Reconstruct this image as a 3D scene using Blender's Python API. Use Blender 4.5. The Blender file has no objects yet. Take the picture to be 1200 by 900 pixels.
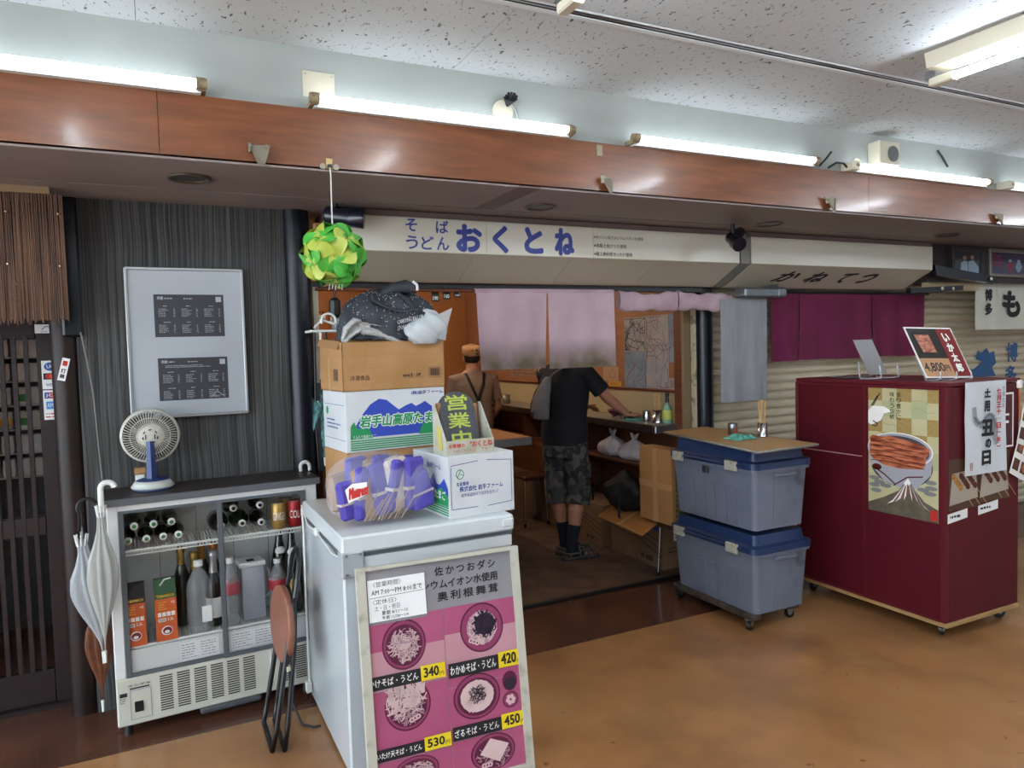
import bpy, bmesh, math, random
from mathutils import Vector, Matrix, Euler
random.seed(7)
S = bpy.context.scene
COL = S.collection
PI = math.pi
def V(*a): return Vector(a[0] if len(a) == 1 else a)
def srgb(h, a=1.0):
    h = h.lstrip('#'); o = []
    for i in (0, 2, 4):
        c = int(h[i:i+2], 16) / 255
        o.append(c/12.92 if c <= .04045 else ((c+.055)/1.055)**2.4)
    return (*o, a)
# ------------------------------------------------------------------ camera
yaw, pitch, roll = math.radians(26.209), math.radians(-2.857), math.radians(-1.593)
cf = V(math.sin(yaw)*math.cos(pitch), math.cos(yaw)*math.cos(pitch), math.sin(pitch))
cr = V(math.cos(yaw), -math.sin(yaw), 0); cu = cr.cross(cf)
cr, cu = cr*math.cos(roll)+cu*math.sin(roll), -cr*math.sin(roll)+cu*math.cos(roll)
cd = bpy.data.cameras.new('camera'); cam = bpy.data.objects.new('camera', cd); COL.objects.link(cam)
cd.sensor_width = 36; cd.lens = 850.9*36/1200; cd.clip_start = .05
cam.matrix_world = Matrix(((cr.x, cu.x, -cf.x, 0), (cr.y, cu.y, -cf.y, 0), (cr.z, cu.z, -cf.z, 1.6), (0, 0, 0, 1)))
S.camera = cam
# ------------------------------------------------------------------ world, light, exposure
w = bpy.data.worlds.new('world'); S.world = w; w.use_nodes = True
bg = w.node_tree.nodes['Background']; bg.inputs[0].default_value = (.80, .90, 1.0, 1); bg.inputs[1].default_value = 2.2
S.view_settings.view_transform = 'Standard'; S.view_settings.look = 'None'
S.view_settings.exposure = 1.5; S.view_settings.gamma = 1; S.view_settings.use_curve_mapping = False
TUBE = 2.7; CEIL_TUBE = 34.0
def area_lamp(name, loc, rot, sx, sy, power, color):
    ld = bpy.data.lights.new(name, 'AREA'); ld.shape = 'RECTANGLE'; ld.size = sx; ld.size_y = sy
    ld.energy = power; ld.color = color
    o = bpy.data.objects.new(name, ld); COL.objects.link(o); o.location = loc; o.rotation_euler = rot
    return o
# ------------------------------------------------------------------ helpers
def M(name, col, rough=.5, metal=0, col2=None, scale=15, stretch=(1,1,1), bump=0, bscale=None, emit=0, trans=0, alpha=1,
      coat=0, detail=4, contrast=(.35, .65), spec=.5, ior=1.45):
    m = bpy.data.materials.new(name); m.use_nodes = True
    nt = m.node_tree; b = nt.nodes['Principled BSDF']; I = b.inputs
    c = srgb(col); I['Base Color'].default_value = c
    I['Roughness'].default_value = rough; I['Metallic'].default_value = metal
    I['Specular IOR Level'].default_value = spec; I['IOR'].default_value = ior
    if coat: I['Coat Weight'].default_value = coat; I['Coat Roughness'].default_value = .12
    if trans: I['Transmission Weight'].default_value = trans
    if alpha < 1: I['Alpha'].default_value = alpha
    if emit: I['Emission Color'].default_value = c; I['Emission Strength'].default_value = emit
    if col2 or bump:
        tc = nt.nodes.new('ShaderNodeTexCoord'); mp = nt.nodes.new('ShaderNodeMapping')
        mp.inputs['Scale'].default_value = stretch
        nt.links.new(tc.outputs['Object'], mp.inputs['Vector'])
    if col2:
        n = nt.nodes.new('ShaderNodeTexNoise'); n.inputs['Scale'].default_value = scale; n.inputs['Detail'].default_value = detail
        r = nt.nodes.new('ShaderNodeValToRGB'); e = r.color_ramp.elements
        e[0].position, e[1].position = contrast; e[0].color = c; e[1].color = srgb(col2)
        nt.links.new(mp.outputs[0], n.inputs['Vector']); nt.links.new(n.outputs['Fac'], r.inputs[0])
        nt.links.new(r.outputs[0], I['Base Color'])
    if bump:
        n2 = nt.nodes.new('ShaderNodeTexNoise'); n2.inputs['Scale'].default_value = bscale or scale*3
        n2.inputs['Detail'].default_value = 3
        bp = nt.nodes.new('ShaderNodeBump'); bp.inputs['Strength'].default_value = bump; bp.inputs['Distance'].default_value = .01
        nt.links.new(mp.outputs[0], n2.inputs['Vector']); nt.links.new(n2.outputs['Fac'], bp.inputs['Height'])
        nt.links.new(bp.outputs[0], I['Normal'])
    return m
def nodes(m): return m.node_tree, m.node_tree.nodes, m.node_tree.links, m.node_tree.nodes['Principled BSDF']
_tc = {}
def text_mesh(s, bold=0.0, sp=1.0, line=1.0):
    k = (s, bold, sp, line)
    if k not in _tc:
        cu_ = bpy.data.curves.new('t', 'FONT'); cu_.body = s; cu_.resolution_u = 1 if len(s) > 6 else 3; cu_.offset = 0
        cu_.space_character = sp; cu_.space_line = line
        o = bpy.data.objects.new('t', cu_); COL.objects.link(o)
        dg = bpy.context.evaluated_depsgraph_get(); me = bpy.data.meshes.new_from_object(o.evaluated_get(dg))
        vs = [(v.co.x, v.co.y) for v in me.vertices]; fs = [tuple(p.vertices) for p in me.polygons]
        bpy.data.objects.remove(o); bpy.data.curves.remove(cu_); bpy.data.meshes.remove(me)
        if vs:
            x0 = min(v[0] for v in vs); x1 = max(v[0] for v in vs); y0 = min(v[1] for v in vs); y1 = max(v[1] for v in vs)
        else: x0 = y0 = 0; x1 = y1 = 1
        _tc[k] = ([((v[0]-x0)/((x1-x0) or 1), (v[1]-y0)/((y1-y0) or 1)) for v in vs], fs, (x1-x0), (y1-y0))
    return _tc[k]
def wm(o):
    m = Matrix.Translation(o.location) @ o.rotation_euler.to_matrix().to_4x4() @ Matrix.Diagonal((*o.scale, 1))
    return wm(o.parent) @ m if o.parent else m
class MB:
    def __init__(s): s.v = []; s.f = []; s.mi = []; s.sm = []; s.mats = []; s.xf = None
    def slot(s, m):
        if m not in s.mats: s.mats.append(m)
        return s.mats.index(m)
    def add(s, vs, fs, m, smooth=False):
        k = len(s.v); i = s.slot(m)
        for p in vs:
            p = Vector(p)
            s.v.append(s.xf @ p if s.xf else p)
        for f in fs: s.f.append([k+j for j in f]); s.mi.append(i); s.sm.append(smooth)
        return s
    def box(s, a, b, m, r=0):
        (x0, y0, z0), (x1, y1, z1) = [[min(p, q) for p, q in zip(a, b)], [max(p, q) for p, q in zip(a, b)]]
        if r <= 0:
            vs = [(x0,y0,z0),(x1,y0,z0),(x1,y1,z0),(x0,y1,z0),(x0,y0,z1),(x1,y0,z1),(x1,y1,z1),(x0,y1,z1)]
            return s.add(vs, [(0,3,2,1),(4,5,6,7),(0,1,5,4),(1,2,6,5),(2,3,7,6),(3,0,4,7)], m)
        r = min(r, (x1-x0)/2.01, (y1-y0)/2.01, (z1-z0)/2.01); vs = []; idx = {}
        for ix, x in ((0, x0), (1, x1)):
            for iy, y in ((0, y0), (1, y1)):
                for iz, z in ((0, z0), (1, z1)):
                    dx, dy, dz = (r if ix == 0 else -r), (r if iy == 0 else -r), (r if iz == 0 else -r)
                    for a_, p in (('x', (x, y+dy, z+dz)), ('y', (x+dx, y, z+dz)), ('z', (x+dx, y+dy, z))):
                        idx[(ix, iy, iz, a_)] = len(vs); vs.append(p)
        g = lambda *k: idx[k]; fs = []
        for q in (0, 1):
            fs.append((g(q,0,0,'x'), g(q,1,0,'x'), g(q,1,1,'x'), g(q,0,1,'x')))
            fs.append((g(0,q,0,'y'), g(1,q,0,'y'), g(1,q,1,'y'), g(0,q,1,'y')))
            fs.append((g(0,0,q,'z'), g(1,0,q,'z'), g(1,1,q,'z'), g(0,1,q,'z')))
            for p in (0, 1):
                fs.append((g(0,q,p,'y'), g(1,q,p,'y'), g(1,q,p,'z'), g(0,q,p,'z')))
                fs.append((g(q,0,p,'x'), g(q,1,p,'x'), g(q,1,p,'z'), g(q,0,p,'z')))
                fs.append((g(q,p,0,'x'), g(q,p,1,'x'), g(q,p,1,'y'), g(q,p,0,'y')))
                for t in (0, 1): fs.append((g(q,p,t,'x'), g(q,p,t,'y'), g(q,p,t,'z')))
        return s.add(vs, fs, m)
    def tube(s, pts, rad, m, n=10, closed=False, caps=True, flat=1.0, up=None):
        pts = [Vector(p) for p in pts]; k = len(pts)
        rs = rad if isinstance(rad, (list, tuple)) else [rad]*k
        vs = []; u = None
        for i, p in enumerate(pts):
            if closed: d = pts[(i+1) % k]-pts[i-1]
            else: d = pts[min(i+1, k-1)]-pts[max(i-1, 0)]
            d.normalize()
            if u is None:
                u = Vector(up) if up else (V(0,0,1) if abs(d.z) < .9 else V(1,0,0))
            u = u - d*u.dot(d)
            if u.length < 1e-6: u = d.orthogonal()
            u.normalize(); w_ = d.cross(u)
            for j in range(n):
                a = 2*PI*j/n; vs.append(p+u*math.cos(a)*rs[i]*flat+w_*math.sin(a)*rs[i])
        fs = []
        for i in range(k if closed else k-1):
            for j in range(n):
                a = i*n+j; b = i*n+(j+1) % n; c_ = ((i+1) % k)*n+(j+1) % n; e = ((i+1) % k)*n+j
                fs.append((a, b, c_, e))
        s.add(vs, fs, m, n > 5)
        if caps and not closed:
            s.add(vs[:n], [tuple(range(n))], m); s.add(vs[-n:], [tuple(range(n))], m)
        return s
    def cyl(s, a, b, r, m, n=20, r2=None): return s.tube([a, b], [r, r if r2 is None else r2], m, n)
    def lathe(s, prof, m, o=(0,0,0), n=20, axis='z', caps=True):
        vs = []
        for r, h in prof:
            for j in range(n):
                a = 2*PI*j/n; x, y = r*math.cos(a), r*math.sin(a)
                p = (x, y, h) if axis == 'z' else ((x, -h, y) if axis == '-y' else (h, x, y))
                vs.append((p[0]+o[0], p[1]+o[1], p[2]+o[2]))
        fs = [(i*n+j, i*n+(j+1) % n, (i+1)*n+(j+1) % n, (i+1)*n+j) for i in range(len(prof)-1) for j in range(n)]
        s.add(vs, fs, m, True)
        if caps:
            if prof[0][0] > 1e-4: s.add(vs[:n], [tuple(range(n))], m)
            if prof[-1][0] > 1e-4: s.add(vs[-n:], [tuple(range(n))], m)
        return s
    def prism(s, poly, ext, m, smooth=False):
        n = len(poly); e = Vector(ext); a = [Vector(p) for p in poly]; b = [p+e for p in a]
        s.add(a+b, [(i, (i+1) % n, n+(i+1) % n, n+i) for i in range(n)], m, smooth)
        s.add(a, [tuple(range(n))], m); s.add(b, [tuple(range(n))], m)
        return s
    def grid(s, fn, nu, nv, m, smooth=True, wrap=False):
        vs = [fn(i/nu, j/nv) for j in range(nv+1) for i in range(nu+1)]
        fs = [(j*(nu+1)+i, j*(nu+1)+i+1, (j+1)*(nu+1)+i+1, (j+1)*(nu+1)+i) for j in range(nv) for i in range(nu)]
        return s.add(vs, fs, m, smooth)
    def ball(s, c, r, m, n=14, sq=(1,1,1)):
        vs = []; k = n//2
        for i in range(k+1):
            t = PI*i/k
            for j in range(n):
                a = 2*PI*j/n
                vs.append((c[0]+r*sq[0]*math.sin(t)*math.cos(a), c[1]+r*sq[1]*math.sin(t)*math.sin(a), c[2]+r*sq[2]*math.cos(t)))
        return s.add(vs, [(i*n+j, i*n+(j+1) % n, (i+1)*n+(j+1) % n, (i+1)*n+j) for i in range(k) for j in range(n)], m, True)
    def build(s, name, parent=None, local=False, recalc=True, loc=None, label=None, kind=None, weld=False):
        me = bpy.data.meshes.new(name)
        vs = s.v
        if parent is not None and not local:
            inv = wm(parent).inverted(); vs = [inv @ p for p in vs]
        if loc is not None: L = Vector(loc); vs = [p-L for p in vs]
        me.from_pydata([tuple(p) for p in vs], [], s.f)
        for m in s.mats: me.materials.append(m)
        me.polygons.foreach_set('material_index', s.mi); me.polygons.foreach_set('use_smooth', s.sm)
        if recalc or weld:
            b = bmesh.new(); b.from_mesh(me)
            if weld: bmesh.ops.remove_doubles(b, verts=b.verts, dist=weld)
            bmesh.ops.recalc_face_normals(b, faces=b.faces); b.to_mesh(me); b.free()
        me.update()
        o = bpy.data.objects.new(name, me); COL.objects.link(o)
        if parent is not None: o.parent = parent
        if loc is not None: o.location = loc
        if label: o['label'] = label
        if kind: o['kind'] = kind
        return o
class Surf:
    """flat print laid on a real surface: origin, right and up vectors"""
    def __init__(s, mb, O, U, W): s.b = mb; s.O = V(O); s.U = V(U); s.W = V(W); s.N = s.U.cross(s.W).normalized()
    def p(s, u, v, w=0): return s.O+s.U*u+s.W*v+s.N*w
    def quad(s, u0, v0, u1, v1, m, w=.001): return s.poly([(u0,v0),(u1,v0),(u1,v1),(u0,v1)], m, w)
    def poly(s, pts, m, w=.001):
        s.b.add([s.p(a, c, w) for a, c in pts], [tuple(range(len(pts)))], m); return s
    def slab(s, u0, v0, u1, v1, t, m, w=0):
        s.b.prism([s.p(u0,v0,w), s.p(u1,v0,w), s.p(u1,v1,w), s.p(u0,v1,w)], s.N*t, m); return s
    def ell(s, cu_, cv, ru, rv, m, w=.001, n=26, rot=0):
        c_, n_ = math.cos(rot), math.sin(rot)
        return s.poly([(cu_+ru*math.cos(t)*c_-rv*math.sin(t)*n_, cv+ru*math.cos(t)*n_+rv*math.sin(t)*c_) for t in [2*PI*i/n for i in range(n)]], m, w)
    def line(s, pts, wd, m, w=.001):
        for (a, b), (c, d) in zip(pts[:-1], pts[1:]):
            L = math.hypot(c-a, d-b) or 1; nx, ny = -(d-b)/L*wd/2, (c-a)/L*wd/2
            s.poly([(a+nx, b+ny), (c+nx, d+ny), (c-nx, d-ny), (a-nx, b-ny)], m, w)
        return s
    def frame(s, u0, v0, u1, v1, wd, m, w=.001):
        return s.line([(u0,v0),(u1,v0),(u1,v1),(u0,v1),(u0,v0)], wd, m, w)
    def text(s, t, u0, v0, u1, v1, m, w=.001, bold=0, sp=1, line=1, keep=False, shear=0, rise=0):
        vs, fs, tw, th = text_mesh(t, 0, sp, line)
        if not vs: return s
        if bold:   # heavier strokes: copies of the outline shifted a little in eight directions
            d = bold*(v1-v0)/(th or 1); u0, v0, u1, v1 = u0+d, v0+d, u1-d, v1-d
            for k in range(8 if d > .0012 else 4):
                a = 2*PI*k/(8 if d > .0012 else 4)+.4; x, y = d*math.cos(a), d*math.sin(a)
                s.text(t, u0+x, v0+y, u1+x, v1+y, m, w-.00001*(k+1), 0, sp, line, keep, shear, rise)
        if keep:
            k = min((u1-u0)/tw, (v1-v0)/th); u1 = u0+tw*k; v1 = v0+th*k
        s.b.add([s.p(u0+(u1-u0)*a+shear*(v1-v0)*c, v0+(v1-v0)*c+rise*a*(u1-u0), w) for a, c in vs], fs, m); return s
    def vtext(s, t, u0, v0, u1, v1, m, w=.001, bold=0, gap=.12):
        n = len(t); h = (v1-v0)/n
        for i, ch in enumerate(t):
            if ch == ' ': continue
            thin = .5-.09 if ch in '一' else None
            b0, b1 = v1-(i+1)*h+h*gap/2, v1-i*h-h*gap/2
            if ch == '一': b0, b1 = (b0+b1)/2-h*.06, (b0+b1)/2+h*.06
            if ch in '()（）': ch = '︵' if ch in '(（' else '︶'; b0, b1 = (b0+b1)/2-h*.12, (b0+b1)/2+h*.12
            s.text(ch, u0, b0, u1, b1, m, w, bold)
        return s
    def scribble(s, u0, v0, u1, v1, rows, m, w=.001, fill=.8, h=.45):
        """rows of unreadably small print"""
        rh = (v1-v0)/rows
        for i in range(rows):
            v = v1-(i+.5)*rh; u = u0; end = u0+(u1-u0)*random.uniform(fill*.7, 1)
            while u < end:
                l = random.uniform(.4, 1.6)*rh
                s.quad(u, v-rh*h/2*random.uniform(.6, 1), min(u+l, end), v+rh*h/2*random.uniform(.6, 1), m, w); u += l+rh*.3
        return s
    def squiggles(s, cu_, cv, ru, rv, k, m, w=.001, wd=.004, seg=7, step=.35):
        for _ in range(k):
            a = random.uniform(0, 2*PI); q = math.sqrt(random.random())*.8
            x, y = q*math.cos(a), q*math.sin(a); d = random.uniform(0, 2*PI); pts = []
            for _ in range(seg):
                if x*x+y*y > 1: break
                pts.append((cu_+x*ru, cv+y*rv)); x += math.cos(d)*step*.5; y += math.sin(d)*step*.5; d += random.uniform(-.9, .9)
            if len(pts) > 1: s.line(pts, wd, m, w)
        return s
def thing(name, label, cat, loc=(0,0,0), rot=0, group=None):
    o = bpy.data.objects.new(name, None); COL.objects.link(o); o.empty_display_size = .1
    o.location = loc; o.rotation_euler = rot if isinstance(rot, tuple) else (0, 0, rot)
    o['label'] = label; o['category'] = cat
    if group: o['group'] = group
    return o
def tag(o, label, cat, group=None):
    o['label'] = label; o['category'] = cat
    if group: o['group'] = group
    return o
def dup(root, loc, rot=None, label=None):
    def cp(o, par):
        c = o.copy(); COL.objects.link(c)
        if par is not None: c.parent = par
        for ch in o.children: cp(ch, c)
        return c
    r = cp(root, None); r.location = loc
    if rot is not None: r.rotation_euler = rot if isinstance(rot, tuple) else (0, 0, rot)
    if label: r['label'] = label
    return r
def remesh(mb, name, parent, voxel, mat, smooth=4, local=True, label=None):
    """joins overlapping closed lofts into one continuous surface"""
    o = mb.build(name+'_raw', None)
    md = o.modifiers.new('r', 'REMESH'); md.mode = 'VOXEL'; md.voxel_size = voxel; md.use_smooth_shade = True
    sm = o.modifiers.new('s', 'SMOOTH'); sm.factor = .5; sm.iterations = smooth
    dg = bpy.context.evaluated_depsgraph_get(); me = bpy.data.meshes.new_from_object(o.evaluated_get(dg))
    bpy.data.objects.remove(o); me.name = name
    me.materials.clear(); me.materials.append(mat)
    if parent is not None and not local: me.transform(wm(parent).inverted())
    q = bpy.data.objects.new(name, me); COL.objects.link(q)
    if parent is not None: q.parent = parent
    if label: q['label'] = label
    return q
def arc(c, r, a0, a1, n, ax=(1,0,0), ay=(0,0,1)):
    ax, ay = V(ax), V(ay)
    return [V(c)+ax*r*math.cos(a0+(a1-a0)*i/n)+ay*r*math.sin(a0+(a1-a0)*i/n) for i in range(n+1)]
X, Y, Z = (1,0,0), (0,1,0), (0,0,1)
NY = (0,-1,0)
# ------------------------------------------------------------------ materials
m_white = M('white_paint', '#d9dcd8', .45)
m_black = M('black_plastic', '#121316', .4)
m_blackg = M('black_gloss', '#0c1220', .25, coat=.4)
m_chrome = M('chrome', '#c9ccd0', .2, 1)
m_steel = M('steel', '#9a9da0', .35, 1)
m_ink = M('black_ink', '#1b1b1e', .7)
m_inkw = M('white_ink', '#e6e6e2', .6)
m_paper = M('paper', '#e4e6e6', .7)
m_grey = M('grey_plastic', '#8f9296', .5)
m_card = M('cardboard', '#ae8459', .8, col2='#a07748', scale=6, bump=.1, bscale=60)
m_card_in = M('cardboard_inner', '#97724c', .85)
m_tape = M('packing_tape', '#b08a5c', .35)
m_beige = M('beige_metal', '#c9c3ae', .5)
m_tubeglow = M('tube_glow', '#f0f7ff', .4, emit=TUBE); m_ceilglow = M('ceiling_tube_glow', '#e9f3ff', .4, emit=CEIL_TUBE)
m_glass = M('clear_glass', '#ffffff', .03, trans=1, ior=1.1, spec=.4)
m_red = M('red_ink', '#b8261f', .6)
# ================================================================== SETTING
def struct(o): o['kind'] = 'structure'; return o
# floor: tan polished concrete, dark red-brown band along the shop front
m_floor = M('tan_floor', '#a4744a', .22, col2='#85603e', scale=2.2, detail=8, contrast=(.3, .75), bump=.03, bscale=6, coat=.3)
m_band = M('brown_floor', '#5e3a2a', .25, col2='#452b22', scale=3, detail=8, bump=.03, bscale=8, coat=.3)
def stain(m, col, sc, lo, hi):
    nt, N, L, b = nodes(m); src = b.inputs['Base Color'].links[0].from_socket
    n = N.new('ShaderNodeTexNoise'); n.inputs['Scale'].default_value = sc; n.inputs['Detail'].default_value = 6
    r = N.new('ShaderNodeValToRGB'); r.color_ramp.elements[0].position = lo; r.color_ramp.elements[1].position = hi
    mx = N.new('ShaderNodeMix'); mx.data_type = 'RGBA'; mx.inputs['B'].default_value = srgb(col)
    tc = N.new('ShaderNodeTexCoord'); L.new(tc.outputs['Object'], n.inputs['Vector'])
    L.new(n.outputs['Fac'], r.inputs[0]); L.new(r.outputs[0], mx.inputs['Factor']); L.new(src, mx.inputs['A']); L.new(mx.outputs['Result'], b.inputs['Base Color'])
stain(m_floor, '#b98a5c', 1.1, .5, .75); stain(m_floor, '#7c5636', 1.9, .5, .78); stain(m_floor, '#6b452a', 16, .69, .76)
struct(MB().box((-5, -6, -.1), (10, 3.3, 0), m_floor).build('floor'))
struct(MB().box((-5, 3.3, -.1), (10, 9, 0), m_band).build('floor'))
# ceiling: pitted acoustic board
m_ceil = M('pitted_ceiling_board', '#b9bbb6', .8)
nt, N, L, b = nodes(m_ceil)
tc = N.new('ShaderNodeTexCoord'); mp = N.new('ShaderNodeMapping'); mp.inputs['Scale'].default_value = (1, .55, 1); mp.inputs['Rotation'].default_value = (0, 0, .5)
n1 = N.new('ShaderNodeTexNoise'); n1.inputs['Scale'].default_value = 62; n1.inputs['Detail'].default_value = 3; n1.inputs['Distortion'].default_value = .8
r1 = N.new('ShaderNodeValToRGB'); r1.color_ramp.elements[0].position = .63; r1.color_ramp.elements[1].position = .675
r1.color_ramp.elements[0].color = srgb('#bfc6c8'); r1.color_ramp.elements[1].color = srgb('#54544f')
L.new(tc.outputs['Object'], mp.inputs[0]); L.new(mp.outputs[0], n1.inputs['Vector']); L.new(n1.outputs['Fac'], r1.inputs[0]); L.new(r1.outputs[0], b.inputs['Base Color'])
CZ = 2.79
m_joint = M('dark_joint', '#2a2a28', .8)
root = struct(MB().box((-5, -6, CZ+.02), (10, 3.0, CZ+.1), m_joint).build('ceiling'))
xs = [-5, -3.05, -1.25, 0, 1.2, 2.4, 3.598, 4.845, 6.05, 7.3, 10]; ys = [-6, -4.2, -2.4, -.6, .9, 2.24]
for i in range(len(xs)-1):
    MB().box((xs[i]+.001, 2.31, CZ), (xs[i+1]-.001, 2.93, CZ+.02), m_ceil).build('panel', root)
    for j in range(len(ys)-1):
        MB().box((xs[i]+.001, ys[j]+.001, CZ), (xs[i+1]-.001, ys[j+1]-.001, CZ+.02), m_ceil).build('panel', root)
m_opp = M('unseen_wall_grey', '#aaaca9', .8, col2='#9b9d9a', scale=1)
struct(MB().box((-5, -6.1, 0), (10, -6, CZ), m_opp).build('unseen_wall_opposite'))  # unseen wall, added to hold back the bright world and bounce light
struct(MB().box((10.9, -6.1, 0), (11, 4.1, CZ), m_opp).build('unseen_wall_far_right'))  # unseen end wall, added to cut glare on the stall front
struct(MB().box((10, -6.1, -.1), (11, 9, 0), m_floor).build('floor'))
struct(MB().box((10, -6.1, CZ), (11, 3, CZ+.1), m_ceil).build('ceiling'))
# upper wall above the beam
m_upwall = M('grey_green_wall', '#a0a6a1', .6, col2='#989e99', scale=3)
struct(MB().box((-5, 2.93, 2.50), (10, 3.03, CZ+.1), m_upwall).build('wall_upper'))
# reddish veneer beam
m_beam = M('veneer_beam', '#85502f', .3, col2='#653a22', scale=3.5, stretch=(1, 1, 9), detail=8, contrast=(.3, .7), bump=.06, bscale=26, coat=.25)
beam = struct(MB().box((-5, 2.915, 2.33), (10, 3.03, 2.54), m_joint).build('trim_1'))
cuts = [-5, -2.3, .055, 3.772, 6.2, 10]
for a, c in zip(cuts[:-1], cuts[1:]):
    MB().box((a+.001, 2.9, 2.318), (c-.001, 2.915, 2.546), m_beam).build('panel', beam)
# soffit between beam and shop fronts
m_soff = M('mauve_soffit', '#8a7c77', .5, col2='#82746f', scale=2)
m_soffd = M('brown_soffit', '#6b5c57', .6)
soff = struct(MB().box((-5, 3.0, 2.325), (10, 4.0, 2.45), m_soffd).build('trim_2'))
for a, c in ((-5, -.95), (-.95, 1.489), (1.60, 3.9), (3.9, 6.6), (6.6, 10)):
    MB().box((a+.001, 2.9, 2.31), (c-.001, 3.405, 2.325), m_soff).build('panel', soff)
MB().box((1.49, 2.9, 2.31), (1.599, 3.405, 2.325), m_soffd).build('panel', soff)
MB().box((-5, 3.425, 2.31), (10, 3.95, 2.325), m_soff).build('panel', soff)
MB().box((-5, 3.406, 2.319), (10, 3.424, 2.325), m_joint).build('groove', soff)
# striped charcoal wallpaper wall
m_wp = M('striped_wallpaper', '#2a2b2d', .8, col2='#5d5e5c', scale=42, stretch=(3.2, 1, .025), detail=9, contrast=(.36, .74), bump=.15, bscale=60)
nt, N, L, b = nodes(m_wp)
mpn = [n for n in N if n.type == 'MAPPING'][0]; tcn = [n for n in N if n.type == 'TEX_COORD'][0]
wn = N.new('ShaderNodeTexNoise'); wn.inputs['Scale'].default_value = 1.6; ad = N.new('ShaderNodeMix'); ad.data_type = 'RGBA'; ad.blend_type = 'LINEAR_LIGHT'; ad.inputs['Factor'].default_value = .02
L.new(tcn.outputs['Object'], wn.inputs['Vector']); L.new(tcn.outputs['Object'], ad.inputs['A']); L.new(wn.outputs['Color'], ad.inputs['B']); L.new(ad.outputs['Result'], mpn.inputs['Vector'])
struct(MB().box((-.30, 3.73, 0), (.66, 3.85, 2.32), m_wp).build('wall_left'))
# pillars
m_pole = M('dark_brown_pillar', '#1c1413', .4, col2='#261712', scale=7, spec=.3)
m_polek = M('navy_black_pillar', '#0a0e16', .3, col2='#10151f', scale=10, spec=.45)
struct(MB().cyl((-.345, 3.79, 0), (-.345, 3.79, 2.31), .062, m_pole, 28).build('trim_3'))
struct(MB().box((-.35, 3.71, 1.7), (-.27, 3.80, 2.31), m_polek, .01).build('trim_4'))
struct(MB().cyl((.665, 3.76, 0), (.665, 3.76, 2.31), .068, m_polek, 28).build('trim_5'))
struct(MB().cyl((3.44, 3.95, 0), (3.44, 3.95, 2.0), .062, m_polek, 28).build('trim_6'))
# interior shell
m_int = M('warm_plaster', '#b57c46', .7, col2='#a87040', scale=2)
m_intb = M('brown_board', '#99694a', .6, col2='#8c5f3f', scale=3, stretch=(1, 1, 6))
m_dkw = M('dark_wood_panel', '#54301f', .45, col2='#653c28', scale=4, stretch=(1, 1, 7), detail=6)
m_lino = M('beige_backsplash', '#b4a684', .5)
struct(MB().box((-1.2, 8.2, 0), (3.6, 8.3, 2.5), m_int).build('wall_back'))
struct(MB().box((-1.3, 3.95, 0), (-1.2, 8.3, 2.5), m_int).build('wall_left_inner'))
struct(MB().box((-1.3, 3.95, 2.45), (3.6, 8.3, 2.6), M('inner_ceiling', '#8f7d68', .8)).build('ceiling_inner'))
rw = struct(MB().box((3.43, 4.02, 0), (3.52, 8.2, 2.45), m_intb).build('wall_right_inner'))
MB().box((3.422, 4.10, 1.03), (3.43, 8.2, 1.235), m_lino).build('backsplash', rw)
MB().box((3.41, 4.10, 1.235), (3.43, 8.2, 1.25), M('red_brown_strip', '#5e2a1d', .5)).build('rail', rw)
# dark speckled floor covering of the aisle
m_mat = M('worn_dark_mat', '#453429', .5, col2='#6b5545', scale=7, detail=10, contrast=(.35, .7), bump=.3, bscale=40)
fm = thing('floor_mat', 'worn dark brown floor covering running into the noodle shop', 'mat', (2.2, 3.9, 0))
MB().box((.8, 3.915, 0), (3.42, 8.19, .018), m_mat).build('mat_sheet', fm)
MB().box((.8, 3.895, 0), (3.42, 3.915, .022), m_black, .004).build('edging_strip', fm)
# jamb
m_jamb = M('brown_jamb', '#6b3c25', .45, col2='#5e3421', scale=5, stretch=(1, 1, 8))
jb = struct(MB().box((3.30, 4.02, 0), (3.43, 4.10, 2.0), m_jamb).build('trim_7'))
m_flake = M('flaking_cream_paint', '#c2b597', .7, col2='#8a7b63', scale=18, contrast=(.5, .6))
struct(MB().box((3.355, 3.955, 0), (3.385, 3.985, 1.98), m_flake).build('trim_8'))
struct(MB().box((3.30, 3.99, 0), (3.355, 4.02, 1.98), M('khaki_strip', '#7d6c50', .6)).build('trim_9'))
# shutter
m_sh = M('beige_shutter', '#cbbfa8', .5, col2='#bcb19a', scale=4, stretch=(1, 1, 5))
shw = struct(MB().box((3.5, 4.02, 0), (10, 4.12, 2.35), m_sh).build('wall_right'))
prof = [(0, .0), (-.004, .006), (-.012, .012), (-.018, .022), (-.018, .040), (-.012, .050), (-.004, .057), (0, .0615)]
sl = MB(); pr = [(3.5, 4.015+p[0]-.0, p[1]) for p in prof] + [(3.5, 4.02, .0615), (3.5, 4.02, 0)]
sl.prism(pr, (6.5, 0, 0), m_sh)
first = sl.build('slat', shw)
for i in range(1, 36):
    o = first.copy(); COL.objects.link(o); o.location = (0, 0, i*.064)
pb = MB(); s = Surf(pb, (5.05, 3.995, 1.55), X, Z); s.O = V(6.40, 3.995, 1.50)
m_blue = M('blue_shutter_paint', '#2f5a8a', .6)
s.poly([(.02, -.28), (.5, -.28), (.44, -.20), (.5, -.16), (.47, -.05), (.40, -.07), (.36, -.02), (.28, -.06), (.22, -.04), (.2, -.12), (.3, -.14), (.18, -.2)], m_blue)
s.text('博', .66, -.16, .84, .02, m_blue, bold=.03); s.text('多', .64, -.36, .82, -.19, m_blue, bold=.03)
pb.build('painted_lettering', shw, recalc=False)
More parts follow.
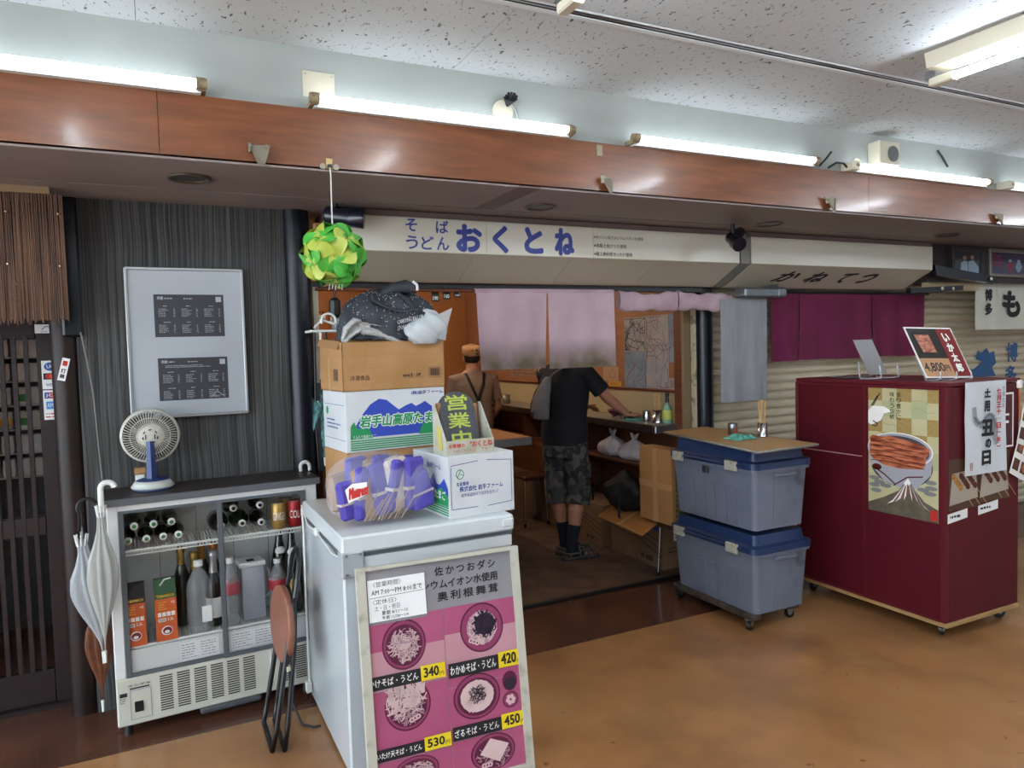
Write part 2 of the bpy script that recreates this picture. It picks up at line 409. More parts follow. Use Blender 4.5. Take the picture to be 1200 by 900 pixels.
# sliding lattice door and what shows through it
m_dw = M('dark_door_wood', '#20171a', .4, col2='#2a1e1e', scale=6, stretch=(1, 1, 8))
dr = struct(thing('door_1', '', '', (-.75, 3.92, 0)))
del dr['label']; del dr['category']
MB().box((-.475, 3.91, .0), (-.375, 3.95, 1.95), m_dw, .004).build('stile', dr)
MB().box((-1.4, 3.91, .02), (-.475, 3.95, .175), m_dw, .004).build('rail', dr)
MB().box((-1.4, 3.91, .80), (-.475, 3.95, .89), m_dw, .004).build('rail', dr)
MB().box((-1.4, 3.91, 1.70), (-.475, 3.95, 1.9), m_dw, .004).build('rail', dr)
for i in range(20):
    x = -.515-i*.046
    MB().box((x-.009, 3.905, .175), (x+.009, 3.925, 1.72), m_dw).build('slat', dr)
MB().box((-1.4, 3.935, .175), (-.475, 3.94, 1.72), m_glass).build('pane', dr)
MB().box((-.405, 3.90, .80), (-.395, 3.91, .86), m_grey).build('door_pull', dr)
struct(MB().box((-1.4, 3.88, 0), (-.375, 3.96, .02), m_dw).build('trim_10'))
struct(MB().box((-1.5, 3.9, 1.95), (-.3, 4.0, 2.32), m_dw).build('wall_over_door'))
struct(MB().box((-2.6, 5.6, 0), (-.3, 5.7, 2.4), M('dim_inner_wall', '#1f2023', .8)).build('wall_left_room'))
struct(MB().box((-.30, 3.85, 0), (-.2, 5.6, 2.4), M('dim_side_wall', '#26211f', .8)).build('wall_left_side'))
# door surroundings: reed blind
m_reed = M('brown_reed', '#3f291c', .6, col2='#6d4a30', scale=30, stretch=(1, 1, .08), contrast=(.3, .7))
rb = thing('reed_blind', 'brown reed blind hanging over the lattice door at the left', 'blind', (-.8, 3.55, 2.31))
mb = MB(); x = -1.6
while x < -.305:
    r = random.uniform(.0018, .0026); zb = 1.755+random.uniform(-.008, .02)
    mb.tube([(x, 3.55+random.uniform(-.003, .003), zb), (x+random.uniform(-.003, .003), 3.55+random.uniform(-.003, .003), 2.285)], r, m_reed, 5); x += .0036
o = mb.build('reeds', rb, kind='stuff', recalc=False)
mb = MB()
for zz in (2.20, 2.00, 1.85):
    mb.tube([(-1.6, 3.546, zz), (-.305, 3.546, zz)], .0012, m_reed, 4)
mb.build('binding_thread', rb)
for px_, pz in ((-.505, 2.205), (-.325, 2.205), (-.51, 1.995), (-.33, 1.99)):
    MB().ball((px_, 3.544, pz), .004, m_white, 8).build('staple', rb)
MB().box((-1.6, 3.53, 2.283), (-.35, 3.57, 2.31), M('pale_batten', '#8c7458', .6)).build('batten', rb)
# stickers
def sticker(name, label, cat, x0, z0, x1, z1, yy, draw):
    mb = MB(); s = Surf(mb, (x0, yy, z0), X, Z); s.slab(0, 0, x1-x0, z1-z0, .0012, m_paper); draw(s, x1-x0, z1-z0)
    o = mb.build(name, loc=(x0, yy, z0), recalc=False); tag(o, label, cat); return o
mi_blue = M('blue_ink', '#2b4f9a', .6); mi_lb = M('light_blue_ink', '#3f86c9', .6); mi_org = M('orange_ink', '#d8602c', .6); mi_y = M('yellow_ink', '#d9b13a', .6); mi_g = M('green_ink', '#3d9a4e', .6)
def d1(s, w_, h):
    s.ell(w_/2, h*.79, w_*.36, h*.15, mi_blue, .0016); s.text('UC', w_*.28, h*.73, w_*.72, h*.86, m_inkw, .002, .02)
    s.quad(w_*.08, h*.34, w_*.92, h*.56, m_ink, .0016); s.ell(w_*.38, h*.45, w_*.2, h*.09, m_red, .002); s.ell(w_*.62, h*.45, w_*.2, h*.09, mi_org, .0022)
    s.text('VISA', w_*.2, h*.1, w_*.8, h*.2, mi_blue, .0016, .02)
def d2(s, w_, h):
    s.quad(w_*.08, h*.72, w_*.35, h*.93, mi_blue, .0016); s.quad(w_*.36, h*.72, w_*.62, h*.93, m_red, .0016); s.quad(w_*.63, h*.72, w_*.9, h*.93, mi_g, .0016)
    s.text('JCB', w_*.14, h*.76, w_*.84, h*.88, m_inkw, .002, .02)
    s.quad(w_*.15, h*.36, w_*.88, h*.62, mi_lb, .0016); s.text('AMEX', w_*.2, h*.42, w_*.84, h*.56, m_inkw, .002)
    s.scribble(w_*.1, h*.05, w_*.9, h*.25, 2, m_red, .0016)
sticker('card_sticker', 'white sticker with blue UC oval and card logos on door stile', 'sticker', -.458, 1.47, -.388, 1.60, 3.9085, d1)
sticker('card_sticker', 'blue and white JCB card sticker on door stile, below the UC one', 'sticker', -.458, 1.33, -.388, 1.465, 3.9085, d2)
def d3(s, w_, h):
    s.line([(w_*.3, h*.4), (w_*.45, h*.75), (w_*.7, h*.75), (w_*.6, h*.5)], h*.08, mi_blue, .0016); s.scribble(w_*.25, h*.08, w_*.75, h*.25, 1, m_ink, .0016)
sticker('plastic_plate', 'small pale plate with blue sketch below the reed blind edge', 'plate', -.475, 1.725, -.385, 1.765, 3.9085, d3)
def d4(s, w_, h): s.frame(w_*.1, h*.05, w_*.9, h*.95, w_*.06, m_ink, .0016); s.text('札', w_*.2, h*.2, w_*.8, h*.8, m_ink, .0016, .03)
sticker('door_sticker', 'tiny white square sticker low on the door stile', 'sticker', -.400, .885, -.38, .925, 3.9085, d4)
mb = MB(); mb.xf = Matrix.Translation((-.355, 3.724, 1.56)) @ Matrix.Rotation(.25, 4, 'Y')
s = Surf(mb, (-.014, 0, -.05), X, Z); s.slab(0, 0, .03, .10, .0012, m_paper); s.vtext('灯無', .005, .008, .025, .055, m_ink, .0018, .03); s.quad(.006, .066, .024, .088, m_red, .0018)
tag(mb.build('talisman_sticker', recalc=False, loc=(-.355, 3.724, 1.56)), 'tilted white paper sticker with black and red writing on brown pillar', 'sticker')
# cable hanging down the brown pillar
mb = MB(); mb.tube([(-.28, 3.70, 1.72), (-.262, 3.70, 1.6), (-.245, 3.70, 1.45), (-.235, 3.70, 1.2), (-.225, 3.69, 1.0), (-.222, 3.69, .84)], .004, M('grey_cable', '#6f6c68', .6), 6)
tag(mb.build('hanging_cable', loc=(-.28, 3.70, 1.72)), 'thin grey cable hanging down beside the brown pillar', 'cable')
# shelf unit behind the lattice door
m_bright = M('bright_carton', '#dfe6ea', .5); cart = [m_bright, mi_lb, m_bright, mi_g, mi_y, m_bright]
for sx in (0,):
    ds = thing('display_cabinet', 'lit cabinet with rows of white cartons seen through the door lattice', 'cabinet', (-1.1, 4.9, 0))
    m_cab = M('cabinet_grey', '#4d5560', .5)
    MB().box((-1.9, 5.15, 0), (-.42, 5.2, 1.95), m_cab).build('back_panel', ds)
    MB().box((-1.9, 4.85, 1.9), (-.42, 5.2, 1.95), m_cab).build('top_panel', ds)
    MB().box((-.44, 4.85, 0), (-.42, 5.2, 1.9), m_cab).build('side_panel', ds)
    MB().cyl((-1.85, 4.9, 1.885), (-.45, 4.9, 1.885), .01, M('cabinet_lamp', '#e8f4ff', .4, emit=45), 8).build('lamp_tube', ds)
    for zi in range(7):
        z = .95+zi*.135
        MB().box((-1.9, 4.88, z-.008), (-.44, 5.15, z), m_white).build('shelf', ds)
g = 'cartons in the cabinet behind the door'
for zi in range(6):
    for xi in range(11):
        z = .95+zi*.135; x = -.53-xi*.075; mm = m_bright if zi in (0, 1, 4, 5) and random.random() < .8 else random.choice(cart)
        mb = MB(); mb.box((x-.028, 4.89, z+.001), (x+.028, 4.96, z+.10), m_bright, .004); mb.box((x-.0285, 4.888, z+.02), (x+.0285, 4.9, z+.06), mm)
        tag(mb.build('carton', loc=(x, 4.92, z)), 'small white drink carton on a shelf behind the lattice door', 'carton', g)
# ================================================================== LAMPS AND BEAM HARDWARE
m_cap = M('aged_cap', '#9a8a6c', .4, col2='#6f6148', scale=40)
m_chan = M('lamp_channel', '#cfd4d4', .4)
def beam_lamp(x0, x1, label, boxy=False):
    t = thing('fluorescent_light', label, 'lamp', ((x0+x1)/2, 2.90, 2.55), 0, None)
    MB().box((x0+.02, 2.872, 2.546), (x1-.02, 2.925, 2.560), m_chan).build('channel', t)
    MB().cyl((x0+.035, 2.862, 2.576), (x1-.035, 2.862, 2.576), .0155, m_tubeglow, 16).build('tube', t)
    for x, s_ in ((x0, 1), (x1, -1)):
        mb = MB()
        if boxy and s_ == 1: mb.box((x-.02, 2.842, 2.548), (x+.04, 2.93, 2.598), m_beige, .004)
        mb.tube([(x, 2.862, 2.576), (x+.012*s_, 2.862, 2.576), (x+.036*s_, 2.862, 2.576)], [.019, .022, .022], m_cap, 16)
        mb.box((x+.004*s_, 2.862, 2.552), (x+.03*s_, 2.93, 2.572), m_cap)
        mb.build('end_cap', t)
    return t
beam_lamp(-1.0, .219, 'bright fluorescent tube on the beam, cut by the left edge of the photo')
beam_lamp(.581, 1.759, 'bright fluorescent tube on the beam above the green lantern')
beam_lamp(2.079, 3.32, 'bright fluorescent tube on the beam between the bare plate and the speaker')
beam_lamp(3.591, 4.882, 'bright fluorescent tube on the beam just below the square speaker box', True)
beam_lamp(5.067, 6.3, 'fluorescent tube on the beam, mostly cut off by the right edge', True)
# lamps beyond the frame along the same beam
for x in (-2.5, 6.55, 8.0): beam_lamp(x, x+1.22, 'bright fluorescent tube on the beam, outside the frame')['group'] = 'beam lamps outside the frame'
def ceil_lamp(x, y, label, group=None, L_=1.25):
    t = thing('ceiling_lamp', label, 'lamp', (x, y, CZ), 0, group)
    MB().prism([(x-.075, y, CZ), (x-.06, y, CZ-.06), (x+.06, y, CZ-.06), (x+.075, y, CZ)], (0, -L_, 0), m_beige).build('housing', t)
    for yy, s_ in ((y+.02, -1), (y-L_-.02, 1)):
        mb = MB(); mb.box((x-.01, yy-.01, CZ-.09), (x+.01, yy+.02, CZ-.055), m_steel)
        mb.box((x-.022, yy, CZ-.125), (x+.022, yy+s_*.11, CZ-.09), m_beige, .006); mb.build('tube_holder', t)
    MB().cyl((x, y-.085, CZ-.107), (x, y-L_+.085, CZ-.107), .0155, m_ceilglow, 16).build('tube', t)
    return t
ceil_lamp(3.05, 2.02, 'ceiling fluorescent lamp with beige housing at the upper right corner')
ceil_lamp(1.235, 2.05, 'ceiling lamp whose pale tube holder tip shows at top centre')
for x in (-2.3, -.3, 5.3, 7.6): ceil_lamp(x, 2.0, 'ceiling fluorescent lamp with beige housing, outside the frame', 'ceiling lamps outside the frame')
for x in (-2.3, 0, 2.3, 4.6, 7.0): ceil_lamp(x, -.6, 'ceiling fluorescent lamp with beige housing, outside the frame', 'ceiling lamps outside the frame')
for x in (-1.2, 1.2, 3.6): ceil_lamp(x, -3.0, 'ceiling fluorescent lamp with beige housing, outside the frame', 'ceiling lamps outside the frame')
# ceiling track
tr = thing('ceiling_track', 'long pale metal ceiling rail with a dark slot', 'rail', (3, 2.27, CZ))
MB().box((-5, 2.243, CZ-.004), (10, 2.250, CZ+.01), m_chan).build('rail', tr)
MB().box((-5, 2.285, CZ-.004), (10, 2.308, CZ+.01), m_chan).build('rail', tr)
MB().box((-5, 2.250, CZ+.0), (10, 2.285, CZ+.018), m_joint).build('slot', tr)
MB().box((-5, 2.262, CZ-.003), (10, 2.269, CZ+.003), m_steel).build('slot_bar', tr)
mb = MB(); mb.cyl((3.12, 1.93, CZ), (3.12, 1.93, CZ-.03), .04, m_beige, 24, .032)
tag(mb.build('smoke_detector', loc=(3.12, 1.93, CZ)), 'round beige detector disc on ceiling beside the corner lamp', 'detector')
# recessed downlights in the soffit
m_dl = M('bronze_ring', '#5c5147', .4, .5)
for x, y, lb in ((.162, 3.175, 'dark round downlight in the soffit above the wallpapered wall'), (1.792, 3.26, 'dark round downlight in the soffit above the blue lettered sign'),
                 (3.396, 3.293, 'dark round downlight in the soffit near the black spot lamp at the sign gap'), (5.052, 3.259, 'dark round downlight in the soffit near the framed photographs')):
    t = thing('downlight', lb, 'lamp', (x, y, 2.31))
    MB().lathe([(.075, 2.311), (.083, 2.305), (.078, 2.300), (.066, 2.303), (.064, 2.309)], m_dl, (x, y, 0), 28, caps=False).build('ring', t)
    MB().lathe([(.064, 2.308), (.03, 2.3085), (.0001, 2.3088)], M('downlight_glass', '#3d3833', .3), (x, y, 0), 24, caps=False).build('lens', t)
# triangular brackets low on the beam
m_br = M('bracket_metal', '#8d8674', .4, .6)
def bracket(x, lb, tilt, wing=False):
    mb = MB(); mb.xf = Matrix.Translation((x, 2.9, 2.385)) @ Matrix.Rotation(tilt, 4, 'Z')
    mb.prism([(-.038, 0, 0), (.038, -.02, 0), (.014, -.03, -.075), (-.012, -.03, -.075)], (0, -.003, 0), m_br)
    if wing: mb.prism([(-.07, .0, .008), (-.005, -.03, -.002), (-.012, -.03, -.06)], (0, -.003, 0), m_br); mb.prism([(.075, .0, .012), (.005, -.03, -.002), (.0, -.03, -.075)], (0, -.003, 0), m_br)
    mb.box((-.04, -.018, -.03), (-.034, 0.0, .004), m_br); mb.box((.02, -.03, -.012), (.026, 0, .0), m_br)
    mb.cyl((-.034, -.01, -.006), (-.034, -.022, -.006), .005, m_steel, 8)
    tag(mb.build('metal_bracket', loc=(x, 2.89, 2.385)), lb, 'bracket')
bracket(.395, 'small metal wedge bracket on the beam left of the lantern', 0)
bracket(1.945, 'small metal wedge bracket on the beam above the sign lettering', .5)
bracket(3.443, 'small winged bracket on the beam below the speaker box', .3, True)
bracket(5.012, 'small winged bracket on the beam near the right edge', .3, True)
def plate(name, x0, z0, x1, z1, m, lb, cat, th=.004, yy=2.93, holes=True):
    mb = MB(); mb.box((x0, yy-th, z0), (x1, yy, z1), m, .001)
    if holes:
        for a in (x0+.012, x1-.012): mb.cyl((a, yy-th-.002, z1-.012), (a, yy-th, z1-.012), .003, m_steel, 8)
    return tag(mb.build(name, loc=((x0+x1)/2, yy, z0)), lb, cat)
plate('cover_plate', .57, 2.60, .695, 2.70, m_beige, 'square beige cover plate on upper wall over the lantern', 'plate')
plate('bare_plate', 1.90, 2.485, 1.932, 2.535, m_br, 'small grey metal tab on the beam top between two tubes', 'plate', yy=2.9, holes=False)
# round covers with wires
mb = MB(); mb.cyl((1.43, 2.93, 2.64), (1.43, 2.915, 2.64), .048, m_beige, 24)
mb2 = MB()
for i in range(9):
    a = i*.7; mb2.tube([(1.45, 2.915, 2.665), (1.45+.02*math.cos(a), 2.90, 2.69+.02*math.sin(a)), (1.465+.025*math.cos(a+1), 2.895, 2.70+.02*math.sin(a+1))], .006, m_black, 6)
mb2.tube([(1.45, 2.91, 2.69), (1.48, 2.90, 2.65), (1.50, 2.90, 2.60)], .004, m_steel, 6)
jc = thing('junction_cover', 'round beige wall cover with a tuft of black wires', 'cover', (1.43, 2.93, 2.64)); mb.build('cover', jc); mb2.build('wire', jc)
mb = MB(); mb.cyl((3.70, 2.93, 2.605), (3.70, 2.92, 2.605), .035, m_beige, 20); tag(mb.build('blank_cover', loc=(3.70, 2.93, 2.6)), 'round beige blank cover left of the speaker box', 'cover')
for pts, lb in (([(3.36, 2.89, 2.56), (3.40, 2.88, 2.60), (3.44, 2.88, 2.64)], 'short black cable end sticking up right of the third tube'),
                ([(3.43, 2.89, 2.555), (3.48, 2.88, 2.585), (3.54, 2.88, 2.585), (3.59, 2.89, 2.56)], 'black cable arching to the fourth tube on the beam'),
                ([(4.43, 2.92, 2.75), (4.47, 2.92, 2.72), (4.53, 2.92, 2.66)], 'thin dark wire hanging on the upper wall right of the speaker')):
    mb = MB(); mb.tube(pts, .006, m_black, 8); tag(mb.build('loose_cable', loc=pts[0]), lb, 'cable')
sp = thing('speaker', 'square beige wall speaker with round grey grille', 'speaker', (3.89, 2.93, 2.62))
MB().box((3.80, 2.85, 2.60), (3.98, 2.93, 2.735), m_beige, .006).build('housing', sp)
mb = MB(); mb.cyl((3.915, 2.849, 2.665), (3.915, 2.844, 2.665), .045, M('speaker_grille', '#6e716f', .6, col2='#4c4e4d', scale=300), 28); mb.build('grille', sp)
# hook plate and hanging lantern
hp = thing('hook_plate', 'brass keyhole plate on the beam edge holding the lantern cord', 'hook', (.654, 2.9, 2.33))
mb = MB(); mb.box((.640, 2.893, 2.318), (.668, 2.9, 2.36), M('brass', '#a58c62', .35, .7), .002)
for a in (-.026, .026): mb.cyl((.654+a, 2.893, 2.328), (.654+a, 2.9, 2.328), .012, m_br, 14)
mb.box((.646, 2.88, 2.322), (.662, 2.893, 2.335), m_black); mb.build('plate', hp)
lan = thing('lantern', 'green and yellow interlocking puzzle lantern hanging on a cord', 'lantern', (.648, 2.86, 1.98))
MB().tube([(.654, 2.885, 2.325), (.650, 2.86, 2.28), (.648, 2.86, 2.09)], .003, M('cord', '#c8c5b8', .7), 6).build('cord', lan)
m_lg = M('green_plastic_sheet', '#3f9c35', .4, col2='#55ad45', scale=10); m_ly = M('yellow_plastic_sheet', '#a9b84c', .4, col2='#9cab40', scale=10)
# rhombic triacontahedron: 30 faces, each an S-curved sheet
phi = (1+5**.5)/2; ed = []
ico = [V(p) for p in ((0,1,phi),(0,-1,phi),(0,1,-phi),(0,-1,-phi),(1,phi,0),(-1,phi,0),(1,-phi,0),(-1,-phi,0),(phi,0,1),(phi,0,-1),(-phi,0,1),(-phi,0,-1))]
for i in range(12):
    for j in range(i+1, 12):
        if (ico[i]-ico[j]).length < 2.1: ed.append((i, j))
rotl = Euler((.35, .2, .5)).to_matrix(); lc = V(.648, 2.86, 1.978)
for k, (i, j) in enumerate(ed):
    n = ((ico[i]+ico[j])/2).normalized(); u = (ico[j]-ico[i]).normalized(); v = n.cross(u)
    def fn(a, b_, n=n, u=u, v=v):
        a = a*2-1; b_ = b_*2-1
        wd = .46*(1-.62*abs(a)**1.6); cx = .70*a; cy = b_*wd + .27*math.sin(a*PI*.95)
        p = (n*1.0+u*cx+v*cy).normalized()
        rad = .099+.013*(1-a*a) + .010*abs(b_)**2 + .012*b_*math.sin(a*PI*.9) - .010*max(0, abs(a)-.6)*2
        return lc+rotl @ (p*rad)
    mb = MB(); mb.grid(fn, 10, 6, m_lg if (k*7) % 5 in (0, 1, 3) else m_ly)
    mb.build('petal', lan, recalc=False)
mb = MB()
for i in range(5):
    mb.tube([(.63+i*.012, 2.86, 1.868), (.625+i*.013, 2.86, 1.845+.005*(i % 2))], .0015, m_paper, 5)
mb.build('tassel', lan)
# ================================================================== SHOP SIGNS
m_signw = M('sign_white', '#d4d2c4', .3, col2='#cecbbc', scale=2, coat=.2)
m_signb = M('sign_lower', '#b6b09e', .35, coat=.2)
m_sblue = M('sign_blue', '#303c8c', .4, col2='#3f4f9c', scale=20)
def awning(x0, x1, label, joints, slant_end=0):
    t = thing('shop_sign', label, 'sign', ((x0+x1)/2, 3.6, 1.97))
    MB().box((x0, 3.55, 2.10), (x1, 3.60, 2.275), m_signw, .003).build('face_panel', t)
    c = [x0]+joints+[x1]
    for a, b_ in zip(c[:-1], c[1:]):
        MB().prism([(a+.001, 3.552, 2.098), (a+.001, 3.802, 1.972), (a+.001, 3.83, 1.972), (a+.001, 3.60, 2.098)], (b_-a-.002, 0, 0), m_signb).build('lower_panel', t)
    for x, y_ in ((x0, .004), (x1-.004, .004)):
        MB().prism([(x, 3.555, 2.27), (x, 3.555, 2.10), (x, 3.80, 1.975), (x, 3.93, 1.975), (x, 3.93, 2.27)], (.004, 0, 0), M('sign_end_grey', '#6b6a63', .5)).build('end_panel', t)
    MB().box((x0, 3.56, 2.275), (x1, 3.93, 2.305), m_soffd).build('top_box', t)
    return t
s1 = awning(.80, 3.40, 'long cream shop sign with blue hiragana lettering', [1.55, 2.15, 2.75])
def letter(par, O, U, W, ch, u0, v0, u1, v1, m_, bold, shear=0, name='letter', w=.001):
    q = MB(); Surf(q, O, U, W).text(ch, u0, v0, u1, v1, m_, w, bold=bold, shear=shear); return q.build(name, par, recalc=False)
mb = MB(); s = Surf(mb, (0, 3.55, 0), X, Z)
for ch, a, z0, b_, z1 in (('そ', 1.172, 2.204, 1.235, 2.268), ('ば', 1.335, 2.200, 1.405, 2.266), ('う', 1.172, 2.114, 1.236, 2.182), ('ど', 1.253, 2.114, 1.322, 2.182), ('ん', 1.338, 2.114, 1.405, 2.182)):
    letter(s1, (0, 3.55, 0), X, Z, ch, a, z0, b_, z1, m_sblue, .02)
for ch, a, b_, z0, z1 in (('お', 1.445, 1.595, 2.108, 2.255), ('く', 1.655, 1.75, 2.108, 2.258), ('と', 1.845, 1.965, 2.112, 2.258), ('ね', 2.035, 2.165, 2.108, 2.262)):
    letter(s1, (0, 3.55, 0), X, Z, ch, a, z0, b_, z1, m_sblue, .045)
for i, tx in enumerate(('※おいしい水(カルシウムイオン水)使用', '※本格土佐かつお使用', '※極上奥利根まいたけ使用')):
    s.text(tx, 2.295, 2.208-i*.047, 2.295+(.345, .225, .265)[i], 2.232-i*.047, m_ink, bold=.01)
mb.build('small_lettering', s1, recalc=False)
mb = MB()
for x in (1.62, 2.29): mb.box((x, 3.5492, 2.10), (x+.002, 3.55, 2.275), M('seam_grey', '#a5a394', .5))
mb.build('seam', s1)
s2 = awning(3.50, 5.33, 'cream shop sign with four black brush hiragana on its lower slope', [])
mb = MB(); sl_ = V(0, 3.802-3.552, 1.972-2.098).normalized()
s = Surf(mb, (3.5, 3.802, 1.972), X, -sl_)
for ch, a, b_ in (('か', .33, .52), ('ね', .62, .80), ('て', .92, 1.05), ('つ', 1.14, 1.29)):
    letter(s2, (3.5, 3.802, 1.972), X, tuple(-sl_), ch, a, .08, b_, .215, m_ink, .04, .45, w=.002)
# grey strut and spot lamps
st = MB(); st.prism([(3.41, 3.55, 2.27), (3.41, 3.55, 2.10), (3.41, 3.80, 1.975), (3.41, 3.84, 1.975), (3.41, 3.62, 2.12), (3.41, 3.62, 2.27)], (.08, 0, 0), M('grey_strut', '#77766f', .45))
tag(st.build('sign_strut', loc=(3.45, 3.6, 1.975)), 'grey bent strut filling the gap between the two shop signs', 'strut')
def spot(c, d, lb, r=.048, L_=.13, two=False):
    t = thing('spot_lamp', lb, 'lamp', c); d = V(d).normalized(); c = V(c)
    MB().tube([c-d*L_*.5, c-d*L_*.45, c+d*L_*.1, c+d*L_*.12, c+d*L_*.5], [r*.5, r*.8, r*.85, r, r], m_blackg, 20).build('shade', t)
    mb = MB(); mb.tube([c-d*L_*.2+V(0, 0, r*.8), c-d*L_*.2+V(0, .0, 2.30-c.z)], .012, m_black, 8); mb.build('stem', t)
    if two: MB().tube([c+V(.02, .03, .02), c+V(.10, .06, .06)], [.045, .038], m_blackg, 16).build('joint_body', t)
spot((3.17, 3.35, 2.205), (-.15, -.8, -.5), 'black spot lamp in front of the gap between the signs', .044, .12, True)
spot((.845, 3.47, 2.245), (1, -.35, -.12), 'black cylinder spot lamp beside the left end of the blue sign', .05, .19)
# rail below the first sign and the noren rods
hr = thing('noren_rail', 'black beam with a brown curtain rod below the blue sign', 'rail', (2.1, 3.84, 1.95))
MB().box((.74, 3.84, 1.94), (3.34, 3.93, 1.972), m_black).build('beam', hr)
for x in (1.30, 1.48, 1.55, 2.60):
    MB().box((x-.008, 3.815, 1.91), (x+.008, 3.84, 1.945), m_black).build('rod_hook', hr)
mb = MB(); 
# hanging price tags behind the rail
for i, (x, tx) in enumerate(((1.425, '190'), (1.492, '160'), (1.56, '150'))):
    mb = MB(); yy = 3.83; z = 1.90
    mb.box((x-.021, yy, z-.03+.012*i), (x+.021, yy+.004, z+.035), m_black, .001); s = Surf(mb, (x-.021, yy, z-.028+.012*i), X, Z)
    s.text(tx, .006, .005, .036, .026, m_inkw, bold=.01)
    lb = ('leftmost black price tag hanging below the rail, longest of three', 'middle black price tag on the rod below the rail', 'shortest black price tag, right beside the pink noren')[i]
    tag(mb.build('price_tag', loc=(x, yy, z), recalc=False), lb, 'tag')
# noren
def dirty(name, c, c2, dirt):
    m = M(name, c, .9, col2=c2, scale=5, bump=.12, bscale=120)
    nt, N, L, b = nodes(m); src = b.inputs['Base Color'].links[0].from_socket
    tc = N.new('ShaderNodeTexCoord'); sx = N.new('ShaderNodeSeparateXYZ'); mr = N.new('ShaderNodeMapRange')
    n = N.new('ShaderNodeTexNoise'); n.inputs['Scale'].default_value = 5; n.inputs['Detail'].default_value = 5
    mu = N.new('ShaderNodeMath'); mu.operation = 'MULTIPLY'; mx = N.new('ShaderNodeMix'); mx.data_type = 'RGBA'
    mr.inputs['From Min'].default_value = -.28; mr.inputs['From Max'].default_value = -.44; mr.inputs['To Max'].default_value = 2.0
    L.new(tc.outputs['Object'], sx.inputs[0]); L.new(sx.outputs['Z'], mr.inputs['Value']); L.new(tc.outputs['Object'], n.inputs['Vector'])
    L.new(mr.outputs[0], mu.inputs[0]); L.new(n.outputs['Fac'], mu.inputs[1]); L.new(mu.outputs[0], mx.inputs['Factor'])
    L.new(src, mx.inputs['A']); mx.inputs['B'].default_value = srgb(dirt); L.new(mx.outputs['Result'], b.inputs['Base Color'])
    return m
m_pink = dirty('pink_cotton_grimy_hem', '#c0aab4', '#b59fa9', '#665a48')
m_pinkp = M('pink_cotton', '#bda6af', .9, col2='#a98f9a', scale=6, bump=.15, bscale=60)
def cloth(mb, x0, x1, z0, z1, y, m, fold=.008, freq=4, ph=0, skew=0, nu=30, nv=14, th=.002, sag=.0):
    def f(u, v, off=0):
        a = .15+.85*(1-v)
        return (x0+(x1-x0)*u+skew*(1-v)*(.5-u)*2, y+off+fold*a*math.sin(u*freq*PI*2+ph)+fold*.5*a*math.sin(u*freq*5.1+ph*2+v*2), z0+(z1-z0)*v-sag*math.sin(PI*u)*(1-v))
    mb.grid(lambda u, v: f(u, v), nu, nv, m); mb.grid(lambda u, v: f(u, v, th), nu, nv, m)
    for v in (0, 1): mb.grid(lambda u, k: f(u, v, th*k), nu, 1, m)
    for u in (0, 1): mb.grid(lambda v, k: f(u, v, th*k), nv, 1, m)
nr = thing('noren', 'pale pink split noren curtain with grimy hem above the customer', 'curtain', (2.1, 3.80, 1.93))
for a, b_, ph, zb in ((1.655, 2.112, 0, 1.475), (2.122, 2.590, 2, 1.468)):
    mb = MB(); cloth(mb, a, b_, zb, 1.935, 3.79, m_pink, .006, 2.5, ph, .018 if a < 2 else 0); mb.build('cloth_panel', nr, recalc=False)
mb = MB(); mb.tube([(1.65, 3.80, 1.928), (2.59, 3.80, 1.932)], .014, m_pinkp, 12); mb.build('rod_pocket', nr)
MB().cyl((.76, 3.80, 1.928), (2.60, 3.80, 1.928), .009, m_jamb, 12).build('rod', nr)
# noren rolled up over its rod
n2 = thing('rolled_noren', 'pale pink noren rolled up over the rod, right half', 'curtain', (3.05, 3.8, 1.9))
for a, b_, ph in ((2.63, 3.09, 0), (3.09, 3.56, 1.5)):
    mb = MB()
    def f(u, v, a=a, b_=b_, ph=ph):
        x = a+(b_-a)*u; t = v*2*PI; rr = .052+.006*math.sin(u*9+ph)+.004*math.sin(u*23+t)
        sag = .012*math.sin(PI*u)*(1 if ph == 0 else .2) - .012*(u if ph else 0)*-1
        return (x+.01*math.cos(t)*(1 if u > .9 else 0), 3.80+.026*math.cos(t), 1.877-sag+rr*1.12*math.sin(t))
    mb.grid(f, 26, 16, m_pinkp); mb.build('cloth_panel', n2, weld=.0005)
# grey veil and its roller
m_veil = M('grey_veil', '#9b9da1', .8, col2='#8f9196', scale=9, stretch=(3, 1, .6), bump=.1, alpha=.86)
gv = thing('roller_screen', 'translucent grey fabric screen with a duct-taped roller head', 'screen', (3.6, 3.75, 1.9))
mb = MB(); cloth(mb, 3.425, 3.845, 1.19, 1.89, 3.76, m_veil, .006, 2.2, 1, 0); mb.build('fabric', gv, recalc=False)
m_duct = M('grey_roller', '#6c7075', .35, .4, col2='#5a5e63', scale=12)
MB().box((3.57, 3.68, 1.895), (3.93, 3.79, 1.96), m_duct, .012).build('roller_box', gv)
MB().box((3.62, 3.685, 1.90), (3.70, 3.795, 1.96), m_steel, .012).build('tape_wrap', gv)
MB().box((3.86, 3.67, 1.895), (3.95, 3.80, 1.965), m_duct, .015).build('end_cap', gv)
mb = MB(); mb.prism([(3.70, 3.70, 1.955), (3.88, 3.70, 1.985), (3.90, 3.70, 1.957)], (0, .06, 0), m_black); mb.build('lever', gv)
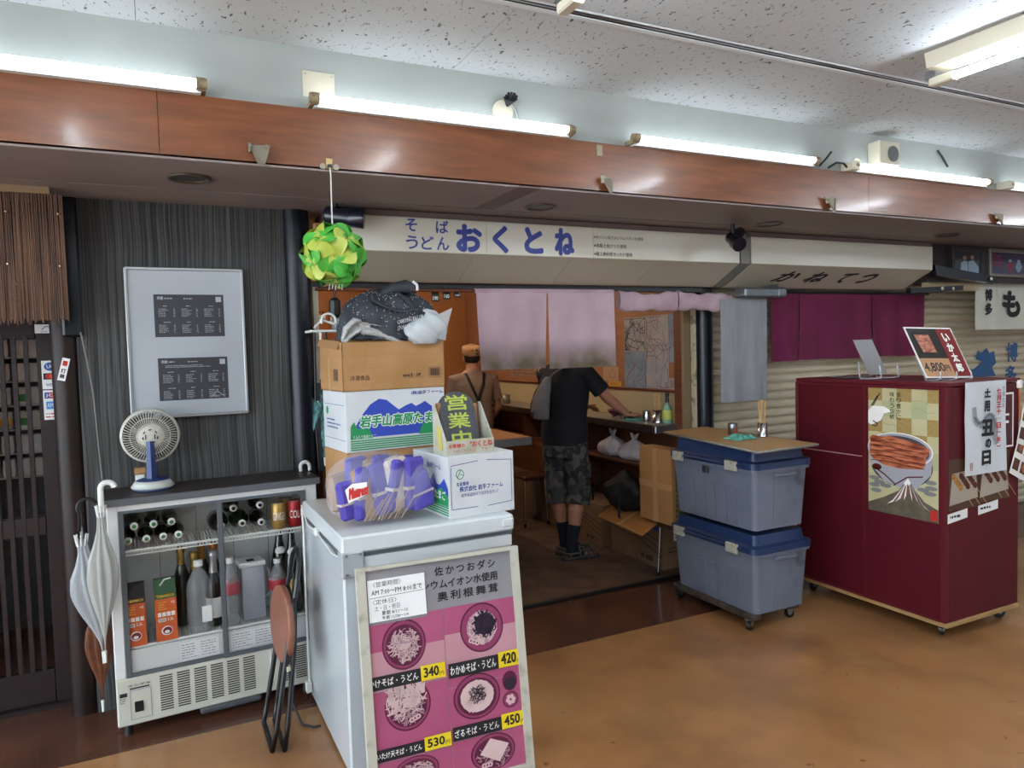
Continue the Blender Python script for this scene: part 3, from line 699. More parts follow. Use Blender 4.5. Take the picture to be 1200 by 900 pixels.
# wine noren on the shuttered stall
m_wine = M('wine_cotton', '#6f1c43', .85, col2='#64183c', scale=4, bump=.08, bscale=80)
wn_ = thing('noren', 'wine red noren of five panels in front of the beige shutter', 'curtain', (4.85, 3.9, 1.95))
xs_ = [4.03, 4.32, 4.68, 5.10, 5.42, 5.76]
for i in range(5):
    mb = MB(); cloth(mb, xs_[i], xs_[i+1]-.006, 1.445+.006*(i % 2), 1.95, 3.90, m_wine, .016, 1.3, i*1.7, -.004, 18, 10); mb.build('cloth_panel', wn_, recalc=False)
MB().cyl((3.95, 3.90, 1.95), (5.80, 3.90, 1.95), .01, m_black, 10).build('rod', wn_)
# white noren at the right edge
m_offw = M('off_white_cotton', '#c6c7ba', .85, col2='#bcbdb0', scale=5, bump=.08, bscale=80)
wv = thing('noren', 'off-white noren with black brush characters at the right edge', 'curtain', (6.6, 3.7, 2.05))
for a, b_ in ((6.105, 6.395), (6.40, 6.90), (6.905, 7.4)):
    mb = MB(); cloth(mb, a, b_, 1.64, 2.06, 3.70, m_offw, .003, 1, 0); mb.build('cloth_panel', wv, recalc=False)
mb = MB(); s = Surf(mb, (6.105, 3.693, 1.64), X, Z)
for ch, a, z0, b_, z1 in (('博', .12, .24, .22, .34), ('多', .12, .12, .22, .225), ('も', .36, .10, .62, .33)): letter(wv, (6.105, 3.693, 1.64), X, Z, ch, a, z0, b_, z1, m_ink, .05)
# framed photographs and the dark bracket beams
def framed(x0, z0, x1, z1, lb, m_fr, draw, yy=3.6):
    t = thing('framed_photo', lb, 'picture', ((x0+x1)/2, yy, z0))
    mb = MB()
    for a, b_ in (((x0, z0), (x0+.03, z1)), ((x1-.03, z0), (x1, z1)), ((x0+.03, z0), (x1-.03, z0+.025)), ((x0+.03, z1-.025), (x1-.03, z1))):
        mb.box((a[0], yy-.02, a[1]), (b_[0], yy+.02, b_[1]), m_fr, .003)
    mb.build('frame', t)
    mb = MB(); s = Surf(mb, (x0+.03, yy, z0+.025), X, Z); draw(s, x1-x0-.06, z1-z0-.05); mb.build('photo', t, recalc=False)
    return t
m_pd = M('photo_dark', '#182430', .08, coat=1); m_pl = M('photo_light', '#8fa3b5', .1, coat=1); m_po = M('photo_orange', '#c4622f', .1); m_pp = M('photo_purple', '#2c2c55', .08, coat=1); m_pr = M('photo_pink', '#8d3852', .1)
m_skin2 = M('photo_skin', '#8a6a58', .2)
def ph1(s, w_, h):
    s.quad(0, 0, w_, h, m_pd, 0); s.poly([(w_*.25, 0), (w_*.28, h*.45), (w_*.4, h*.55), (w_*.5, h*.5), (w_*.52, 0)], m_pl, .001); s.ell(w_*.4, h*.66, w_*.07, h*.1, m_skin2, .001)
    s.poly([(w_*.53, 0), (w_*.52, h*.5), (w_*.7, h*.58), (w_*.88, h*.3), (w_*.9, 0)], m_pl, .001); s.ell(w_*.66, h*.7, w_*.07, h*.1, m_skin2, .001)
    s.quad(.0, h*.0, w_*.06, h, M('gold_strip', '#a07c4d', .4), .002)
def ph2(s, w_, h):
    s.quad(0, 0, w_, h, m_pp, 0); s.scribble(w_*.05, h*.3, w_*.25, h*.9, 4, m_pr, .001, 1, .7)
    for u in (.35, .5, .72): s.ell(w_*u, h*.62, w_*.03, h*.07, m_pl, .001); s.poly([(w_*(u-.06), h*.35), (w_*(u-.03), h*.58), (w_*(u+.03), h*.58), (w_*(u+.06), h*.35), (w_*(u+.02), h*.1), (w_*(u-.02), h*.1)], m_pl if u > .4 else m_pr, .001)
m_frd = M('dark_frame', '#2a211f', .35); m_frs = M('silver_frame', '#8e8b86', .3, .6)
framed(5.62, 2.07, 6.05, 2.295, 'dark framed photo of two people in pale clothing', m_frd, ph1)
framed(6.10, 2.07, 6.95, 2.295, 'silver framed purple photo with pale figures at the right edge', m_frs, ph2)
struct(MB().box((5.36, 3.62, 2.02), (8.5, 3.9, 2.31), m_frd).build('trim_11'))
mb = MB(); mb.prism([(5.34, 3.58, 2.14), (5.95, 3.50, 2.055), (5.98, 3.50, 2.00), (5.36, 3.58, 2.06)], (0, -.04, 0), m_blackg)
mb.cyl((5.90, 3.458, 2.035), (5.90, 3.45, 2.035), .012, m_beige, 12)
tag(mb.build('bracket_beam', loc=(5.6, 3.5, 2.05)), 'glossy navy black beam sloping below the framed photos', 'beam')
mb = MB(); mb.prism([(5.12, 3.62, 1.965), (5.72, 3.60, 1.99), (5.72, 3.60, 1.955), (5.12, 3.62, 1.925)], (0, -.04, 0), m_blackg)
for x in (5.47, 5.60): mb.cyl((x, 3.575, 1.965), (x, 3.562, 1.965), .013, m_beige, 12)
tag(mb.build('bracket_arm', loc=(5.4, 3.6, 1.95)), 'short navy black arm with two pale bolts under the sign end', 'beam')
mb = MB(); mb.box((5.42, 3.66, 1.96), (6.08, 3.70, 2.06), M('cream_board', '#a89777', .6)); tag(mb.build('cream_board', loc=(5.9, 3.68, 1.96)), 'cream board behind the dark bracket arms', 'board')
# ================================================================== LEFT: NOTICE BOARD, FAN, UMBRELLAS
mbd = thing('menu_poster_frame', 'large white poster in a silver frame with two small dark menus', 'picture', (.15, 3.73, 1.325))
m_alu = M('aluminium', '#b4b8ba', .3, .8)
m_pboard = M('pale_blue_board', '#a9b0b7', .25, col2='#a4abb2', scale=2, coat=.5)
x0, x1, z0, z1 = -.098, .398, 1.325, 2.006
mb = MB(); mb.box((x0, 3.70, z0), (x1, 3.73, z1), m_pboard); mb.build('board', mbd)
for a, b_ in (((x0-.004, z0), (x0+.008, z1)), ((x1-.008, z0), (x1+.004, z1)), ((x0, z0-.004), (x1, z0+.008)), ((x0, z1-.008), (x1, z1+.004))):
    MB().box((a[0], 3.69, a[1]), (b_[0], 3.705, b_[1]), m_alu, .002).build('frame_bar', mbd)
m_mdark = M('menu_dark', '#34373d', .5); m_mtxt = M('menu_text', '#a9adb2', .6)
def menu_sheet(u0, v0, u1, v1, second):
    mb = MB(); s = Surf(mb, (u0, 3.70, v0), X, Z); w_, h = u1-u0, v1-v0
    s.slab(0, 0, w_, h, .001, m_mdark); q = .0016
    s.text('飛雲', .014, h-.024, .04, h-.010, m_mtxt, q, .02); s.scribble(.045, h-.024, .08, h-.012, 1, m_mtxt, q)
    s.quad(w_-.034, h-.034, w_-.010, h-.010, m_mtxt, q)
    s.scribble(w_*.42, h-.024, w_*.58, h-.014, 1, m_mtxt, q)
    if second: s.scribble(.03, h-.046, w_*.8, h-.032, 2, m_mtxt, q, 1)
    for c in range(3):
        a = .018+c*w_*.325
        for r_ in range(2):
            top = h-.045-(.012 if second else 0)-r_*h*.38
            s.scribble(a+.02, top-.012, a+.05, top-.004, 1, m_mtxt, q); s.scribble(a, top-h*.30, a+.045, top-.018, 6, m_mtxt, q, .8, .38); s.scribble(a+.062, top-h*.30, a+.07, top-.018, 6, m_mtxt, q, 1, .38)
    if second: s.line([(w_-.075, .012), (w_-.055, .03), (w_-.05, .045), (w_-.045, .03), (w_-.02, .012)], .002, m_mtxt, q); s.line([(w_-.08, .013), (w_-.012, .016)], .0015, m_mtxt, q)
    return mb.build('menu_sheet', mbd, recalc=False)
menu_sheet(.013, 1.693, .31, 1.888, False); menu_sheet(.018, 1.40, .315, 1.596, True)
# refrigerated display case
m_fbody = M('fridge_cream', '#c6c6ba', .4, col2='#bdbdb0', scale=4); m_fwhite = M('fridge_white', '#d5d8d8', .35)
m_fin = M('fridge_lining', '#c6cbc9', .5, col2='#bcc1bf', scale=5); m_gasket = M('grey_door_frame', '#5c6469', .4, .3)
m_top = M('dark_counter_top', '#2c2526', .45, col2='#352d2d', scale=8)
fr = thing('display_fridge', 'low white refrigerated display case with sliding glass doors and dark top', 'fridge', (-.205, 3.41, 0), .05)
W_, D_ = .865, .27
mb = MB(); mb.box((0, 0, .05), (W_, D_, .255), m_fbody, .006); mb.build('base_housing', fr, local=True)
for a, b_ in ((0, .042), (W_-.055, W_)):
    MB().box((a, 0, .255), (b_, D_, .985), m_fwhite, .004).build('side_wall', fr, local=True)
MB().box((.042, D_-.015, .255), (W_-.055, D_, .985), m_fin).build('back_wall', fr, local=True)
for x in (.2, .36, .52, .68): MB().box((x, D_-.018, .39), (x+.003, D_-.0145, .985), M('groove_grey', '#7c817f', .5)).build('lining_groove', fr, local=True)
MB().box((.042, .015, .255), (W_-.055, D_-.015, .365), m_fwhite).build('floor_panel', fr, local=True)
MB().box((.042, .0, .965), (W_-.055, D_-.015, .985), m_fwhite).build('top_rail', fr, local=True)
mb = MB(); mb.box((-.012, -.02, .995), (W_+.012, D_, 1.022), m_top, .003); mb.box((-.014, -.024, .990), (W_+.014, -.018, 1.020), M('grey_edge', '#666b70', .35, .4), .002); mb.build('counter_top', fr, local=True)
MB().box((0, -.004, .982), (W_, D_-.01, .992), m_fwhite).build('white_edge', fr, local=True)
# sliding doors
for a, b_, y in ((.042, .448, .004), (.425, W_-.055, -.004)):
    dd = MB()
    for p, q in (((a, .255), (a+.02, .965)), ((b_-.02, .255), (b_, .965)), ((a+.02, .255), (b_-.02, .272)), ((a+.02, .952), (b_-.02, .965))):
        dd.box((p[0], y-.004, p[1]), (q[0], y+.004, q[1]), m_gasket, .001)
    d_ = dd.build('sliding_door', fr, local=True)
    g_ = MB().box((a+.02, y-.0015, .272), (b_-.02, y+.0015, .952), m_glass).build('pane', None, local=True); g_.parent = d_
# wire shelves
def wire_shelf(z, y0):
    t = MB(); t.tube([(.05, y0, z), (W_-.06, y0, z)], .006, m_white, 8); t.tube([(.05, y0, z-.018), (W_-.06, y0, z-.018)], .003, m_white, 6); t.tube([(.05, D_-.03, z), (W_-.06, D_-.03, z)], .004, m_white, 6)
    n = 56
    for i in range(n):
        x = .055+(W_-.12)*i/(n-1); t.tube([(x, y0, z-.018), (x, y0, z), (x, D_-.03, z)], .0022, m_white, 4)
    t.build('wire_shelf', fr, local=True)
wire_shelf(.785, .03); wire_shelf(.372, .03)
# grilles and control plate
m_slot = M('slot_black', '#15161a', .6)
for gx in [.165+i*.068 for i in range(6)] + [.665, .735]:
    t = MB()
    for k in range(15): t.box((gx, -.002, .085+k*.0105), (gx+.05, .003, .0895+k*.0105), m_slot)
    t.build('vent', fr, local=True)
MB().box((.62, -.003, .07), (.628, .001, .25), m_fwhite, .001).build('panel_edge', fr, local=True)
t = MB(); s = Surf(t, (0, -.0005, 0), X, Z); s.frame(.052, .075, .13, .20, .003, m_grey, .001); s.text('ホシザキ', .045, .216, .13, .226, m_ink, .001, .02); s.quad(.05, .205, .125, .211, m_ink)
s.quad(.012, .178, .04, .195, m_ink); s.scribble(.012, .15, .04, .175, 3, m_ink)
t.box((.066, -.006, .105), (.10, .001, .15), m_black, .002); t.build('control_plate', fr, local=True)
# notices inside the lower glass
t = MB(); s = Surf(t, (0, .0135, 0), X, Z)
for a, b_ in ((.25, .41), (.46, .66)):
    s.quad(a, .275, b_, .355, m_paper, .0005); s.scribble(a+.006, .28, (a+b_)/2-.005, .35, 6, m_grey, .001, 1, .4); s.scribble((a+b_)/2+.005, .28, b_-.006, .35, 6, m_grey, .001, 1, .4)
t.build('notice_label', fr, local=True, recalc=False)
for x in (.04, W_-.08):
    for y in (.04, D_-.05): MB().cyl((x, y, 0), (x, y, .055), .018, m_black, 12, .012).build('foot', fr, local=True)
MB().box((.32, -.0, .018), (.58, .16, .05), M('drip_tray_grey', '#52565a', .4, .3), .01).build('drip_tray', fr, local=True)
def F(x, y, z):   # a point of the fridge in the world
    return wm(fr) @ V(x, y, z)
ZL, ZU = .3765, .793
# cartons of liquor
def carton(x, topc, lb, hh=.26):
    p = F(x, .055, ZL); t = thing('carton_box', lb, 'box', p, .05)
    m_o = M('orange_carton', '#c25a2c', .5)
    mb = MB(); mb.box((-.042, -.035, 0), (.042, .035, hh-.05), m_o, .002); s = Surf(mb, (-.042, -.035, 0), X, Z)
    s.quad(0, hh-.075, .084, hh-.05, topc, .0008); s.text('TABANICO', .006, hh-.069, .078, hh-.056, mi_y, .0014, .02)
    s.scribble(.012, hh-.125, .05, hh-.085, 4, mi_y, .0012); s.text('×8', .062, hh-.10, .076, hh-.088, m_inkw, .0012)
    for i in range(4): s.quad(.009+i*.0175, .108, .023+i*.0175, .126, m_inkw, .0012)
    s.quad(.010, .085, .040, .10, m_inkw, .0012)
    for i in range(8): s.quad(.013+i*.0032, .087, .0145+i*.0032, .098, m_ink, .0016)
    s.text('2.2L', .045, .088, .07, .10, m_inkw, .0012, .01); s.ell(.042, .045, .022, .02, m_inkw, .0012); s.ell(.044, .045, .018, .016, M('plum', '#6e1f2c', .5), .0016); s.ell(.042, .040, .010, .007, m_inkw, .002)
    mb.build('body', t, local=True, recalc=False)
    mb = MB(); z = hh-.05; mb.prism([(-.042, -.035, z), (-.042, .0, hh), (-.042, .035, hh), (-.042, .035, z)], (.084, 0, 0), topc); mb.build('top_flap', t, local=True)
    s2 = MB(); s2.tube([(-.02, -.02, hh-.02), (0, -.01, hh+.002), (.025, .0, hh+.002)], .004, m_inkw if topc is not m_cdark else m_cdark, 6); s2.build('carry_strap', t, local=True)
m_cdark = M('carton_dark', '#2a2022', .5); m_cgreen = M('carton_green', '#2d5536', .5)
carton(.085, m_cdark, 'orange drink carton with a dark folded top, leftmost in the display fridge'); carton(.205, m_cgreen, 'orange drink carton with a green folded top in the display fridge')
# bottles
m_pet = M('clear_pet', '#c3cbce', .12, alpha=.3, spec=.8); m_gold = M('gold_foil', '#b69a55', .35, .7, col2='#8d7436', scale=60); m_silv = M('silver_foil', '#aeb2b5', .3, .7)
m_gb = M('dark_green_bottle', '#0f1d14', .12, coat=.5); m_bb = M('dark_bottle', '#15100f', .12, coat=.5); m_pinkl = M('pink_label', '#b0505e', .5); m_redl = M('red_label', '#a3202e', .5)
def bottle(name, lb, prof, m_, p, extra=(), group=None, cat='bottle', rot=0):
    t = thing(name, lb, cat, p, rot, group); MB().lathe(prof, m_, n=20).build('body', t, local=True)
    for nm, pr, mm in extra: MB().lathe(pr, mm, n=20).build(nm, t, local=True)
    return t
def petprof(r, h):
    pr = [(.0001, .002), (r*.9, .0), (r, .012)]
    k = 7
    for i in range(k): z = .03+i*(h*.5-.02)/k; pr += [(r, z), (r*.955, z+h*.02), (r, z+h*.04)]
    return pr+[(r, h*.6), (r*.9, h*.72), (r*.5, h*.86), (.014, h*.92), (.014, h-.012)]
t = bottle('water_bottle', 'big clear ribbed plastic bottle with a white cap and small white label', petprof(.055, .305), m_pet, F(.345, .075, ZL), [('cap', [(.019, .290), (.019, .315), (.0001, .316)], m_inkw)])
mb = MB(); mb.box((.005, -.0565, .05), (.045, -.048, .12), m_paper, .001); mb.build('label', t, local=True)
t = bottle('water_bottle', 'clear plastic bottle with a faded pink label behind the fridge door frame', petprof(.038, .29), m_pet, F(.478, .08, ZL), [('cap', [(.015, .278), (.015, .302), (.0001, .303)], m_inkw), ('label', [(.0385, .14), (.0388, .141), (.0388, .19), (.0385, .191)], m_pinkl)])
t = bottle('cola_bottle', 'clear plastic bottle with a red label, beside the filter jug', petprof(.043, .25), m_pet, F(.69, .10, ZL), [('cap', [(.016, .238), (.016, .258), (.0001, .259)], m_inkw), ('label', [(.0435, .12), (.044, .121), (.044, .165), (.0435, .166)], m_redl)])
def champ(x, y, foil, lb, h=.34, col=None):
    bottle('sparkling_wine_bottle', lb, [(.0001, .0), (.036, .0), (.040, .01), (.040, h*.5), (.030, h*.65), (.015, h*.78), (.013, h-.01)], col or m_gb, F(x, y, ZL),
           [('foil', [(.0175, h*.68), (.0160, h*.78), (.0155, h*.9), (.019, h*.93), (.019, h*.96), (.017, h), (.0001, h+.003)], foil)])
champ(.285, .20, m_gold, 'wine bottle with crinkled pale gold foil, leftmost of the foiled necks', .36)
champ(.335, .155, m_gold, 'wine bottle with shorter gold foil neck, second from the left', .335)
champ(.375, .215, M('amber_foil', '#a3702f', .35, .6), 'wine bottle with amber foil, at the back of the fridge', .37)
champ(.425, .20, M('orange_foil', '#a8632c', .35, .6), 'wine bottle with orange foil nearest the middle door frame', .36, m_bb)
t_ = bottle('sparkling_wine_bottle', 'wine bottle with silver foil and white label beside the big clear bottle', [(.0001, 0), (.033, 0), (.036, .01), (.036, .18), (.028, .215), (.016, .25), (.014, .33)], m_bb, F(.41, .11, ZL), [('foil', [(.020, .225), (.0175, .26), (.017, .31), (.02, .318), (.018, .34), (.0001, .342)], m_silv), ('label', [(.0364, .04), (.0366, .041), (.0366, .13), (.0364, .131)], m_paper)])
for x, h, lb in ((.715, .42, 'tall dark wine bottle with pale oval label behind the folded stool'), (.76, .41, 'tall dark wine bottle at the right end of the fridge')):
    y = .16 if x < .73 else .10
    t = bottle('wine_bottle', lb, [(.0001, 0), (.038, 0), (.041, .01), (.041, h*.52), (.034, h*.62), (.018, h*.8), (.0145, h-.02)], m_bb, F(x, y, ZL), [('foil', [(.0155, h*.84), (.0155, h-.01), (.0001, h)], m_bb)])
    mb = MB(); mb.ball((0, -.022, h*.70 if x > .73 else h*.68), .024, m_paper, 12, (1, .55, .85)); mb.build('neck_label', t, local=True)
    mb = MB(); mb.box((-.02, -.044, .10), (.02, -.036, .16), mi_y, .002); mb.build('label', t, local=True)
# water filter jug
m_jug = M('frosted_jug', '#c4ccd6', .15, alpha=.4)
jg = thing('water_filter_jug', 'clear water filter jug with a white lid in the display fridge', 'jug', F(.575, .13, ZL), .1)
MB().prism([(-.05, -.05, 0), (.05, -.05, 0), (.055, .05, 0), (-.055, .05, 0)], (0, 0, .245), m_jug).build('body', jg, local=True)
MB().box((-.062, -.06, .245), (.058, .055, .268), m_fwhite, .006).build('lid', jg, local=True)
mb = MB(); mb.lathe([(.045, .24), (.04, .16), (.03, .11), (.0001, .105)], M('filter_funnel', '#c3cad4', .3), n=20); mb.build('funnel', jg, local=True)
mb = MB(); mb.box((-.022, -.035, .268), (.012, -.005, .271), m_ink, .001); mb.build('lid_window', jg, local=True)
MB().tube([(.056, .02, .23), (.085, .01, .2), (.085, .01, .09), (.056, .02, .06)], .007, m_jug, 8).build('handle', jg, local=True)
# bottles lying on the top shelf, caps towards the room
m_gcap = M('green_cap_rim', '#3e8a52', .4)
def lying(x, z, r, lb, m_, capm, group=None, ln=.17):
    t = thing('lying_bottle', lb, 'bottle', F(x, .045, z), .05, group)
    t.rotation_euler = (0, 0, .05)
    MB().lathe([(.013, .0), (.013, -.03), (r*.75, -.075), (r, -.10), (r, -ln), (.0001, -ln)], m_, axis='-y', n=18).build('body', t, local=True)
    MB().lathe([(.0001, .006), (.012, .006), (.0155, .003), (.0155, -.008)], capm, axis='-y', n=18).build('cap', t, local=True)
    MB().lathe([(.0001, .0072), (.0085, .0072)], m_gcap if capm is m_inkw and r < .035 else m_gb, axis='-y', n=14).build('cap_print', t, local=True)
rows = [(.075, 0), (.145, 0), (.21, 0), (.27, 0), (.10, 1), (.175, 1), (.245, 1)]
pos = ['front left of the lower row', 'second from left of the lower row', 'third from left of the lower row', 'right end of the lower row', 'left of the upper row', 'middle of the upper row', 'right end of the upper row']
for (x, l), ps in zip(rows, pos): lying(x, ZU+.033+l*.060, .031, 'small dark green bottle lying with white cap outward, '+ps, m_gb, m_inkw, 'green bottles lying on the top shelf')
for x, z, r, lb, mm in ((.445, .045, .043, 'dark wine bottle lying on the top shelf behind the middle frame', m_bb), (.535, .045, .043, 'green glass bottle lying beside the middle frame on the top shelf', m_gb), (.50, .118, .038, 'dark bottle lying on top of two others, left of the cans', m_bb), (.615, .118, .036, 'dark bottle lying high, directly left of the gold cans', m_bb), (.618, .038, .036, 'dark bottle lying low, directly left of the gold cans', m_bb)):
    lying(x, ZU+z, r, lb, mm, m_inkw)
def can(x, y, m_, tx, lb):
    t = thing('drink_can', lb, 'can', F(x, y, ZU), .05)
    MB().lathe([(.0001, 0), (.028, 0), (.033, .006), (.033, .110), (.027, .120)], m_, n=24).build('body', t, local=True)
    MB().lathe([(.0275, .118), (.0285, .122), (.026, .119), (.0001, .1185)], m_steel, n=24).build('lid', t, local=True)
    if tx:
        mb = MB(); vs, fs, tw, th = text_mesh(tx, .02, 1)
        mb.add([(.0336*math.sin((a-.5)*1.9), -.0336*math.cos((a-.5)*1.9), .042+c*.036) for a, c in vs], fs, m_inkw); mb.build('lettering', t, local=True, recalc=False)
m_cg = M('gold_can', '#b08f4c', .3, .5); m_cr = M('red_can', '#a31f24', .35, .2)
can(.695, .045, m_cg, 'GINGER', 'gold can lettered GINGER on the fridge top shelf'); can(.745, .13, m_cg, None, 'plain gold can standing behind the red can'); can(.772, .05, m_cr, 'COLA', 'red can lettered COLA at the right end of the shelf')
# fan on the fridge
m_fan = M('fan_beige', '#b9b8ad', .4); m_fblue = M('fan_blue', '#2f4070', .4)
fn_ = thing('desk_fan', 'beige desk fan with a blue neck, seen from behind on the dark fridge top', 'fan', (-.03, 3.56, 1.022))
c = V(-.028, 3.57, 1.256)
mb = MB(); mb.lathe([(.110, .0), (.119, -.004), (.121, -.03), (.119, -.06), (.112, -.062), (.113, -.03), (.110, 0)], m_fan, c, 40, '-y', caps=False); mb.build('guard_ring', fn_)
mb = MB()
for i in range(56):
    a = 2*PI*i/56; pts = []
    for r_, d in ((.040, .022), (.075, .018), (.100, .010), (.112, -.004)): 
        aa = a+(.112-r_)*1.5; pts.append(c+V(r_*math.cos(aa), -d, r_*math.sin(aa)))
    mb.tube(pts, .0017, m_fan, 4)
mb.tube([c+V(.080*math.cos(t_), -.017, .080*math.sin(t_)) for t_ in [2*PI*i/32 for i in range(32)]], .0017, m_fan, 5, closed=True)
mb.build('guard_ribs', fn_, kind='stuff')
mb = MB(); mb.lathe([(.0001, .034), (.030, .032), (.042, .024), (.050, .020), (.056, .014), (.052, .004), (.0001, 0)], m_fan, c, 30, '-y')
s = Surf(mb, c+V(0, -.034, 0), X, Z)
for k in range(7):
    a = PI/2+k*2*PI/7; s.line([(.030*math.cos(a-.2), .030*math.sin(a-.2)), (.030*math.cos(a+.2), .030*math.sin(a+.2))], .0045, m_ink, .001)
s.quad(-.020, -.012, -.016, .010, m_ink, .001); s.quad(.016, -.012, .020, .010, m_ink, .001)
mb.build('motor_cover', fn_)
mb = MB()
for k in range(4):
    a0 = k*PI/2+.4; mb.grid(lambda u, v, a0=a0: c+V((.02+.08*v)*math.cos(a0+(u-.5)*1.1*(.6+.6*v)), .02+.025*u, (.02+.08*v)*math.sin(a0+(u-.5)*1.1*(.6+.6*v))), 6, 4, M('fan_blade', '#2c3138', .3) if k == 0 else mb.mats[0])
mb.build('blades', fn_)
mb = MB(); mb.lathe([(.03, -.086), (.028, -.092), (.0001, -.093)], m_fan, c, 24, '-y', False)
for i in range(44):
    a = 2*PI*i/44; mb.tube([c+V(.112*math.cos(a), .062, .112*math.sin(a)), c+V(.09*math.cos(a+.1), .082, .09*math.sin(a+.1)), c+V(.028*math.cos(a+.3), .09, .028*math.sin(a+.3))], .0014, m_fan, 4)
mb.build('front_guard', fn_, kind='stuff')
mb = MB(); mb.tube([(-.03, 3.54, 1.06), (-.03, 3.535, 1.12), (-.03, 3.53, 1.20), (-.03, 3.535, 1.235)], [.023, .019, .016, .016], m_fblue, 4); mb.build('neck', fn_)
mb = MB(); mb.lathe([(.0001, 0), (.078, 0), (.082, .004), (.074, .010)], m_fblue, (-.028, 3.56, 1.022), 30); mb.build('base_foot', fn_)
mb = MB(); mb.lathe([(.080, .008), (.088, .014), (.070, .040), (.05, .042)], M('fan_base_white', '#c4c8c2', .4), (-.028, 3.56, 1.022), 30); mb.build('base', fn_)
mb = MB(); mb.lathe([(.066, .042), (.05, .048), (.03, .052), (.0001, .053)], m_fblue, (-.028, 3.56, 1.022), 30); mb.build('base_top', fn_)
s = MB(); Surf(s, c+V(-.03, -.0, .1145), X, V(0, .2, 1).normalized()).quad(0, 0, .05, .006, mi_blue, .004)
mb = MB(); mb.lathe([(.0001, 0), (.016, .0), (.018, .003), (.018, .037), (.016, .04), (.0001, .04)], M('tan_roll', '#b58f63', .6), (-.085, 3.66, 1.022), 18)
mb = MB(); mb.cyl((-.10, 3.68, 1.09), (-.055, 3.68, 1.09), .017, M('tan_roll2', '#b0895c', .6), 18); mb.box((-.098, 3.665, 1.022), (-.058, 3.695, 1.074), m_white, .004)
tag(mb.build('wooden_roller', loc=(-.08, 3.68, 1.022)), 'small tan roller on a white block standing behind the fan', 'roller')
# white hook handles
def umbrella(lb, x, y, ztop, ztip, col, handle, rmax, lean=0, seed=1):
    rd = random.Random(seed); t = thing('umbrella', lb, 'umbrella', (x, y, ztip))
    H_ = ztop-ztip
    def f(u, v):
        a = u*2*PI; env = [.012, .06, .3, .62, .9, 1.0, .92, .55, .3][min(8, int(v*8.999))]
        fr_ = v*8.999-int(v*8.999); nx = [.012, .06, .3, .62, .9, 1.0, .92, .55, .3, .25][min(9, int(v*8.999)+1)]
        e = (env*(1-fr_)+nx*fr_)*rmax; e *= 1+.28*math.sin(a*8+v*5)*min(1, v*2)
        return (x+lean*(v-.0)+e*math.cos(a)*1.1, y+e*math.sin(a)*.6, ztip+.03+H_*.92*v)
    MB().grid(f, 48, 24, col).build('canopy', t, recalc=False)
    MB().tube([(x, y, ztip), (x, y, ztip+.05)], [.004, .006], m_white, 8).build('ferrule', t)
    MB().tube([(x+lean*.9, y, ztop-.05), (x+lean, y, ztop+.04)], .005, m_steel, 8).build('shaft', t)
    if handle:
        MB().tube(handle, .011, m_white, 10).build('handle', t)
    mb = MB()
    for i in range(8):
        a = i*PI/4; mb.cyl((x+lean+rmax*.3*math.cos(a), y+rmax*.2*math.sin(a), ztop-.04), (x+lean+rmax*.45*math.cos(a), y+rmax*.3*math.sin(a), ztop+.008), .003, m_white, 6)
    mb.build('rib_tips', t)
m_vinyl = M('clear_vinyl', '#b0b6ba', .25, alpha=.7); m_vinyl2 = M('cloudy_vinyl', '#a9aca7', .35, alpha=.85)
m_brownc = M('brown_umbrella_cloth', '#6b3a1c', .6, col2='#532b16', scale=20)
umbrella('clear vinyl umbrella hanging tip down beside the brown pillar', -.245, 3.44, .875, .33, m_vinyl, None, .055, -.055, 1)
umbrella('cloudy white vinyl umbrella hooked on the left end of the fridge', -.232, 3.36, 1.0, .36, m_vinyl2, [(-.217, 3.36, .98)]+arc((-.192, 3.36, 1.075), .025, PI, .1, 10), .042, .012, 2)
umbrella('brown cloth umbrella standing low between pillar and fridge', -.262, 3.50, .62, .10, m_brownc, None, .040, .0, 3)
mb = MB(); mb.tube(arc((-.27, 3.40, 1.0), .035, PI*.1, PI*1.2, 10)+[(-.30, 3.41, .93), (-.305, 3.43, .90)], .007, m_black, 8)
tag(mb.build('black_hook', loc=(-.27, 3.40, 1.0)), 'curved black umbrella handle beside the brown pillar', 'handle')
t = MB(); t.tube([(.625, 3.645, 1.023)]+arc((.645, 3.645, 1.045), .022, PI, 0, 8)+[(.667, 3.645, 1.023)], .009, m_white, 8)
tag(t.build('white_hook', loc=(.645, 3.645, 1.022)), 'white curved handle standing up at the fridge top right end', 'handle')
# folded stool
fs_ = thing('folding_stool', 'folded stool with black tube legs and a round wooden seat', 'stool', (.44, 3.1, 0))
m_seat = M('pink_brown_wood', '#8d5d49', .4, col2='#7e5040', scale=6, stretch=(1, 5, 1)); m_stool = M('black_tube', '#131417', .3, coat=.2)
n_ = V(-.99, -.10, .05).normalized(); cc = V(.432, 3.12, .475)
mb = MB(); mb.tube([cc-n_*.013, cc-n_*.011, cc+n_*.011, cc+n_*.013], [.150, .156, .156, .150], m_seat, 40); mb.build('seat', fs_)
A = [(.355, 2.99, .012), (.375, 2.985, .10), (.43, 3.0, .40), (.485, 3.03, .66), (.50, 3.05, .745), (.505, 3.10, .782), (.505, 3.14, .782), (.50, 3.19, .745), (.485, 3.205, .66), (.43, 3.23, .40), (.375, 3.25, .10), (.355, 3.245, .012)]
MB().tube(A, .0105, m_stool, 10, closed=True).build('leg_frame', fs_)
B = [(.40, 2.97, .013), (.415, 2.975, .10), (.46, 3.01, .40), (.47, 3.02, .60), (.47, 3.20, .60), (.46, 3.21, .40), (.415, 3.24, .10), (.40, 3.24, .013)]
MB().tube(B, .0105, m_stool, 10, closed=True).build('leg_frame', fs_)
MB().tube([(.445, 3.03, .34), (.445, 3.20, .34)], .007, m_steel, 8).build('cross_bar', fs_)
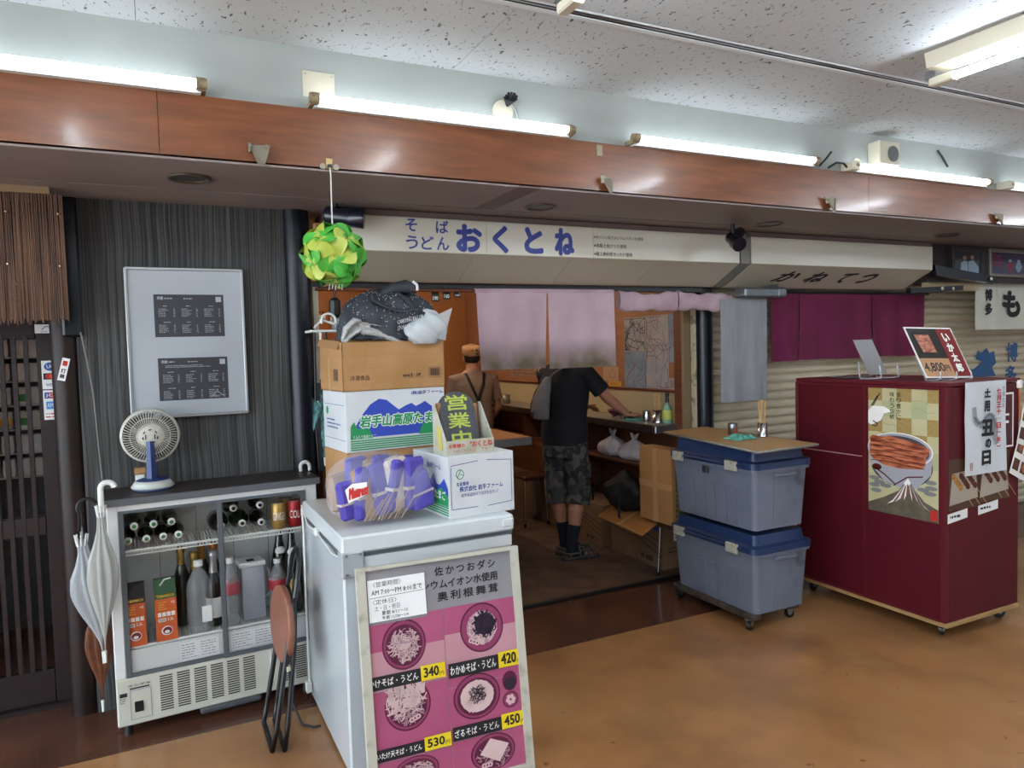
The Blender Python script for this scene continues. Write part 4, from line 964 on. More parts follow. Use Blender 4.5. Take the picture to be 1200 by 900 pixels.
MB().tube([(.428, 3.0, .32), (.428, 3.0, .34)], .014, m_beige, 10).build('clamp', fs_)
mb = MB(); mb.tube([(.53, 3.39, .60), (.50, 3.36, .40), (.48, 3.33, .20), (.48, 3.25, .06), (.50, 3.15, .008), (.54, 3.10, .008), (.569, 3.10, .008)], .005, m_black, 8)
tag(mb.build('power_cable', loc=(.5, 3.3, 0)), 'black power cable drooping to the floor between stool and freezer', 'cable')
# ================================================================== FREEZER AND WHAT STANDS ON IT
m_fz = M('freezer_white', '#bcc4c9', .22, coat=.4); m_fz2 = M('freezer_lid', '#c6ccce', .28); m_fzg = M('freezer_corner_grey', '#9ba1a4', .4)
fz = thing('chest_freezer', 'white chest freezer with grey corner brackets, boxes piled on its lid', 'freezer', (.93, 3.0, 0))
X0, X1, Y0, Y1, ZT = .585, 1.273, 2.62, 3.38, .928
MB().box((X0, Y0+.012, .02), (X1, Y1, .845), m_fz, .008).build('body', fz)
MB().box((X0-.004, Y0+.006, .848), (X1+.002, Y1+.002, .864), m_gasket).build('seal', fz)
MB().box((X0-.006, Y0-.006, .862), (X1+.006, Y1+.006, ZT), m_fz2, .008).build('lid', fz)
mb = MB(); mb.box((X0+.03, Y0+.008, .80), (X1-.0, Y0+.0125, .843), m_fz2, .001); mb.build('front_trim', fz)
MB().box((X0-.009, Y0-.010, .775), (X0+.075, Y0+.05, .872), m_fzg, .006).build('corner_bracket', fz)
MB().box((X1-.055, Y0-.010, .872), (X1+.008, Y0+.04, .922), m_fz2, .012).build('corner_bracket', fz)
for z in (.86, .79): 
    for x in (X0+.01, X0+.062): MB().cyl((x, Y0-.010, z), (x, Y0-.013, z), .005, m_steel, 10).build('screw', fz)
MB().box((X0-.022, 3.02, .845), (X0-.002, 3.06, .875), m_white, .004).build('hinge_clip', fz)
MB().tube([(X0-.012, 3.36, .90), (X0-.012, 3.34, .80), (X0-.014, 3.34, .5), (X0-.012, 3.35, .09)], .005, m_white, 8).build('drain_cord', fz)
MB().tube([(X0-.012, 3.37, .91), (X0-.02, 3.2, .86), (X0-.012, 3.04, .86), (X0-.012, 2.75, .84), (X0-.012, 2.66, .85)], .003, m_white, 6).build('bungee_cord', fz)
MB().box((X0-.03, 3.335, .05), (X0-.004, 3.37, .10), m_white, .004).build('cord_clip', fz)
for x in (X0+.05, X1-.05):
    for y in (Y0+.07, Y1-.05): MB().cyl((x, y, 0), (x, y, .03), .02, m_black, 12).build('foot', fz)
# menu board leaning in front of the freezer
uB = V(math.cos(-.0456), math.sin(-.0456), 0); nB = V(-uB.y, uB.x, 0); wB = nB*math.sin(.1286)+V(0, 0, math.cos(.1286))
OB = V(.594, 2.40, .004); WB, HB = .6186, .843
bd = thing('menu_board', 'leaning menu board with pink noodle photos and yellow price labels', 'board', OB)
m_frw = M('worn_white_wood', '#b5b3a6', .6, col2='#8f8d80', scale=14, contrast=(.55, .75))
m_pbg = M('print_pink', '#9f4a6d', .3, col2='#a95678', scale=2, coat=.6); m_ppale = M('print_pale_pink', '#b98a95', .3, col2='#b07c8c', scale=3, coat=.6); m_hdr = M('print_grey', '#8c8b90', .3, col2='#828187', scale=3, coat=.6)
m_bowl = M('print_bowl', '#551b3a', .3, coat=.6); m_bowl2 = M('print_bowl_inner', '#8a3a60', .3, coat=.6); m_nood = M('print_noodle', '#cfb5b4', .4, coat=.6); m_nood2 = M('print_noodle_shade', '#a78590', .4, coat=.6)
m_nori = M('print_seaweed', '#2a2035', .4, coat=.5); m_yel = M('yellow_label', '#dcc31f', .5); m_strip = M('black_label', '#1d1d22', .5)
mb = MB(); s = Surf(mb, OB, uB, wB)
for a, b_, c_, d_ in ((0, 0, .032, HB), (WB-.03, 0, WB, HB), (.032, 0, WB-.03, .04)): 
    q = MB(); Surf(q, OB, uB, wB).slab(a, b_, c_, d_, .026, m_frw, -.006); q.build('frame_bar', bd)
q = MB(); Surf(q, OB, uB, wB).slab(.032, HB-.012, WB-.03, HB, .026, m_frw, -.006); q.build('frame_bar', bd)
q = MB(); Surf(q, OB, uB, wB).slab(.025, .03, WB-.025, HB-.008, .006, m_hdr, 0); q.build('backing', bd)
def bx_(u, v): return u*LU, v*LV
cm = .306; K = .0075
s.O = OB; UL, UR = .020, .596
def cell(u0, u1, vt, vb, m_): s.quad(u0, vb, u1, vt, m_, K)
cell(UL, cm-.001, .655, .41, m_pbg); cell(cm+.001, UR, .656, .37, m_pbg); cell(UL, cm-.001, .408, .17, m_pbg); cell(cm+.001, UR, .368, .18, m_pbg)
cell(UL, cm-.001, .168, .04, m_pbg); cell(cm+.001, UR, .178, .04, m_pbg)
s.quad(UL, .41, cm-.001, .545, m_ppale, K+.0002); s.quad(cm+.001, .44, UR, .56, m_ppale, K+.0002)
def bowl(u, v, ru, rv, kind):
    a = .0004
    s.ell(u, v, ru, rv, m_bowl, K+a, 32); s.ell(u, v, ru*.93, rv*.93, m_bowl2, K+2*a, 32); s.ell(u, v-.002, ru*.84, rv*.82, m_bowl if kind != 1 else m_bowl2, K+3*a, 32)
    def rings(k, x0, y0, dx, dy):
        for i in range(k): s.ell(x0+dx*i, y0+dy*i, .010, .009, m_nood, K+7*a, 12); s.ell(x0+dx*i, y0+dy*i, .004, .004, m_bowl2, K+8*a, 10)
    if kind == 0: s.squiggles(u, v-.004, ru*.8, rv*.72, 70, m_nood, K+4*a, .0035); s.squiggles(u, v, ru*.75, rv*.7, 30, m_nood2, K+5*a, .0025); [s.ell(u-.012+.008*i, v-.01+.006*(i % 2), .009, .008, m_nood, K+6*a, 10) for i in range(4)]
    if kind == 1: s.ell(u, v, ru*.7, rv*.68, m_nood2, K+3.5*a); s.squiggles(u, v, ru*.72, rv*.7, 50, m_nood, K+4*a, .003); s.ell(u+.012, v+.012, ru*.48, rv*.46, m_nori, K+5*a, 11); s.squiggles(u+.012, v+.012, ru*.62, rv*.6, 40, m_nori, K+6*a, .005); rings(3, u-ru*.55, v-rv*.45, .012, -.006)
    if kind == 2:
        s.squiggles(u, v, ru*.85, rv*.8, 60, m_nood2, K+4*a, .003)
        for _ in range(26):
            x, y = u+random.uniform(-ru*.9, ru*.6), v+random.uniform(-rv*.2, rv*.75)
            s.poly([(x, y+.02), (x+.02, y+.03), (x+.016, y-.006), (x+.004, y-.008)], m_nood, K+5*a)
        s.squiggles(u-.01, v+.03, ru, rv*.95, 60, m_nood, K+6*a, .004, 5); rings(3, u+.01, v-rv*.6, .012, .004)
    if kind == 3: s.ell(u, v, ru*.72, rv*.70, m_nood, K+4*a, 15); s.squiggles(u, v, ru*.75, rv*.73, 40, m_nood, K+5*a, .004); s.squiggles(u, v+.006, ru*.42, rv*.42, 60, m_nori, K+7*a, .003, 4)
    if kind == 4: s.squiggles(u, v-.01, ru*.8, rv*.8, 40, m_nood2, K+4*a, .003); s.poly([(u-ru*.6, v+rv*.0), (u-ru*.1, v+rv*.75), (u+ru*.72, v+rv*.25), (u+ru*.25, v-rv*.6)], m_nood, K+5*a); rings(3, u-.04, v-rv*.62, .012, 0)
bowl(.156, .556, .080, .088, 0); bowl(.453, .564, .086, .090, 1); bowl(.155, .345, .084, .088, 2); bowl(.415, .322, .092, .082, 3)
bowl(.17, .115, .084, .052, 0); bowl(.462, .112, .088, .066, 4)
s.ell(.548, .350, .030, .036, m_bowl, K+.0004); s.ell(.548, .341, .024, .022, m_nori, K+.0008); s.ell(.546, .282, .032, .030, m_bowl, K+.0004); s.ell(.546, .282, .027, .025, m_bowl2, K+.0008)
for i in range(6): s.ell(.546+.012*math.cos(i*1.1), .282+.012*math.sin(i*1.1), .008, .008, m_nood, K+.0012, 10)
def lab(u0, v0, u1, v1, tx, pr, ps):
    L_ = K+.004; us = u0+(u1-u0)*ps
    s.quad(u0, v0, us, v1-.006, m_strip, L_); s.quad(us, v0, u1, v1, m_yel, L_+.0005)
    s.text(tx, u0+.006, v0+.010, us-.010, v1-.016, m_inkw, L_+.0004, .01); s.text(pr, us+.010, v0+.010, u1-.024, v1-.008, m_ink, L_+.0009, .03); s.text('円', u1-.022, v0+.008, u1-.006, v0+.022, m_ink, L_+.0009, .01)
lab(.014, .417, .300, .470, 'かけそば・うどん', '340', .68); lab(.312, .404, .604, .462, 'わかめそば・うどん', '420', .67)
lab(.012, .174, .304, .222, 'まいたけ天そば・うどん', '530', .66); lab(.312, .182, .600, .236, 'ざるそば・うどん', '450', .66)
for tx, a, v0, b_ in (('佐かつおダシ', .285, .775, .525), ('ルシウムイオン水使用', .20, .728, .53), ('奥利根舞茸', .29, .683, .53)):
    s.text(tx, a, v0, b_, v0+.034, m_ink, K+.001, .02, 1.35 if len(tx) < 7 else 1.02)
# upside strips
mb.build('print', bd, recalc=False)
mb = MB(); Surf(mb, OB, uB, wB).slab(.034, .64, .25, .828, .001, M('clear_sleeve', '#a7a6aa', .15, alpha=.5, coat=1), .009); mb.build('clear_sleeve', bd)
# handwritten notice taped on
mb = MB(); s = Surf(mb, OB, uB, wB)
s.slab(.038, .650, .246, .796, .001, m_paper, .0105); N_ = .012
a0, b0 = .038, .650; w_, h = .208, .146
s.text('〈営業時間〉', a0+.02, b0+h*.82, a0+.12, b0+h*.95, m_ink, N_); s.text('AM 7:00〜PM 8:00まで', a0+.012, b0+h*.63, a0+w_-.012, b0+h*.77, m_ink, N_, .01)
s.line([(a0+.005, b0+h*.57), (a0+w_-.005, b0+h*.60)], .0015, m_ink, N_)
s.text('〈定休日〉', a0+.015, b0+h*.41, a0+.10, b0+h*.53, m_ink, N_); s.text('土・日・祝日', a0+.02, b0+h*.26, a0+.11, b0+h*.38, m_ink, N_)
s.text('夏期 8/11〜15', a0+.045, b0+h*.14, a0+.14, b0+h*.24, m_ink, N_, .01); s.text('冬期 12/28〜1/4', a0+.045, b0+h*.03, a0+.14, b0+h*.12, m_ink, N_, .01)
tag(mb.build('paper_notice', recalc=False, loc=OB+wB*.7), 'white handwritten opening hours note on the upper left of the menu board', 'notice')
# white egg carton box in front
def carton_open(t, w_, d, h, m_, th=.004, top=True):
    MB().box((0, 0, 0), (w_, d, h), m_, .002).build('body', t, local=True)
m_wc = M('white_carton', '#c9cdd0', .55, col2='#c1c5c8', scale=5); m_navy = M('navy_print', '#35468c', .6); m_bluep = M('blue_mountain', '#2f46a8', .55); m_grnp = M('green_print', '#1f8a50', .55)
b1 = thing('egg_box', 'white egg carton with a navy outlined label, front right on the freezer', 'box', (1.018, 2.66, .928), .09)
carton_open(b1, .302, .335, .247, m_wc)
mb = MB(); s = Surf(mb, (0, 0, 0), X, Z)
s.line([(.012, .205), (.012, .038), (.13, .036)], .0025, m_navy); s.line([(.012, .212), (.135, .222)], .0025, m_navy); s.line([(.175, .222), (.290, .212), (.290, .040), (.175, .034)], .0025, m_navy)
s.ell(.052, .175, .018, .020, m_grnp); s.ell(.052, .175, .015, .017, m_wc, .0015); s.line([(.04, .16), (.056, .195)], .003, m_grnp, .002); s.line([(.045, .178), (.068, .170)], .002, m_grnp, .002); s.line([(.03, .172), (.042, .17)], .002, m_grnp, .002)
s.text('生産農場', .035, .128, .09, .144, m_navy, .0015, .01); s.text('株式会社 岩手ファーム', .048, .104, .248, .126, m_navy, .0015, .02); s.text('岩手県盛岡市下田字生出751-7', .055, .082, .225, .097, m_navy, .0015)
mb.build('front_print', b1, local=True, recalc=False)
mb = MB(); s = Surf(mb, (0, .335, 0), NY, Z)
s.text('(株)岩手ファーム', .14, .185, .27, .212, m_navy, .001, .02); s.poly([(.02, .13), (.05, .165), (.075, .18), (.10, .15), (.13, .16), (.17, .14), (.20, .17), (.23, .13), (.26, .13), (.30, .16), (.333, .12), (.333, .06), (.02, .06)], m_bluep); s.poly([(.2, .05), (.22, .10), (.27, .12), (.333, .09), (.333, .05)], m_grnp, .0015)
for i in range(5): s.quad(.02, .012+i*.010, .333, .018+i*.010, m_grnp)
s.text('岩手山高原たまご', .03, .07, .31, .11, m_inkw, .002, .03)
mb.build('side_print', b1, local=True, recalc=False)
MB().box((0, .166, .2471), (.302, .170, .2476), M('flap_seam', '#8f9498', .6)).build('lid_seam', b1, local=True)
# tan, egg and brown boxes stacked behind
b0_ = thing('cardboard_box', 'plain tan box at the bottom of the stack behind the plastic bag', 'box', (.708, 3.035, .928), .09); carton_open(b0_, .455, .30, .247, m_card)
MB().box((0, .15, .0), (.457, .154, .2478), m_tape).build('tape', b0_, local=True)
b2 = thing('egg_box', 'white egg carton with blue mountains and green lettering, middle of the stack', 'box', (.71, 3.03, 1.1755), .09); carton_open(b2, .462, .305, .258, m_wc)
mb = MB(); s = Surf(mb, (0, 0, 0), X, Z)
mt = [(.03, .06), (.045, .115), (.075, .16), (.11, .20), (.15, .222), (.185, .215), (.215, .19), (.24, .17), (.27, .185), (.30, .195), (.32, .18), (.345, .19), (.365, .20), (.39, .18), (.42, .165), (.45, .17), (.459, .16), (.459, .06)]
s.poly(mt, m_bluep); s.poly([(.018, .055), (.02, .11), (.035, .13), (.05, .10), (.10, .10), (.12, .055)], m_grnp, .0015); s.poly([(.33, .055), (.35, .10), (.40, .115), (.459, .10), (.459, .055)], m_grnp, .0015)
for i in range(5): s.quad(.018, .008+i*.0092, .459, .0135+i*.0092, m_grnp)
s.text('岩手山高原たまご', .055, .098, .452, .158, m_inkw, .002, .09, shear=.15); s.text('岩手山高原たまご', .058, .102, .449, .154, m_grnp, .0026, .035, shear=.15)
s.text('(株)岩手ファーム', .30, .228, .455, .248, m_navy, .0015, .02)
s.text('うみたて新鮮たまご', .03, .055, .13, .072, m_inkw, .002)
mb.build('front_print', b2, local=True, recalc=False)
mb = MB(); s = Surf(mb, (0, .305, 0), NY, Z); s.line([(.02, .20), (.29, .20)], .002, m_navy); s.line([(.02, .05), (.29, .05)], .002, m_navy); s.ell(.06, .17, .015, .018, m_grnp); s.scribble(.05, .09, .25, .14, 3, m_navy, .001)
mb.build('side_print', b2, local=True, recalc=False)
b3 = thing('cardboard_box', 'brown open frozen food carton at the top of the stack', 'box', (.705, 3.03, 1.434), .09)
w_, d, h = .472, .31, .208; mb = MB()
for a, b_ in (((0, 0, 0), (w_, .004, h)), ((0, d-.004, 0), (w_, d, h+.02)), ((0, 0, 0), (.004, d, h)), ((w_-.004, 0, 0), (w_, d, h)), ((0, 0, 0), (w_, d, .004))): mb.box(a, b_, m_card)
mb.build('body', b3, local=True)
mb = MB(); s = Surf(mb, (0, 0, 0), X, Z)
s.text('冷凍食品', .032, .045, .118, .068, M('brown_ink', '#5d4630', .7), .001, .02); mbk = M('box_ink', '#3c3026', .7)
s.text('nissui B・50P', .27, .052, .355, .068, mbk, .001, .02); s.line([(.265, .048), (.37, .048)], .001, mbk); s.frame(.395, .045, .45, .09, .0015, mbk)
for i in range(14): s.quad(.399+i*.0034, .052, .4005+i*.0034+.0006*(i % 3), .086, mbk)
for u in (.1, .26, .36): s.line([(u, .0), (u, .20)], .0012, m_card_in, .0006)
for v in (.095, .15): s.line([(.0, v), (.47, v)], .0012, m_card_in, .0006)
mb.build('front_print', b3, local=True, recalc=False)
mb = MB(); s = Surf(mb, (0, .31, 0), NY, Z); s.quad(.19, .045, .25, .095, M('smudge', '#5e4a35', .8)); s.slab(.11, 0, .15, .15, .0008, m_tape); s.line([(0, .15), (.31, .15)], .0012, m_card_in)
mb.build('side_print', b3, local=True, recalc=False)
mb = MB(); mb.prism([(0, .31, h+.02), (0, .03, h+.005), (-.012, .03, h-.03), (-.012, .31, h-.01)], (.003, 0, 0), m_card_in); mb.build('side_flap', b3, local=True)
# quilted dark tote bag
m_tote = M('charcoal_nylon', '#363c44', .6, col2='#2c3138', scale=12, bump=.35, bscale=22)
tb = thing('tote_bag', 'large charcoal folding tote with tiny white dots, slumped in the open carton', 'bag', (.94, 3.17, 1.645))
def bagf(u, v):
    a = u*2*PI; x = math.cos(a); y = math.sin(a); z = math.sin(v*PI/2)
    p = max(0, math.cos(v*PI/2))**.62*(1.0+.06*math.sin(v*3))
    hh = .215*z*(1-.06*x) + .010*math.sin(x*6+1)*z
    wr = (.008*math.sin(a*7+z*6)+.006*math.sin(a*13-z*11))*min(1, p*1.5)
    return (.945+(.222*p+wr)*x + .01*z, 3.17+(.105*p+wr)*y, 1.655+hh+.010*math.sin(a*3+z*3)*z-.035*max(0, -x-.3)*z)
mb = MB(); mb.grid(bagf, 56, 28, m_tote); mb.build('body', tb, weld=.0005)
mb = MB()
for _ in range(420):
    u = random.random(); v = random.uniform(.05, .80); p = V(bagf(u, v))
    if p.y < 3.17: mb.ball((p.x, p.y-.001, p.z), .0021, m_inkw, 4)
mb.build('dot_print', tb, kind='stuff')
hp_ = [V(bagf(u_, v_))+V(0, -.010, 0) for u_, v_ in ((.64, .72), (.67, .58), (.71, .46), (.75, .38), (.79, .38), (.815, .46), (.82, .58), (.81, .70), (.78, .80))]
MB().tube(hp_, .011, m_tote, 8, flat=.35).build('handle', tb)
MB().tube([V(.90, 3.14, 1.845), V(.96, 3.12, 1.875), V(1.02, 3.11, 1.885), V(1.05, 3.11, 1.875)], [.012, .024, .030, .026], m_tote, 12).build('rolled_top', tb)
MB().tube([V(1.045, 3.09, 1.905), V(1.062, 3.082, 1.89), V(1.062, 3.08, 1.865)], .006, m_paper, 8).build('toggle', tb)
mb = MB(); vs, fs, tw, th = text_mesh('CARRYING BAG OR\nSTORAGE CUBE', .02)
mb.add([V(.955, 3.046, 1.688)+V(.12*a, .006*a, .045*c_+.026*a) for a, c_ in vs], fs, m_inkw); mb.build('lettering', tb, recalc=False)
# newspapers
m_news = M('newsprint', '#b3b4b2', .8, col2='#9b9c9b', scale=70, stretch=(1, 1, 3), contrast=(.45, .6))
nw = thing('newspapers', 'folded grey newspapers sticking out of the open carton, below the tote', 'newspaper', (.84, 3.09, 1.65))
for k, (a, b_, dz, yy) in enumerate((((.72, 1.665), (.80, 1.73), .0, 3.075), ((.80, 1.725), (.97, 1.672), -.012, 3.065), ((.86, 1.70), (1.02, 1.665), -.01, 3.10))):
    mb = MB(); L_ = math.hypot(b_[0]-a[0], b_[1]-a[1])
    def f(u, v, a=a, b_=b_, yy=yy): return (a[0]+(b_[0]-a[0])*u, yy+.012*math.sin(v*PI*2)-.0, a[1]+(b_[1]-a[1])*u-.050*v+.012*math.sin(u*PI))
    mb.grid(f, 10, 8, m_news); mb.grid(lambda u, v: tuple(V(f(u, v))+V(0, .012, .004)), 10, 8, m_paper); mb.build('sheet', nw, recalc=False)
MB().tube([(.722, 3.08, 1.655), (.735, 3.07, 1.70), (.775, 3.07, 1.735), (.80, 3.07, 1.73)], [.010, .02, .022, .014], m_news, 10, flat=.6).build('folded_edge', nw)
mb = MB(); mb.box((.93, 3.10, 1.655), (1.16, 3.13, 1.672), M('foam_tray', '#b9c0c6', .4), .006); mb.build('foam_tray', nw)
# clear plastic bag
m_poly = M('crinkled_polythene', '#cfd6da', .18, alpha=.62, bump=.6, bscale=30, scale=10); m_polyin = M('white_filling', '#c4cacc', .5, bump=.8, bscale=38, scale=10)
pg = thing('plastic_bag', 'clear plastic bag of white packaging with a pointed corner, in the open carton', 'bag', (1.09, 3.06, 1.64))
mb = MB()
def pbf(u, v):
    a = u*2*PI; p = (math.sin(PI*min(1, v*.92+.08)))**.5; w2 = .012*math.sin(a*5+v*8)
    return (1.085+(.085*p+w2)*math.cos(a), 3.055+(.045*p+w2*.5)*math.sin(a), 1.632+.125*v+.02*math.cos(a)*v)
mb.grid(pbf, 32, 16, m_polyin); mb.build('filling', pg)
mb = MB(); mb.grid(lambda u, v: tuple(V(1.085, 3.055, 1.69)+(V(pbf(u, v))-V(1.085, 3.055, 1.69))*1.07), 32, 16, m_poly)
mb.add([(1.12, 3.03, 1.748), (1.205, 3.03, 1.785), (1.178, 3.035, 1.69), (1.175, 3.045, 1.64), (1.13, 3.03, 1.65)], [(0, 1, 2, 3, 4)], m_poly); mb.build('film', pg, recalc=False)
# sign box with the open-for-business plate
sb = thing('open_sign_box', 'small cut-down white carton holding a charcoal plate with yellow-green characters', 'sign', (1.03, 2.70, 1.1755), .06)
m_sbo = M('used_white_card', '#b8b6aa', .7, col2='#9fa08f', scale=16); m_plate = M('charcoal_foam_plate', '#3d4046', .7, col2='#4a4c52', scale=90); m_lime = M('lime_paint', '#a9b84a', .6)
MB().prism([(0, 0, 0), (.215, 0, 0), (.215, 0, .058), (0, 0, .058)], (0, .004, 0), m_sbo).build('front_wall', sb, local=True)
for x in (0, .211): MB().prism([(x, .004, 0), (x, .13, 0), (x, .13, .20), (x, .11, .20), (x, .004, .058)], (.004, 0, 0), m_sbo).build('side_wall', sb, local=True)
MB().box((.004, .004, 0), (.211, .13, .004), m_sbo).build('floor_wall', sb, local=True); MB().box((.004, .126, .004), (.211, .13, .19), m_card_in).build('back_wall', sb, local=True)
mb = MB(); s = Surf(mb, (0, 0, 0), X, Z); s.text('お客様の', .010, .028, .082, .046, m_red, .001, .02); s.text('"おくとね', .105, .026, .208, .052, m_red, .001, .03); s.text('そば、うどん店', .03, .008, .13, .022, m_red, .001); s.text('です', .155, .008, .185, .022, m_red, .001); mb.build('red_lettering', sb, local=True, recalc=False)
u_ = V(1, 0, 0); wv_ = V(0, .30, 1).normalized(); o_ = V(.022, .055, .006)
pts = [(0, 0), (.162, 0), (.162, .19)] + [(.081+.081*math.cos(t_), .19+.062*math.sin(t_)) for t_ in [PI*i/12 for i in range(1, 12)]] + [(0, .19)]
sp_ = MB(); ss = Surf(sp_, o_, u_, wv_); sp_.prism([ss.p(a, b_) for a, b_ in pts], ss.N*-.012, m_plate)
pl_ = sp_.build('plate', sb, local=True)
mb = MB(); ss = Surf(mb, o_, u_, wv_)
ss.text('営', .030, .172, .132, .238, m_lime, .001, .018); ss.text('業', .030, .096, .132, .162, m_lime, .001, .018); ss.text('中', .036, .02, .126, .085, m_lime, .001, .03)
q = mb.build('lettering', pl_, local=True, recalc=False); q.parent = pl_
mb = MB(); mb.prism([(-.001, .035, .02), (-.001, .075, .02), (-.001, .085, .12), (-.001, .04, .10)], (-.002, 0, 0), M('yellow_flyer', '#b9ad5a', .6)); mb.build('side_flyer', sb, local=True)
for x0_, x1_, z_ in ((.012, .03, .17), (.178, .196, .16)): MB().box((x0_, .108, z_-.045), (x1_, .126, z_+.035), m_card_in, .003).build('corner_wedge', sb, local=True)
# big clear bag of purple packets
bg_ = thing('plastic_bag', 'bulging clear bag of purple packs at the front left of the freezer', 'bag', (.79, 2.82, .928))
m_pur = M('purple_pack', '#4a3f9e', .5, col2='#584cae', scale=6); m_pack = M('pale_pack', '#c4c2c6', .5, col2='#b09a86', scale=8); m_tanp = M('tan_pack', '#9d8069', .5)
m_film = M('thin_clear_film', '#dfe4f0', .12, alpha=.16, bump=.8, bscale=14, scale=8)
def blob(u, v, k=1.0):
    a = u*2*PI; t_ = PI*v; p = math.sin(t_)**.62
    cx, cz = .795, 1.062; w2 = .010*math.sin(a*4+v*5)+.006*math.sin(a*9-v*7)
    x = cx+(.215*p*k+w2)*math.cos(a); y = 2.825+(.145*p*k+w2)*math.sin(a)
    z = cz-.128*math.cos(t_)*k*(1+.12*math.cos(a-2.4))
    return (min(x, 1.005), max(2.655, y), max(.930, z))
mb = MB(); mb.grid(lambda u, v: blob(u, v, 1), 48, 28, m_film); mb.build('film', bg_)
rd = random.Random(3)
for i in range(16):
    L_ = (i//8); a = rd.uniform(-.5, .5); x = .66+.040*(i % 8)+rd.uniform(-.012, .012); y = 2.75+.11*L_; z = .952+rd.uniform(0, .03)
    hh = (.15 if abs((i % 8)-3.5) > 3 else .205)
    mm = m_pur if i in (0, 1, 3, 4, 6, 7, 9, 11, 12, 14) else (m_pack if i % 2 else m_tanp)
    mb = MB(); mb.xf = Matrix.Translation((x, y, z)) @ Matrix.Rotation(a*.5, 4, 'Y') @ Matrix.Rotation(.5+a*.6, 4, 'Z')
    def pf(u, v): 
        b_ = abs(math.sin(PI*v))**.5; return ((u-.5)*.10, 0, v*hh)
    mb.box((-.052, -.018, 0), (.052, .018, hh), mm, .012); 
    if mm is m_pur: mb.box((-.053, -.0185, hh*.40), (.053, .0185, hh*.46), m_pack)
    mb.build('packet', bg_)
mb = MB()
for i in range(10):
    x = .74+.02*i*.8+rd.uniform(-.004, .004); mb.tube([(x-.05, 2.70+rd.uniform(-.008, .008), .955), (x+rd.uniform(-.01, .02), 2.715, 1.04+rd.uniform(-.02, .03))], .002, M('wood_stick', '#a98e74', .6) if i == 0 else mb.mats[0], 5)
mb.build('wooden_sticks', bg_, kind='stuff')
mb = MB(); s = Surf(mb, (.625, 2.672, 1.04), V(.93, -.25, .25).normalized(), V(-.2, .1, .97).normalized()); s.poly([(0, .0), (.07, .01), (.085, .055), (.03, .065), (.0, .05)], m_inkw, .002); s.text('Mattress', .004, .010, .078, .052, m_red, .004, .04, shear=.3)
mb.build('red_logo', bg_, recalc=False)
for k in range(5):
    z = .97+.045*k; mb2 = MB(); mb2.tube([V(blob(.52+.05*i+.01*k, .28+.1*k, 1.01)) for i in range(9)], .0012, m_inkw, 5)
# teal cloth, black box and cables at the left end of the noodle shop
m_teal = M('teal_patterned_cloth', '#4d7a78', .8, col2='#2f5150', scale=40, contrast=(.45, .55))
mb = MB(); mb.grid(lambda u, v: (.675+.035*v*math.sin(u*3)+.03*u*(1-.4*v), 3.36+.012*math.sin(u*9+v*5), 1.12+.36*v-.0*u), 10, 20, m_teal); mb.grid(lambda u, v: (.635+.05*u*v, 3.35+.01*math.sin(v*6), 1.28+.12*u-.04*v), 8, 8, m_teal)
tag(mb.build('hanging_cloth', recalc=False, loc=(.68, 3.36, 1.3)), 'teal patterned cloth hanging left of the stacked egg boxes', 'cloth')
sr = thing('wall_shelf', 'small white shelf with wires and a power strip by the navy pillar', 'shelf', (.78, 3.6, 1.70))
MB().box((.68, 3.55, 1.70), (.86, 3.70, 1.712), m_white, .003).build('shelf_board', sr)
mb = MB()
for x in (.70, .73, .755): mb.tube([(x, 3.56, 1.70), (x-.005, 3.55, 1.5), (x-.01, 3.56, 1.25), (x, 3.57, 1.05)], .006, m_black if x != .73 else m_white, 8)
mb.build('cable_bundle', sr)
MB().box((.70, 3.54, 1.36), (.80, 3.56, 1.372), m_steel, .002).build('towel_rail', sr)
mb = MB(); mb.tube(arc((.77, 3.56, 1.755), .035, -.3, PI+.4, 10), .006, m_white, 8); mb.tube([(.80, 3.57, 1.74), (.74, 3.57, 1.76), (.70, 3.56, 1.72)], .006, m_white, 8); mb.build('white_cord', sr)
MB().box((.80, 3.56, 1.712), (.86, 3.64, 1.77), m_grey, .008).build('plug_block', sr)
MB().box((.79, 3.58, 1.77), (.84, 3.64, 1.87), m_black, .015).build('black_adapter', sr)
MB().tube([(.815, 3.60, 1.86), (.82, 3.60, 1.95), (.815, 3.60, 2.02)], .005, m_black, 6).build('adapter_cable', sr)
tag(MB().box((.745, 3.80, 1.0), (.775, 3.84, 1.94), m_beige, .003).build('steel_post', loc=(.76, 3.82, 1.0)), 'beige upright post just right of the navy black pillar', 'post')
mb = MB(); mb.box((.72, 3.70, 1.0), (.80, 3.76, 1.45), M('dark_cabinet', '#2f3238', .4), .005); mb.box((.73, 3.69, 1.28), (.79, 3.70, 1.30), m_steel)
tag(mb.build('meter_box', loc=(.76, 3.73, 1.0)), 'narrow dark metal cabinet behind the teal cloth', 'cabinet')
mb = MB()
for i in range(6):
    a = i*1.1; mb.ball((.735+.014*math.cos(a), 3.57, 2.14+.028*math.sin(a)), .022, M('crumpled_paper', '#6b5649', .8, bump=.5, bscale=60) if i == 0 else mb.mats[0], 8)
tag(mb.build('crumpled_bag', loc=(.735, 3.57, 2.12)), 'crumpled brown paper wad stuffed beside the spot lamp bracket', 'paper')
tag(MB().box((.73, 3.59, 2.07), (.775, 3.64, 2.23), M('ochre_wood', '#a37848', .6), .002).build('wood_block', loc=(.75, 3.61, 2.07)), 'ochre wooden block at the top of the navy pillar', 'block')
